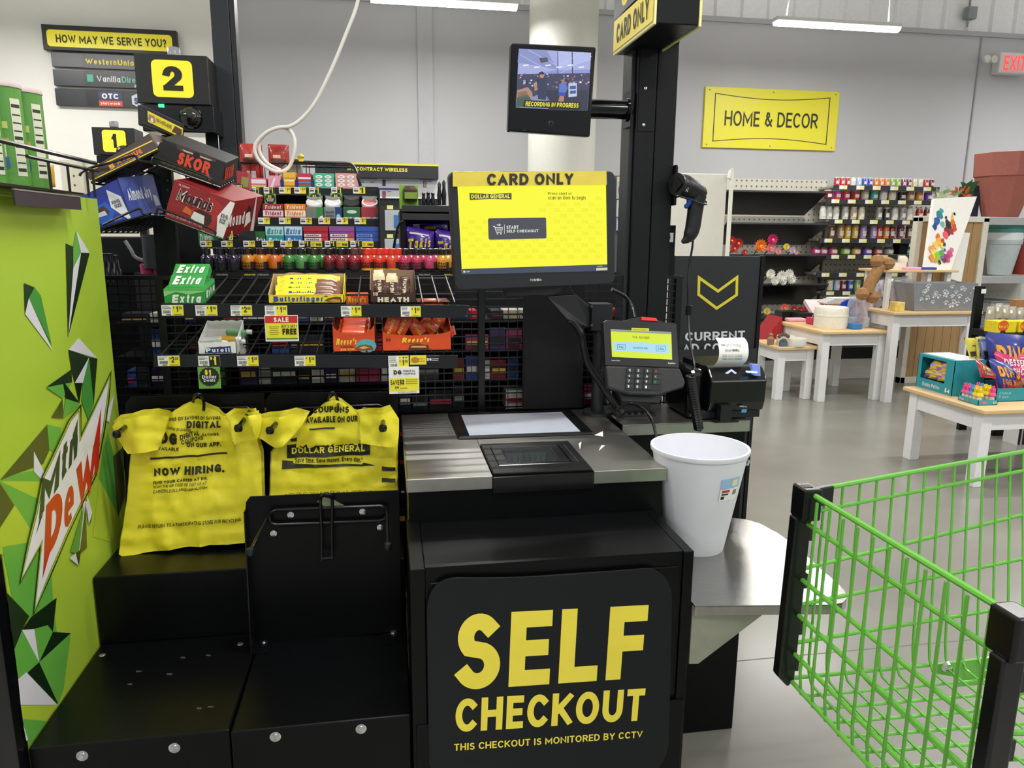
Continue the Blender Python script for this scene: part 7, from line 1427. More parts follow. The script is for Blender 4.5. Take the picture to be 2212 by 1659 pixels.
def numbox(Y,TL,TR,BL,digit,lab,ysq,low,cap,em,d=.16):
    a=A(*TL,Y=Y); b=A(*TR,Y=Y); c=A(*BL,Y=Y); l=A(*low,Y=Y)
    t=thing('lane_number_sign',((a.x+b.x)/2,Y+.1,l.z),lab,'lane sign'); xa=(a.x+c.x)/2
    mb=MB().use(M('1b1b1a',.35,vary=.05)); mb.box(xa,b.x,Y,Y+d,c.z,a.z); mb.build('sign_box',parent=t,bevel=.003)
    q=[A(x,y,Y=Y) for x,y in ysq]; fr=Fr((q[0].x,Y-.0005,q[0].z),(1,0,0),(0,0,1),q[1].x-q[0].x,q[1].z-q[0].z)
    mb=MB(); mb.rr(fr,0,0,fr.W,fr.H,fr.W*.13,M('fbe82c',.3,emit=em,vary=0),.001); w_=.5 if digit=='2' else .26; mb.ft(fr,digit,.5-w_/2,.18,.5+w_/2,.84,M('211f18',.4,vary=0),.003,bold=.05); mb.build('number_face',parent=t,recalc=False)
    mb=MB().use(BLKG); mb.box(xa+.01,b.x+.012,Y+.0,Y+d,l.z,c.z-.003); mb.build('camera_housing',parent=t,bevel=.004)
    mb=MB().use(M('151515',.04,vary=0,coat=1)); C=Vec((xa+(b.x-xa)*.72,Y-.0,l.z+.045)); mb.lathe([(.045,0),(.043,.012),(.035,.028),(.02,.038),(0,.042)],C+Vec((0,.005,.01)),24,axis=(0,-1,0)); mb.build('camera_dome',parent=t,smooth=True)
    p=A(*cap,Y=Y+d/2); mb=MB().use(M('22221f',.4)); mb.lathe([(.021,0),(.021,.012)],(p.x,Y+d/2,a.z),18,caps=True); mb.use(M('f2f2f0',.25,trans=.3,emit=.3,vary=0)); mb.lathe([(.0235,.012),(.0235,.038),(.02,.042),(0,.042)],(p.x,Y+d/2,a.z),18); mb.build('lane_lamp',parent=t,smooth=True)
    mb=MB().use(BLK2); mb.box(b.x-.05,b.x-.01,Y+d-.05,Y+d-.01,0,l.z); mb.build('pole',parent=t)
    return t,xa,b
t2_,xa,b=numbox(3.2,(290,114),(447,121),(295,222),'2','black lane sign with large yellow 2 above the tilted chocolate boxes',[(332,209),(414,132)],(297,283),(375,105),.35)
mb=MB().use(M('3aff8a',.3,emit=2,vary=0)); q=A(348,228,Y=3.19); mb.box(q.x-.01,q.x+.01,3.19,3.195,q.z-.006,q.z+.006); mb.build('green_lamp',parent=t2_,label='small glowing green light')
numbox(4.5,(198,274),(289,279),(202,334),'1','smaller black lane sign with bright yellow 1 further back on the left',[(224,328),(270,282)],(205,352),(246,268),1.0)
a=A(462,150,Y=3.36); b=A(502,150,Y=3.36)
t=thing('register_pole',((a.x+b.x)/2,3.38,0),'tall black register pole rising to the ceiling, right of lane sign 2','pole')
mb=MB().use(M('26292e',.4,vary=.04)); mb.box(a.x,b.x,3.36,3.43,0,4.56); mb.build('pole_body',parent=t,bevel=.003)
mb=MB().use(M('5f6368',.35)); mb.box(b.x+.001,b.x+.005,3.37,3.42,0,4.56); mb.use(M('1d1f22',.4)); mb.box(b.x+.006,b.x+.022,3.36,3.43,0,4.56); mb.build('cable_channel',parent=t)
mb=MB().use(BLK2); p=A(486,350,Y=3.34); mb.box(a.x-.03,b.x+.03,3.34,3.46,0,.9); mb.build('base_box',parent=t)

# ================================================================== TWO SIDED CHOCOLATE RACK
t=thing('tilted_chocolate_rack',A(362,500,Y=2.5),'black two sided wire rack holding four tilted chocolate boxes','rack'); TR_=t
def rodp(lst,r=.0032,nm='wire'):
    mb=MB().use(M('131416',.3,vary=0)); mb.tube(lst,r,6); mb.build(nm,parent=TR_,smooth=True)
def tray(P0,P1,ext,n,drop=.004):
    P0,P1,ext=Vec(P0),Vec(P1),Vec(ext); d=Vec((0,0,-drop))
    for k in range(n): rodp([P0+ext*k/(n-1)+d,P1+ext*k/(n-1)+d])
    for f in(.03,.5,.97): rodp([P0+(P1-P0)*f+d*2,P0+(P1-P0)*f+ext+d*2],.0035)
def hoop(l,Y): rodp(spline([A(x,y,Y=Y) for x,y in l],4),.0035,'hoop')
mb=MB().use(BLK2); a=A(351,430,Y=2.47); b=A(374,430,Y=2.47); mb.box(a.x,b.x,2.47,2.50,.3,A(362,305,Y=2.5).z); mb.build('upright',parent=t,bevel=.003)
mb=MB().use(M('3a3c3e',.3)); 
for y in(345,390,411,440): mb.lathe([(.004,0),(.004,.001),(0,.001)],A(362,y,Y=2.469),10,axis=(0,-1,0),caps=True)
mb.build('upright_holes',parent=t,kind='stuff')
E1=Vec((.02,.13,.005))
def q4(l,Ys_): return [A(x,y,Y=Y) for (x,y),Y in zip(l,Ys_)]
def edge(px_,Yv,base): return A(*px_,Y=Yv)-base
# dark toffee carton (upper right)
Q=q4([(324,348),(476,402),(488,351),(350,299)],(2.33,2.36,2.36,2.33)); ex=A(505,388,Y=2.45)-Q[1]
hexbox('chocolate_carton','black toffee carton with orange red lettering, upper right of the tilted rack','candy box',Q,ex,'211f1f',[('t','SKOR',.34,.26,.8,.74,'e04a2c',.07),('p',[(.74,.3),(.82,.1),(.85,.06),(.8,.3)],'e04a2c'),('p',[(.26,.98),(.3,.8),(.36,.76),(.76,.78),(.84,.82),(.86,.98)],'4a3a34'),('p',[(.36,.86),(.4,.8),(.76,.81),(.8,.86)],'c9b2a4'),('o',.57,.82,.05,.12,'1a1818'),('t','CRISP BUTTER TOFFEE IN MILK CHOCOLATE',.14,.08,.78,.15,'8a7a52',0),('t','18',.06,.82,.09,.9,'8a7a52')],[('t','SKOR',.2,.2,.85,.75,'c83c28',.08)])
tray(Q[0],Q[1],ex*1.0,7)
hoop([(327,354),(331,341),(343,343),(400,364),(456,386),(458,398)],2.318)
# red carton (lower right)
Q=q4([(355,467),(482,514),(506,435),(377,388)],(2.32,2.34,2.34,2.32)); ex=A(547,498,Y=2.46)-Q[1]
hexbox('chocolate_carton','deep red coconut chocolate carton marked KING SIZE, lower right of the tilted rack','candy box',Q,ex,'8e2226',[('p',[(.3,.3),(.6,.95),(.84,.8),(.8,.15),(.6,.05)],'a82a28'),('p',[(.88,0),(1,0),(1,1),(.92,1),(.8,.5)],'e6e4e0'),('t','KING',.85,.5,.97,.62,'1c1c1c',.03),('t','SIZE',.85,.36,.95,.48,'1c1c1c',.03),
  ('t','Mounds',.09,.52,.68,.86,'f4ece6',.12,.05),('t','18 COUNT',.06,.9,.24,.95,'e8d0cc',.03),('p',[(.4,.2),(.42,.44),(.5,.5),(.7,.46),(.74,.3),(.68,.1),(.62,.08)],'3a1c16'),('p',[(.4,.2),(.42,.4),(.6,.38),(.64,.12)],'dfe0da'),('p',[(.24,.28),(.27,.46),(.38,.4),(.4,.26)],'c8642c'),('t','18-1.75 OZ BARS NET WT 1 LB',.03,.06,.62,.12,'e8c8c4',0)],
  [('p',[(.0,.0),(.5,.5),(1,.8),(1,0)],'7a1a1e'),('t','Mounds',.06,.28,.72,.62,'f4ece6',.1,.05),('p',[(.66,.16),(.7,.6),(.8,.66),(.86,.3)],'dfe0da'),('p',[(.68,.55),(.76,.78),(.86,.6)],'2a1410'),('p',[(.88,.0),(1,.0),(1,1),(.97,1)],'d8d6d2')])
fr=Fr(Q[0],Q[1]-Q[0],Q[3]-Q[0],(Q[1]-Q[0]).length,(Q[3]-Q[0]).length); mb=MB(); mb.ft(fr,'Mounds',.1,.535,.67,.845,M('1e1412',.4,vary=0),.004,bold=.02,shear=.05)
cr=[o for o in COL.objects if o.name.startswith('chocolate_carton')][-1]; mb.build('lettering',parent=cr,recalc=False)
tray(Q[0],Q[1],ex,7); hoop([(338,466),(340,452),(350,453),(400,471),(461,497),(463,508)],2.305)
# lip under the red carton end
q=q4([(488,519),(552,519),(552,498),(489,498)],(2.36,2.44,2.44,2.36)); q=[A(489,520,Y=2.37),A(553,519,Y=2.45),A(551,499,Y=2.45),A(490,498,Y=2.37)]
mb=MB().use(RAIL); mb.prism(q,(0,.004,0)); mb.build('price_rail',parent=TR_)
tag(491,503,499,518,2.365,('2',None),'narrow price tag under the red chocolate carton',near=False,group='tags on the tilted rack')
tag(486,497,390,406,2.52,('1',None),'narrow price tag under the dark toffee carton, left one',near=False,group='tags on the tilted rack'); tag(512,523,400,417,2.62,('1',None),'narrow price tag under the dark toffee carton, right one',near=False,group='tags on the tilted rack')
# blue carton (lower left)
Q=q4([(200,497),(283,471),(258,384),(175,424)],(2.28,2.31,2.31,2.28)); ex=A(353,459,Y=2.43)-Q[1]
hexbox('chocolate_carton','bright blue almond chocolate carton marked KING SIZE, lower left of the tilted rack','candy box',Q,ex,'20349a',[('p',[(.2,.1),(.3,.6),(.6,.65),(.7,.3),(.5,.05)],'1f5ac0'),('p',[(.74,1),(1,1),(1,0),(.92,0),(.66,.45)],'dfe1e6'),('t','KING',.73,.52,.93,.62,'1c1c1c',.03),('t','SIZE',.75,.4,.93,.5,'1c1c1c',.03),('p',[(.25,.3),(.3,.5),(.5,.56),(.58,.36),(.5,.26)],'4a2a1c'),('p',[(.28,.28),(.3,.4),(.48,.42),(.5,.28)],'c8d0da'),('t','y',.12,.22,.22,.4,'f4f4f8',.12),('t','18 COUNT',.5,.06,.8,.14,'c8d0e8',.03)],
  [('p',[(0,0),(0,1),(1,1),(1,0)],'4a5aa2'),('p',[(0,0),(0,.6),(.3,.9),(.35,0)],'3a4c9c'),('t','Almond Joy',.1,.42,.8,.72,'dfe2ea',.05,.1),('p',[(.82,.2),(.84,.5),(.95,.44),(.98,.2)],'c8ccd8')])
tray(Q[0],Q[1]+(Q[1]-Q[0])*.55,(.03,.28,0),9); hoop([(222,486),(255,470),(300,451),(309,462),(322,465)],2.27)
# brown and yellow carton (upper left)
Q=q4([(196,392),(341,322),(322,288),(183,372)],(2.27,2.33,2.33,2.27)); ex=A(350,303,Y=2.42)-A(341,322,Y=2.33)+Vec((0,0,-.0))
hexbox('chocolate_carton','brown and yellow peanut chocolate carton, upper left of the tilted rack','candy box',Q,Vec((.03,.1,.0)),'3a2620',[('r',0,.88,1,1,'e8c82a'),('r',0,0,1,.1,'e8c82a'),('t','AVENUE',.42,.3,.8,.74,'d8742a',.08),('t','5',.3,.2,.38,.6,'e8a83a',.08),('t','Crunchy Peanut Butter in a Rich Chocolatey Coating',.3,.14,.74,.22,'e8e0d0',0)],[('r',0,0,1,1,'5a443c'),('r',.1,.2,.6,.5,'c8b8a8')])
tray(Q[0],Q[1],(.03,.26,0),8); hoop([(172,380),(178,371),(200,361),(245,350),(290,336),(300,347),(330,351)],2.26)
rodp(spline([A(x,y,Y=Y) for x,y,Y in((300,347,2.26),(330,352,2.3),(345,358,2.36))],3))
# topper sign
q=[A(307,270,Y=2.34),A(398,303,Y=2.44),A(398,268,Y=2.44),A(305,225,Y=2.34)]
t=thing('favorites_sign',(q[0]+q[1])/2,'small tilted yellow sign in a black frame on top of the chocolate rack','sign')
u=q[1]-q[0]; v=q[3]-q[0]; n=u.cross(v).normalized(); n=n if n.y>0 else -n
mb=MB().use(M('2a2c30',.4)); mb.prism(q,n*.02); mb.build('sign_frame',parent=t,bevel=.003)
f_=Fr(q[0],u,v,1,1); mb=MB(); yq=[(319.5,263),(393.7,298.5),(395,277),(318.5,239)]; mb.pp(f_,yq,M('e9d63a',.45,vary=.04),.001)
mb.pt(f_,'YOUR FAVORITES ARE HERE',(337,262),(371,279),(337,254),INK,w=.003,bold=.02); mb.pp(f_,[(320,258),(322,246),(334,252),(336,266),(328,264)],M('9a7a6a',.5),.0015); mb.pp(f_,[(371,284),(378,272),(393,280),(392,294)],M('5a3a2c',.5),.0015); mb.pp(f_,[(325,262),(326,254),(331,256),(331,265)],M('e0dad4',.5),.002); mb.build('sign_face',parent=t,recalc=False)
mb=MB().use(BLK2); s_=A(354,290,Y=2.42); mb.box(s_.x-.012,s_.x+.012,2.44,2.455,A(360,330,Y=2.45).z-.05,s_.z); mb.build('stalk',parent=t)

# small stuff left of the grid: dark bottles, bags, register cables
for i,(x,y,h,c,nm) in enumerate(((228,585,.09,'1c1e22','black'),(240,585,.09,'1c1e22','black'),(252,585,.085,'1c1e22','black'))):
    p=A(x,y,Y=2.6); mb=MB().use(M(c,.25,vary=.1)); mb.lathe([(0,0),(.017,0),(.018,h*.45),(.012,h*.55),(.012,h),(0,h+.002)],(p.x,2.6,gz1-.02),12); mb.build('dark_bottle',label=f'slim black bottle beside the green cooler, {ORD[i]} from left',cat='bottle',group='slim black bottles',smooth=True)
for x,c,nm in((318,'b03060','dark pink'),(344,'a82c58','deep pink')):
    p=A(x,575,Y=2.7); mb=MB().use(M(c,.3)); mb.lathe([(0,0),(.022,0),(.024,.03),(.018,.035),(0,.036)],(p.x,2.7,gz1),12); mb.build('pink_cap',label=f'{nm} cap showing behind the grid above the lower left wires',cat='bottle cap',smooth=True)
cable([A(x,y,Y=2.7) for x,y in((270,520),(283,540),(292,555),(308,562),(330,566))],.006,'grey cable under the lower left chocolate shelf',m=M('8a8c90',.4))
mb=MB().use(BLK2); a=A(232,560,Y=2.85); b=A(335,512,Y=2.85); mb.box(a.x-.1,b.x,2.84,3.05,a.z-.05,b.z); mb.box(a.x-.1,b.x,2.85,3.02,0,a.z-.05); mb.build('register_unit',label='black register stand in the gap left of the chocolate rack',cat='register',bevel=.005)
mb=MB().use(M('2c3034',.4)); p=A(300,520,Y=2.65); mb.cyl((p.x+.03,2.68,gz1+.02),(p.x+.03,2.68,p.z+.02),.03,n=20); mb.build('black_canister',label='dark grey cylinder behind the lower left chocolate shelf',cat='canister',smooth=True)
# crisp bags and pegboard behind the cooler
q=[A(x,y,Y=3.6) for x,y in((88,408),(120,404),(116,356),(92,362))]
pillow('snack_bag','golden yellow snack bag behind the green crisp cans','snack bag',q,.03,'dfb02c',[('t','ISPY',.1,.6,.7,.8,'2a1a10')])
mb=MB().use(M('3a3c3e',.4)); a=A(70,410,Y=3.65); mb.box(a.x-.1,A(135,410,Y=3.65).x,3.55,3.9,0,a.z); mb.build('snack_stand',label='dark stand holding the golden snack bag at far left',cat='stand')
a=A(128,345,Y=5.6);b=A(352,350,Y=5.6); mb=MB().use(M('e9e4cf',.5,vary=.02)); mb.box(a.x,b.x+.1,5.6,5.65,0,a.z); t=mb.build('pegboard_rack',label='cream pegboard rack far behind the chocolate boxes',cat='shelving'); 
mb=holes(a.x+.05,b.x,5.598,1.2,a.z-.05,step=.06,r=.009); mb.build('peg_holes',parent=t,kind='stuff')
mb=MB().use(M('ded9c6',.5)); 
for x in(a.x+.12,a.x+.55): mb.box(x,x+.03,5.57,5.6,0,a.z)
mb.build('slotted_upright',parent=t)

# ================================================================== TOP OF THE GUM RACK
zb_=ztop; by0,by1=3.02,3.14; bx0,bx1=A(520,353,Y=by0).x,A(768,357,Y=by0).x; zt_=A(640,354,Y=by0).z
t=thing('wire_basket',((bx0+bx1)/2,3.08,zb_),'black wire basket on top of the gum rack','basket')
mb=MB().use(WIRE)
for z in(zb_+.003,zt_): 
    mb=MB().use(WIRE); mb.tube([(bx0,by0,z),(bx1,by0,z),(bx1,by1,z),(bx0,by1,z)],.0035,6,closed=True); mb.build('rim_wire',parent=t,smooth=True)
x=bx0
while x<=bx1+.001:
    for y in(by0,by1): mb=MB().use(WIRE); mb.tube([(x,y,zb_),(x,y,zt_)],.0018,5); mb.build('wire',parent=t)
    x+=.034
def cbag(x0,x1,yt,lab,seed):
    a=A(x0,352,Y=3.06); b=A(x1,352,Y=3.06); c=A(x0,yt,Y=3.06)
    pillow('candy_bag',lab,'candy bag',[(a.x,3.07,zb_+.005),(b.x,3.07,zb_+.005),(b.x,3.07,c.z),(a.x,3.07,c.z)],.02,'b8322a',[('r',.15,.45,.85,.62,'5a2a1c'),('r',.25,.64,.6,.72,'e8d0b0'),('r',.3,.05,.7,.3,'e8e2dc')],'red candy bags in the wire basket',seed=seed)
cbag(518,567,309,'red crinkled candy bag at the left of the wire basket',2); cbag(580,625,311,'red crinkled candy bag right of the first one in the wire basket',5)
a=A(610,375,Y=3.08);b=A(652,357,Y=3.08); mb=MB().use(M('9a9c9e',.4)); mb.box(a.x,b.x,3.05,3.12,zb_+.004,b.z); mb.build('grey_box',label='small grey box in the wire basket under the white cable coil',cat='box',bevel=.005)
pts=[(552,350,3.05),(648,350,3.04)]
t=thing('power_plug',A(640,350,Y=3.03),'black cable plug with yellow cover on the wire basket','plug')
mb=MB().use(CB); mb.tube([A(630,348,Y=3.03),A(655,351,Y=3.03)],.009,10); mb.build('plug_body',parent=t,smooth=True); mb=MB().use(M('d8c41c',.4,vary=.2)); p=A(650,343,Y=3.03); mb.lathe([(.004,-.015),(.013,-.01),(.008,0),(.014,.008),(.004,.018)],p,9); mb.build('plug_cover',parent=t)
cable([A(x,y,Y=Y) for x,y,Y in((655,350,3.03),(700,352,3.0),(750,353,3.0),(765,362,2.99),(773,382,2.96),(779,402,2.96))],.006,'black cable running along the basket rim and down its right end')
cable([A(x,y,Y=Y) for x,y,Y in((778,-60,2.99),(772,6,2.99),(748,72,2.99),(716,150,2.99),(683,217,2.99),(655,253,2.99),(628,272,2.985),(600,276,2.98),(573,288,2.98),(552,312,2.98),(553,335,2.98),(570,357,2.98),(600,371,2.98),(625,360,2.99),(637,320,2.99),(632,290,2.995),(615,276,2.995),(590,279,2.995),(566,297,2.995),(560,325,2.995),(576,352,2.995),(606,368,2.995))],.0068,'white conduit dropping from the ceiling and coiled above the gum rack',m=M('e6e4dc',.4,vary=.02),n=10)
cable([Vec((A(778,-60,Y=2.99).x,2.99,A(778,-60,Y=2.99).z-.02)),Vec((A(778,-60,Y=2.99).x+.03,2.99,3.4)),Vec((A(778,-60,Y=2.99).x+.03,3.0,4.58))],.0068,'upper run of the white conduit, above the picture',m=M('e6e4dc',.4,vary=.02))

# ================================================================== PHONE BOARD AND SNACK RACK
Yw=5.0; a=A(680,350,Y=Yw); b=A(947,358,Y=Yw); c=A(815,381,Y=Yw); zt_=(a.z+b.z)/2+.005; zb2=c.z-.01
t=thing('phone_display',((a.x+b.x)/2,Yw+.1,0),'dark phone display headed NO CONTRACT WIRELESS behind the snack rack','display stand')
mb=MB().use(M('2c2d2f',.35,vary=.05)); mb.box(a.x,b.x,Yw,Yw+.06,zb2,zt_-.012); mb.build('header_panel',parent=t,bevel=.003)
mb=MB().use(M('e8e03a',.4,vary=0)); mb.box(a.x,b.x,Yw-.004,Yw+.06,zt_-.012,zt_); mb.build('header_strip',parent=t,label='yellow top strip')
f_=FY(Yw-.001); mb=MB(); mb.pt(f_,'NO CONTRACT WIRELESS',(751,368),(880,371.5),(751,360),M('f0e63a',.4,vary=0),w=.003,bold=.05); mb.build('lettering',parent=t,recalc=False)
w0=A(772,383,Y=Yw+.08);w1=A(946,430,Y=Yw+.08)
mb=MB().use(M('2a2b2e',.4,vary=.05)); mb.box(a.x,b.x,Yw+.1,Yw+.4,0,zb2); mb.build('display_body',parent=t)
mb=MB().use(M('eff0f4',.4,vary=.02)); mb.box(w0.x,w1.x,Yw+.07,Yw+.1,w1.z,w0.z); mb.build('poster_panel',parent=t)
f_=FY(Yw+.069); mb=MB(); mb.pp(f_,[(772,383),(815,384),(815,387),(772,386)],M('3a3a7a',.4),.001); mb.pp(f_,[(905,386),(946,387),(946,390),(905,389)],M('3a7ad0',.4),.001); mb.pp(f_,[(818,406),(862,407),(862,411),(818,410)],M('4a3a9a',.4),.001)
for x,y,c1 in((826,388,'3a3a5a'),(914,391,'d8a078'),(826,413,'c8506a')): mb.pp(f_,[(x,y),(x+7,y),(x+7,y+14),(x,y+14)],M('2a2a30',.3),.001); mb.pp(f_,[(x+1,y+1),(x+6,y+1),(x+6,y+13),(x+1,y+13)],M(c1,.3,vary=.2,scale=60),.002)
for x,y in((836,388),(924,391),(836,413),(778,393),(800,393)): mb.pp(f_,[(x,y),(x+9,y),(x+9,y+1.5),(x,y+1.5)],M('8a8c92',.5),.001)
mb.build('poster_print',parent=t,recalc=False)
for k,(ya,yb_) in enumerate(((454,498),(516,572))):
    p=A(832,yb_,Y=Yw+.09); q=A(863,ya,Y=Yw+.09); mb=MB().use(M('b8bcc2',.25,vary=.05)); mb.box(p.x,q.x,Yw+.088,Yw+.1,p.z,q.z); mb.use(M('3a7ab8',.3,vary=.1)); mb.box(p.x+.06,p.x+.11,Yw+.08,Yw+.088,p.z+.02,q.z-.03); mb.build('phone_card',parent=t,bevel=.003)
    p=A(836,ya-2,Y=Yw+.09); mb=MB().use(M('e8e690',.5)); mb.box(p.x,p.x+.04,Yw+.085,Yw+.1,p.z,p.z+.025); mb.build('tag',parent=t)
Yt=3.4; a=A(868,443,Y=Yt); b=A(975,444,Y=Yt)
t=thing('snack_rack',((a.x+b.x)/2,Yt+.2,0),'black snack rack with purple bags left of the touch monitor','rack')
for y0,y1 in((443,457),(461,475)):
    p=A(866,y1,Y=Yt);q=A(866,y0,Y=Yt); mb=MB().use(M('2c2e31',.4,vary=.05)); mb.box(a.x,b.x+.2,Yt,Yt+.008,p.z,q.z); mb.build('price_rail',parent=t,bevel=.001)
z4=A(866,445,Y=Yt).z; mb=MB().use(BLK2); mb.box(a.x,b.x+.2,Yt+.008,Yt+.35,z4-.02,z4-.012); z5=A(900,560,Y=Yt).z; mb.box(a.x,b.x+.2,Yt,Yt+.35,z5-.02,z5-.01); mb.box(a.x,b.x+.2,Yt+.35,Yt+.37,0,z4); mb.build('shelf',parent=t)
p=A(876,500,Y=Yt+.02); mb=MB().use(BLK2); mb.box(a.x-.01,p.x,Yt+.01,Yt+.36,0,z4-.02); mb.build('side_panel',parent=t)
def tk(x0,x1,yt,yb,lab,seed):
    q=[A(x,y,Y=Yt+.02) for x,y in((x0+4,yb),(x1-2,yb),(x1,yt+12),(x0,yt))]; pillow('chip_bag',lab,'snack bag',q,.035,'4a2a9a',[('r',.12,.78,.8,.84,'e8e4f0'),('t','Takis',.06,.28,.88,.6,'f0e23a',.09,.15,.12),('r',.3,.12,.7,.2,'8ab03a')],'purple chip bags',seed=seed,rough=.22)
tk(876,938,488,556,'purple chip bag with yellow lettering, front one on the snack rack',3); tk(940,1000,494,560,'purple chip bag half hidden behind the touch monitor',7)
q=[A(x,y,Y=Yt+.16) for x,y in((874,500),(968,500),(966,478),(872,478))]; pillow('chip_bag','purple chip bag lying along the top of the others','snack bag',q,.04,'4526a0',[('r',.2,.3,.35,.7,'e8e4f0'),('r',.45,.2,.7,.5,'d8b82a')],'purple chip bags',seed=9,rough=.22)
# items on its top
zt4=z4-.010
mb=MB().use(M('8fc43a',.5,vary=.05)); a1=A(863,440,Y=Yt+.05); b1=A(903,400,Y=Yt+.05); mb.box(a1.x,b1.x,Yt+.05,Yt+.055,zt4,b1.z); t=mb.build('green_card_pack',label='lime green card of hair ties on the snack rack top',cat='hanging pack')
mb=MB().use(M('4a3328',.6,vary=.4,scale=120)); C=A(886,420,Y=Yt+.03); mb.lathe([(.028,-.03),(.033,-.02),(.033,.02),(.022,.036),(.015,.036),(.012,.0)],(C.x,Yt+.035,C.z),18,sx=1); mb.use(M('8aa83a',.5)); mb.box(C.x-.025,C.x+.03,Yt-.002,Yt+.0,C.z-.02,C.z+.008); mb.build('hair_ties',parent=t)
for i,(x0,x1,yt,c) in enumerate(((910,920,414,'1a1a22'),(920,930,413,'1a1a22'),(930,940,414,'1a1a22'),(944,954,392,'151517'),(954,964,388,'151517'))):
    a1=A(x0,440,Y=Yt+.06);b1=A(x1,yt,Y=Yt+.06); r_=(b1.x-a1.x)*.5; hh_=b1.z-zt4
    mb=MB().use(M(c,.3,vary=.1)); mb.lathe([(0,0),(r_*.8,0),(r_*.85,hh_*.3),(r_,hh_*.5),(r_*.6,hh_*.75),(r_*.8,hh_*.9),(0,hh_)],(a1.x+r_,Yt+.06,zt4),12); mb.use(M('2a3a9a' if i<3 else 'c8c8c8',.4)); mb.lathe([(r_*.86,0),(r_*.88,hh_*.14)],(a1.x+r_,Yt+.06,zt4),12); mb.build('comb_pack',label=f'small black item on the snack rack top, {ORD[i]} from left',cat='accessory',group='small black items on the snack rack',smooth=True)
cable([A(x,y,Y=3.38) for x,y in((872,478),(862,484),(855,510),(850,545),(852,580))],.006,'black cable drooping left of the purple chip bags')
# packs on pegs seen right of the touch monitor
for i,(y0,y1,c,nm) in enumerate(((382,430,'b9cbc8','pale green'),(432,468,'d8dde2','white'),(470,498,'cdd8ee','pale blue'))):
    a1=A(1333,y1,Y=4.2); b1=A(1352,y0,Y=4.2); hexbox('blister_pack',f'{nm} blister pack on pegs in the gap right of the touch monitor','blister pack',[(a1.x,4.2,a1.z),(b1.x,4.2,a1.z),(b1.x,4.2,b1.z),(a1.x,4.2,b1.z)],(0,.02,0),c,[('r',0,.78,1,1,'e8e4a0' if i!=2 else '3a5ab8'),('o',.4,.4,.3,.25,['c83a4a','c89a8a','6a8ac8'][i])],group='blister packs right of the touch monitor')
a1=A(1325,500,Y=4.24);b1=A(1362,380,Y=4.24); mb=MB().use(M('55575a',.5)); mb.box(a1.x-.1,b1.x,4.24,4.28,0,b1.z); mb.build('peg_panel',label='grey peg panel behind the blister packs',cat='panel')
# card holder and ledge behind the post
a1=A(1440,530,Y=2.445);b1=A(1459,487,Y=2.445); mb=MB().use(BLK2); mb.box(a1.x,b1.x,2.44,2.448,gz1,b1.z); t=mb.build('tag_holder',label='black tag holder with white barcode just right of the post',cat='tag'); f_=FY(2.439); mb=MB(); mb.pp(f_,[(1441,503),(1455,503),(1454,523),(1441,523)],PAPER,.001); mb.pp(f_,[(1445,507),(1448,507),(1448,517),(1445,517)],INK,.002); mb.build('barcode',parent=t,recalc=False)

# ================================================================== POSTER STAND
Yp=3.0; TLp=A(1458,553,Y=Yp); TRp=A(1652,560,Y=Yp)
t=thing('poster_stand',((TLp.x+TRp.x)/2,Yp,0),'black floor poster stand with yellow chevron, lettered CURRENT','poster stand')
mb=MB().use(M('26282b',.4,vary=.05)); mb.box(TLp.x,TRp.x-.018,Yp,Yp+.02,.05,TLp.z); mb.build('poster_panel',parent=t,bevel=.002)
mb=MB().use(BLK2); mb.box(TRp.x-.018,TRp.x,Yp-.006,Yp+.03,0,TLp.z+.002); mb.box(TLp.x-.012,TLp.x,Yp-.006,Yp+.03,0,TLp.z+.002); mb.build('frame_edge',parent=t,bevel=.002)
mb=MB().use(BLK2); mb.box(TLp.x-.05,TRp.x+.02,Yp-.12,Yp+.15,0,.03); mb.build('base_plate',parent=t,bevel=.003)
f_=FY(Yp-.0005); mb=MB().use(M('e6d93a',.45,vary=0)); ch=[(1510,600),(1551,629),(1592,599),(1591,637),(1548,666),(1509,636),(1510,600)]
o3=[f_.px(x,y) for x,y in ch]; v2,f2_=_band([(p.x,p.z) for p in o3],.012); mb.add([(x,Yp-.0012,z) for x,z in v2],f2_); mb.build('chevron_mark',parent=t,label='yellow outlined chevron',recalc=False)
mb=MB(); mb.pt(f_,'CURRENT',(1480,737),(1609,733),(1480,718),M('dfe2e6',.5,vary=0),w=.001,bold=.035); mb.pt(f_,'AD CO',(1474,764),(1556,762),(1474,743),M('dfe2e6',.5,vary=0),w=.001,bold=.035); mb.build('lettering',parent=t,recalc=False)
zq=A(1550,754,Y=Yp-.03).z; mb=MB().use(M('26282b',.4)); mb.box(TLp.x+.01,TRp.x-.02,Yp-.03,Yp-.026,.5,zq); mb.build('leaflet_pocket',parent=t)
# ================================================================== SWEETS ON THE FRONT DISPLAY TABLE
x0,x1,y0,y1,h4=T4
BRc=A(2056,856,Z=h4); BLc=A(1974,834,Z=h4); xa=BRc.x-.005; hb4=A(2054,781,Y=BRc.y).z-h4; xb=A(2131,790,Y=BRc.y).x; ya,yb=BRc.y,BLc.y
TE='2a97a4'
t=thing('candy_display_box',((xa+xb)/2,(ya+yb)/2,h4),'teal display box of purple and yellow wrapped gummy packs marked $4','display box')
mb=MB().use(M(TE,.45,vary=.03)); mb.box(xa,xb,ya,ya+.003,h4,h4+hb4); mb.build('front_wall',parent=t)
mb=MB().use(M(TE,.45,vary=.03)); mb.box(xa,xb,yb-.003,yb,h4,h4+hb4); mb.box(xb-.003,xb,ya,yb,h4,h4+hb4); mb.use(M('5a4630',.8)); mb.box(xa+.004,xb-.004,ya+.004,yb-.004,h4,h4+.003); mb.build('box_walls',parent=t)
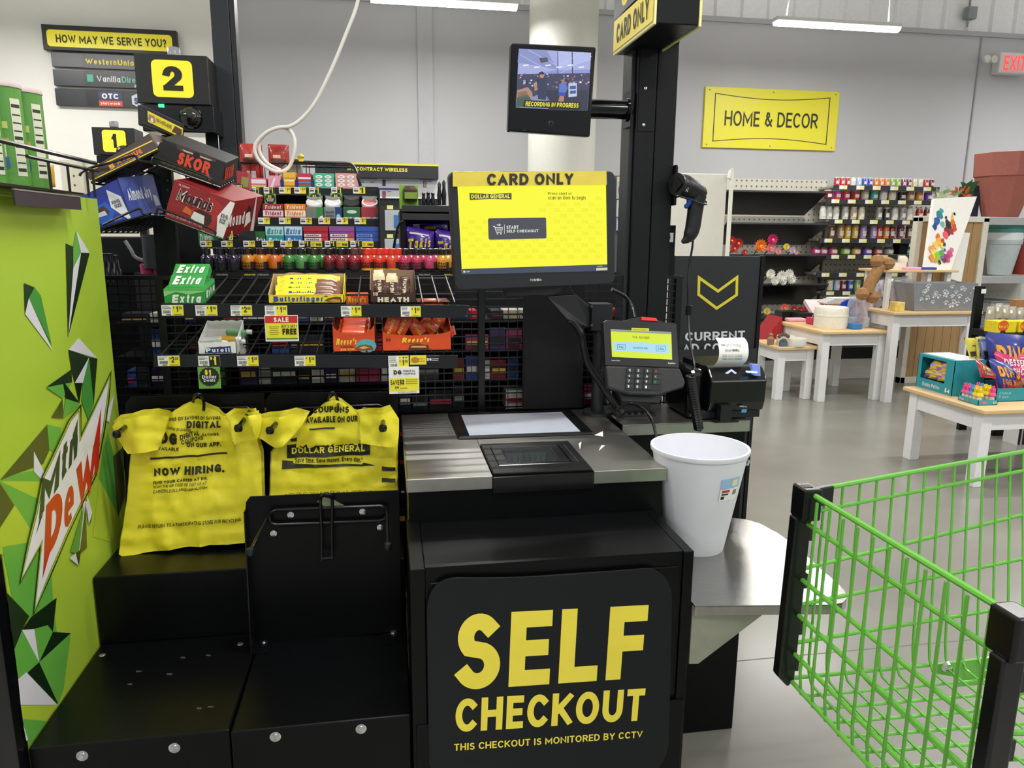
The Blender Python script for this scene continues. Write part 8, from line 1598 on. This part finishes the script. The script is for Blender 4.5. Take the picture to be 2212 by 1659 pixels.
mb=MB().use(M(TE,.45,vary=.03)); D=yb-ya; w0,w1,zl,zh=ya+.22*D,yb-.1*D,h4+hb4*.3,h4+hb4*.93
for (p,q,r,s) in ((ya,yb,h4,zl),(ya,yb,zh,h4+hb4),(ya,w0,zl,zh),(w1,yb,zl,zh)): mb.box(xa,xa+.003,p,q,r,s)
mb.build('window_wall',parent=t)
fr=Fr((xa-.0005,yb,h4),(0,-1,0),(0,0,1),D,hb4); fr.n=Vec((-1,0,0)); mb=MB(); mb.ft(fr,'Krabby Patties',.2,.09,.68,.2,M('dfe6f0',.5,vary=0),.002,bold=.06); mb.ft(fr,'$4',.82,.06,.96,.2,M('e8eef0',.5,vary=0),.002,bold=.05); mb.build('lettering',parent=t,recalc=False)
mb=MB().use(M('d9e4e4',.4,vary=.05)); mb.box(xa+.03,xb+.0,ya+.02,yb,h4+hb4,h4+hb4+.003); mb.use(M(TE,.45)); mb.box(xa,xa+.05,ya,yb,h4+hb4,h4+hb4+.002); mb.build('lid',parent=t)
rn=random.Random(8)
for k in range(7):
    yy=ya+D*(.3+.13*(k%4)); zz_=h4+hb4*(.31+.25*(k//4)); c=['e2c41e','a06ab8','e2c41e','8a5aa8'][k%4]
    q=[Vec((xa+.02,yy+.06,zz_)),Vec((xa+.02,yy-.05,zz_+.01)),Vec((xa+.05,yy-.05,zz_+.07)),Vec((xa+.05,yy+.06,zz_+.065))]
    pillow('gummy_pack',f'purple and yellow gummy pack in the teal window box, {ORD[k]} counted from the back','sweets',q,.025,c,[('r',.1,.3,.9,.55,'b890cc' if c=='e2c41e' else 'e2c41e')],'gummy packs in the teal box',seed=k,rough=.2,n=8)
# lollipop tray
c0=A(2061,861,Z=h4);c1=A(2116,876,Z=h4);c2=A(2151,875,Z=h4)
t=thing('lollipop_tray',((c1.x+c2.x)/2,c1.y+.05,h4),'low teal tray of bunny and chick lollipops on the front table','display tray')
tx0,tx1,ty0,ty1=c1.x-.01,c2.x+.01,c1.y,c0.y-.03; th_=.028
mb=MB().use(M('3aa3b4',.45,vary=.03)); mb.box(tx0,tx1,ty0,ty0+.003,h4,h4+th_); mb.box(tx0,tx0+.003,ty0,ty1,h4,h4+th_); mb.box(tx1-.003,tx1,ty0,ty1,h4,h4+th_*1.5); mb.box(tx0,tx1,ty1-.003,ty1,h4,h4+th_*1.5); mb.box(tx0,tx1,ty0,ty1,h4,h4+.002); mb.build('tray_body',parent=t)
fr=Fr((tx0-.0005,ty1,h4),(0,-1,0),(0,0,1),ty1-ty0,th_); fr.n=Vec((-1,0,0)); mb=MB(); mb.ft(fr,'Chupa',.08,.3,.3,.7,WHITE,.001); mb.poly([fr.f(.5+.05*cos(k*pi/4),.5+.3*sin(k*pi/4),.001) for k in range(8)],M('e86a8a',.5)); fr=Fr((tx0,ty0-.0005,h4),(1,0,0),(0,0,1),tx1-tx0,th_); mb.ft(fr,'$2',.75,.25,.95,.75,WHITE,.001); mb.poly([fr.f(.3+.12*cos(k*pi/4),.5+.3*sin(k*pi/4),.001) for k in range(8)],M('e86a8a',.5)); mb.build('lettering',parent=t,recalc=False)
k=0; nx,ny=2,5
for j in range(ny):
    for i in range(nx):
        x=tx0+.02+(tx1-tx0-.04)*i/(nx-1); y=ty0+.02+(ty1-ty0-.04)*j/(ny-1); c,nm=[('f0d21e','yellow'),('ea5aa0','pink'),('f0d21e','yellow'),('e84a8a','pink'),('4a9ad8','blue')][(i*3+j*2)%5]
        u=thing('lollipop',(x,y,h4+.003),f'{nm} animal shaped lollipop, {ORD[j]} row from the front, {["left","right"][i]} side of the tray','lollipop','animal lollipops')
        mb=MB().use(M('e8e0c8',.4,vary=.1)); mb.lathe([(0,0),(.008,0),(.014,.03),(.011,.04),(0,.04)],(x,y,h4+.003),10); mb.build('wrapper',parent=u,smooth=True)
        mb=MB().use(M(c,.35,vary=.05)); mb.lathe([(.008,.038),(.02,.045),(.017,.058),(.01,.064),(.013,.072),(.012,.083),(0,.088)],(x,y,h4+.003),12); mb.build('topper',parent=u,smooth=True)
        for s in(-1,1): mb=MB().use(M(c,.35,vary=.05)); mb.lathe([(0,-.002),(.0045,.002),(.004,.014),(0,.018)],(x+s*.006,y,h4+.087),8); mb.build('ear',parent=u,smooth=True)
        k+=1
# dino egg bags in a teal tray
e0=A(2151,862,Y=3.55); 
bx0,by0=A(2150,868,Z=h4).x,A(2150,868,Z=h4).y
t=thing('egg_hunt_tray',(bx0+.2,by0,h4),'teal tray of egg hunt bags marked $3 at the right edge of photo','display box')
g0=A(2150,862,Z=h4); g1=A(2230,890,Z=h4); g0=Vec((bx0,by0+.02,h4)); tr_h=.075; gx1_=x1-.03
mb=MB().use(M(TE,.45,vary=.03)); mb.box(bx0,gx1_,by0,by0+.003,h4,h4+tr_h); mb.box(bx0,bx0+.003,by0,by0+.22,h4,h4+tr_h); mb.box(bx0,gx1_,by0+.217,by0+.22,h4,h4+tr_h); mb.box(gx1_-.003,gx1_,by0,by0+.22,h4,h4+tr_h); mb.box(bx0,gx1_,by0,by0+.22,h4,h4+.003); mb.build('tray_body',parent=t)
fr=Fr((bx0,by0-.0005,h4),(1,0,0),(0,0,1),.3,tr_h); mb=MB(); mb.ft(fr,'Filled',.06,.55,.3,.75,M('8ad0da',.5,vary=0),.001); mb.ft(fr,'Eggs',.06,.3,.26,.5,M('8ad0da',.5,vary=0),.001); mb.ft(fr,'$3',.62,.3,.84,.8,WHITE,.001,bold=.05); mb.build('lettering',parent=t,recalc=False)
def eggbag(P,Y,c,pr,lab,seed,b=.035):
    q=[A(x,y,Y=Y+(0 if i<2 else .05)) for i,(x,y) in enumerate(P)]; pillow('egg_bag',lab,'sweets bag',q,b,c,pr,'egg hunt bags',seed=seed,rough=.25)
DT=[('r',.0,.0,1,.3,'c8322c'),('r',.6,.3,1,.6,'8a2a4a'),('t','DINO',.12,.5,.82,.8,'f2a22c',.07,.05),('t','EGG HUNT',.14,.28,.86,.44,'e88a2c',.04,.05)]
eggbag([(2150,850),(2226,858),(2226,726),(2126,716)],by0+.13,'2c3a8e',DT,'blue and red egg hunt bag, largest and hindmost of the three',4,.05)
eggbag([(2158,852),(2214,856),(2196,790),(2134,772)],by0+.05,'2e3c94',DT,'second blue and red egg hunt bag leaning in front',6)
eggbag([(2170,830),(2240,835),(2240,764),(2145,757)],by0+.09,'d0226a',[('t','DESSERT',.1,.55,.7,.75,'f6e6ee',.05,.1),('t','SHOP',.2,.28,.6,.48,'f6e6ee',.05,.1),('r',0,0,1,.2,'e8a070')],'bright pink dessert shop bag between the egg hunt bags',5)
eggbag([(2118,815),(2152,818),(2150,806),(2106,771)],by0+.03,'a8202a',[('t','EVIL',.15,.4,.6,.65,'b8c83a',.05,.1),('r',.3,.15,.7,.3,'8a8a9a')],'small dark red bag left of the egg hunt bags',7,.02)
for i,(P,c,pr,lab) in enumerate((([(2095,775),(2117,772),(2106,730),(2082,730)],'e8dc5a',[('r',.1,.1,.6,.35,'4a4038'),('r',.4,.6,.8,.66,'6a6438')],'pale yellow egg pack standing furthest left behind the teal box'),([(2112,775),(2128,774),(2120,727),(2106,728)],'ece06a',[('r',.2,.1,.8,.4,'5a5048')],'pale yellow egg pack behind the first one'),([(2122,780),(2142,780),(2134,732),(2113,733)],'6a7ab8',[('r',.2,.1,.8,.45,'3a2c30'),('r',.1,.5,.9,.9,'a8b4dc')],'lilac blue egg pack behind the teal box'))):
    q=[A(x,y,Y=by0+.2+.02*(2-i)) for x,y in P]; pillow('egg_pack',lab,'sweets',q,.012,c,pr,'thin egg packs',seed=i,n=8)
# black display bin behind the table with yellow boxes and clear bags
Yd=4.25; a=A(2151,719,Y=Yd); zt=a.z
t=thing('black_display_bin',(a.x+.3,Yd+.15,0),'black display bin behind the front table at right edge','display stand')
mb=MB().use(BLK2); mb.box(A(2172,700,Y=Yd).x,a.x+.9,Yd-.02,Yd+.3,zt-.05,zt-.004); mb.box(A(2172,700,Y=Yd).x+.12,a.x+.9,Yd+.1,Yd+.28,0,zt-.05); mb.build('bin_body',parent=t,bevel=.004); mb=MB().use(BLK2); mb.box(A(2108,620,Y=Yd+.3).x,A(2124,620,Y=Yd+.3).x,Yd+.28,Yd+.31,0,A(2115,618,Y=Yd+.3).z); mb.build('upright',parent=t); mb=MB().use(PAPER); p=A(2120,634,Y=Yd+.27); mb.box(p.x,p.x+.035,Yd+.27,Yd+.275,p.z,p.z+.03); mb.build('tag',parent=t)
for i,(xx0,xx1) in enumerate(((2151,2197),(2199,2248))):
    p=A(xx0,719,Y=Yd); q=A(xx1,694,Y=Yd); hexbox('egg_candy_box',['left','right'][i]+' yellow peanut butter egg box on the black display bin','candy box',[(p.x,Yd,zt),(q.x,Yd,zt),(q.x,Yd,q.z),(p.x,Yd,q.z)],(0,.1,0),'f0d81e',[('o',.34,.6,.28,.5,'e0641e'),('t',"Reese's",.1,.42,.58,.7,'f6ce2a',.08),('p',[(.2,.0),(.25,.2),(.45,.2),(.5,0)],'4a2410')],group='yellow egg boxes')
for i,(x,yt) in enumerate(((2133,662),(2150,655),(2165,659),(2180,662),(2198,664))):
    p=A(x,700,Y=Yd+.17); q=[Vec((p.x-.03,Yd+.17,zt)),Vec((p.x+.05,Yd+.17,zt)),Vec((p.x+.04,Yd+.17,A(x,yt,Y=Yd+.17).z)),Vec((p.x-.02,Yd+.17,A(x,yt,Y=Yd+.17).z))]
    pillow('clear_bag',f'clear bag of grey and white items on the black bin, {ORD[i]} from left','bag',q,.02,'a8a498',[('o',.5,.5,.2,.2,'f0eee6'),('r',.1,.7,.3,.85,'f0eee6'),('r',.3,.3,.6,.45,'5a5448')],'clear bags on the black bin',seed=i+20,rough=.15)
p=A(2182,662,Y=Yd+.28); q=A(2240,646,Y=Yd+.28); mb=MB().use(M('a8794a',.8)); mb.box(p.x,q.x,Yd+.24,Yd+.29,zt,q.z); mb.build('cardboard_box',label='brown cardboard box behind the clear bags at right edge',cat='box')
# striped stool under the table
p=A(2146,975,Y=4.3); q=A(2197,925,Y=4.3); t=thing('striped_bin',((p.x+q.x)/2,4.35,0),'black and white striped bin on the floor behind the front table','bin')
mb=MB().use(M('e8e8e8',.6)); mb.box(p.x,q.x,4.12,4.24,.0,q.z+.1); mb.build('bin_body',parent=t)
for k in range(5):
    mb=MB().use(INK); w_=(q.x-p.x)/10; mb.box(p.x+w_*(2*k+.2),p.x+w_*(2*k+1.2),4.118,4.12,.005,q.z+.1); mb.build('stripe',parent=t)

# ================================================================== GREEN SHOPPING TROLLEY
CG=M('6cbb45',.28,vary=.03,scale=60,coat=.4)
FT=Vec((.788,1.246,.868)); FB=Vec((.786,1.248,.467)); NT=A(2203,1338,Z=.868); NB=NT+Vec((.012,.01,-.416))
RT=Vec((1.437,1.426,.868)); RB=Vec((1.389,1.30,.429)); g=1.35; RT=FT+(RT-FT)*g; RB=FB+(RB-FB)*g
NRT=Vec((NT.x+(RT.x-FT.x),NT.y-(RT.y-FT.y),.868)); NRB=Vec((RB.x,NB.y-(RB.y-FB.y),RB.z))
t=thing('shopping_trolley',(1.2,1.0,0),'green wire shopping trolley with black corner bumpers at lower right','shopping trolley')
def wire(pts,r,nm='wire',n=8):
    mb=MB().use(CG); mb.tube(pts,r,n); mb.build(nm,parent=t,smooth=True)
rails=[(0,0,.0052),(.111,.097,.0042),(.404,.32,.0042),(.598,.534,.0042),(.804,.758,.0042),(1,1,.0042)]
def far(u,f): a=FT+(RT-FT)*u; b=FB+(RB-FB)*u; return a+(b-a)*f
def near(u,f): a=NT+(NRT-NT)*u; b=NB+(NRB-NB)*u; return a+(b-a)*f
def frn(u,f): a=FT+(NT-FT)*u; b=FB+(NB-FB)*u; return a+(b-a)*f
for fl_,fr_,r in rails:
    wire([far(0,fl_),far(1,fl_+(fr_-fl_)*g)],r,'rail'); wire([near(0,fl_),near(1,fl_+(fr_-fl_)*g)],r,'rail')
zr=[A(1724,1117,X=.788),A(1714,1236,X=.788),A(1710,1314,X=.788),A(1705,1399,X=.788)]
wire([FT+Vec((0,0,.0)),NT],.0055,'rail')
for q in zr:
    f=(FT.z-q.z)/(FT.z-FB.z); wire([frn(0,f),frn(1,f)],.0046,'rail')
wire([FB,NB],.0048,'rail')
# wires: down the side, round the bend, across the floor
n=19
for k in range(1,n):
    u=k/n; c=far(u,1); d=near(u,1); 
    wire([far(u,0),far(u,.9)]+[far(u,.97)+Vec((0,-.004,0)),c+Vec((0,-.016,-.006)),c+Vec((0,-.04,-.008)),d+Vec((0,.04,-.008)),d+Vec((0,.016,-.006)),near(u,.97)+Vec((0,.004,0)),near(u,.9),near(u,0)],.0027,n=6)
n=12
for k in range(1,n):
    u=k/n; c=frn(u,1); e=Vec((RB.x,RB.y+(NRB.y-RB.y)*u,RB.z-.004))
    wire([frn(u,.02)+Vec((-.004,0,0)),frn(u,.9)+Vec((-.004,0,0)),c+Vec((.002,0,-.008)),c+Vec((.025,0,-.014)),e+Vec((0,0,-.012))],.0030,n=6)
for k in range(0,11):
    u=k/10; wire([RT+(NRT-RT)*u,RB+(NRB-RB)*u],.003,n=6)
wire([RT+(RB-RT)*.5,NRT+(NRB-NRT)*.5],.004,'rail'); wire([RT,NRT],.0052,'rail'); wire([RB,NRB],.005,'rail')
# black corner bumpers
BK=M('0d0e10',.22,vary=0)
for T_,B_,s in((FT,FB,1),(NT,NB,-1)):
    mb=MB().use(BK); mb.box(T_.x-.022,T_.x+.016,T_.y-.028 if s>0 else T_.y-.020,T_.y+.020 if s>0 else T_.y+.028,T_.z-.052,T_.z+.012); mb.build('corner_cap',parent=t,bevel=.005,seg=3)
    d=Vec((.045,.012*s,0)); mb=MB().use(BK); mb.pb(T_+Vec((.012,-.012 if s>0 else -.004,-.03)),d,(0,.016,0),(0,0,.038)); mb.build('cap_arm',parent=t,bevel=.003)
    mb=MB().use(BK); mb.prism([T_+Vec((-.026,-.012,-.05)),T_+Vec((.008,-.012,-.05)),B_+Vec((.006,-.012,.0)),B_+Vec((-.008,-.012,-.012)),B_+Vec((-.03,-.012,.012))],(0,.026,0)); mb.build('corner_bumper',parent=t,bevel=.004,seg=3)
    mb=MB().use(M('25272a',.4)); 
    for f in(.2,.45,.7,.9): P=T_+(B_-T_)*f; mb.box(P.x+.006,P.x+.013,P.y-.010,P.y+.012,P.z-.018,P.z+.012)
    mb.build('bumper_clip',parent=t)
q=A(1720,1060,Z=.88); mb=MB().use(M('3a3c3e',.4)); mb.box(FT.x-.014,FT.x+.004,FT.y-.012,FT.y+.004,.8802,.8808); mb.build('cap_slot',parent=t)
# chassis
mb=MB().use(CG); a=A(2058,1430,Y=1.27); b=A(2230,1405,Y=1.33); mb.prism([A(2054,1432,Y=1.27),A(2064,1466,Y=1.27),A(2066,1484,Y=1.27),A(2240,1468,Y=1.31),A(2240,1408,Y=1.31)],(0,.006,0)); mb.build('chassis_plate',parent=t)
mb=MB().use(CHROME); mb.lathe([(.012,0),(.009,.006),(0,.007)],A(2045,1440,Y=1.26),14,axis=(0,-1,0),caps=True); mb.use(CG); mb.prism([A(2020,1436,Y=1.272),A(2022,1455,Y=1.272),A(2060,1462,Y=1.272),A(2058,1430,Y=1.272)],(0,.005,0)); mb.build('chassis_bolt',parent=t)
pts=[A(x,y,Y=1.12) for x,y in((2240,1470),(2200,1488),(2160,1502),(2137,1525),(2128,1560),(2130,1610),(2146,1670),(2180,1760))]
mb=MB().use(CG); mb.tube(spline(pts,5),.0125,10); mb.build('chassis_tube',parent=t,smooth=True)
pe=pts[-1]; mb=MB().use(CG); mb.tube(spline([pe,pe+Vec((.1,0,-.06)),Vec((1.45,1.1,.14)),Vec((1.66,1.1,.12))],5),.0125,10); mb.build('chassis_tube',parent=t,smooth=True)
mb=MB().use(CG); mb.tube([Vec((1.62,1.1,.12)),Vec((1.62,1.1,RB.z))],.012,10); mb.tube([Vec((1.45,1.1,.14)),Vec((1.45,.85,.14))],.012,10) if False else None; mb.build('chassis_post',parent=t,smooth=True)
mb=MB().use(CG); mb.tube([Vec((1.62,.86,.12)),Vec((1.62,.86,RB.z))],.012,10); mb.build('chassis_post',parent=t,smooth=True)
mb=MB().use(CG); mb.tube([Vec((1.12,.86,.14)),Vec((1.66,.86,.12))],.0125,10); mb.build('chassis_tube',parent=t,smooth=True)
mb=MB().use(CG); mb.tube([Vec((1.12,.86,.14)),Vec((1.12,1.1,.14))],.0125,10); mb.build('chassis_tube',parent=t,smooth=True)
for x,y in((1.12,.87),(1.12,1.09),(1.62,.86),(1.62,1.1)):
    mb=MB().use(M('202123',.6)); mb.cyl((x-.0,y-.014,.06),(x,y+.014,.06),.06,n=24); w=mb.build('wheel',parent=t,smooth=True)
    mb=MB().use(CHROME); mb.tube([(x,y,.118),(x,y,.145)],.01,8); mb.box(x-.008,x+.008,y-.02,y-.016,.055,.125); mb.box(x-.008,x+.008,y+.016,y+.02,.055,.125); mb.box(x-.008,x+.008,y-.02,y+.02,.121,.126); mb.build('caster_fork',parent=t)
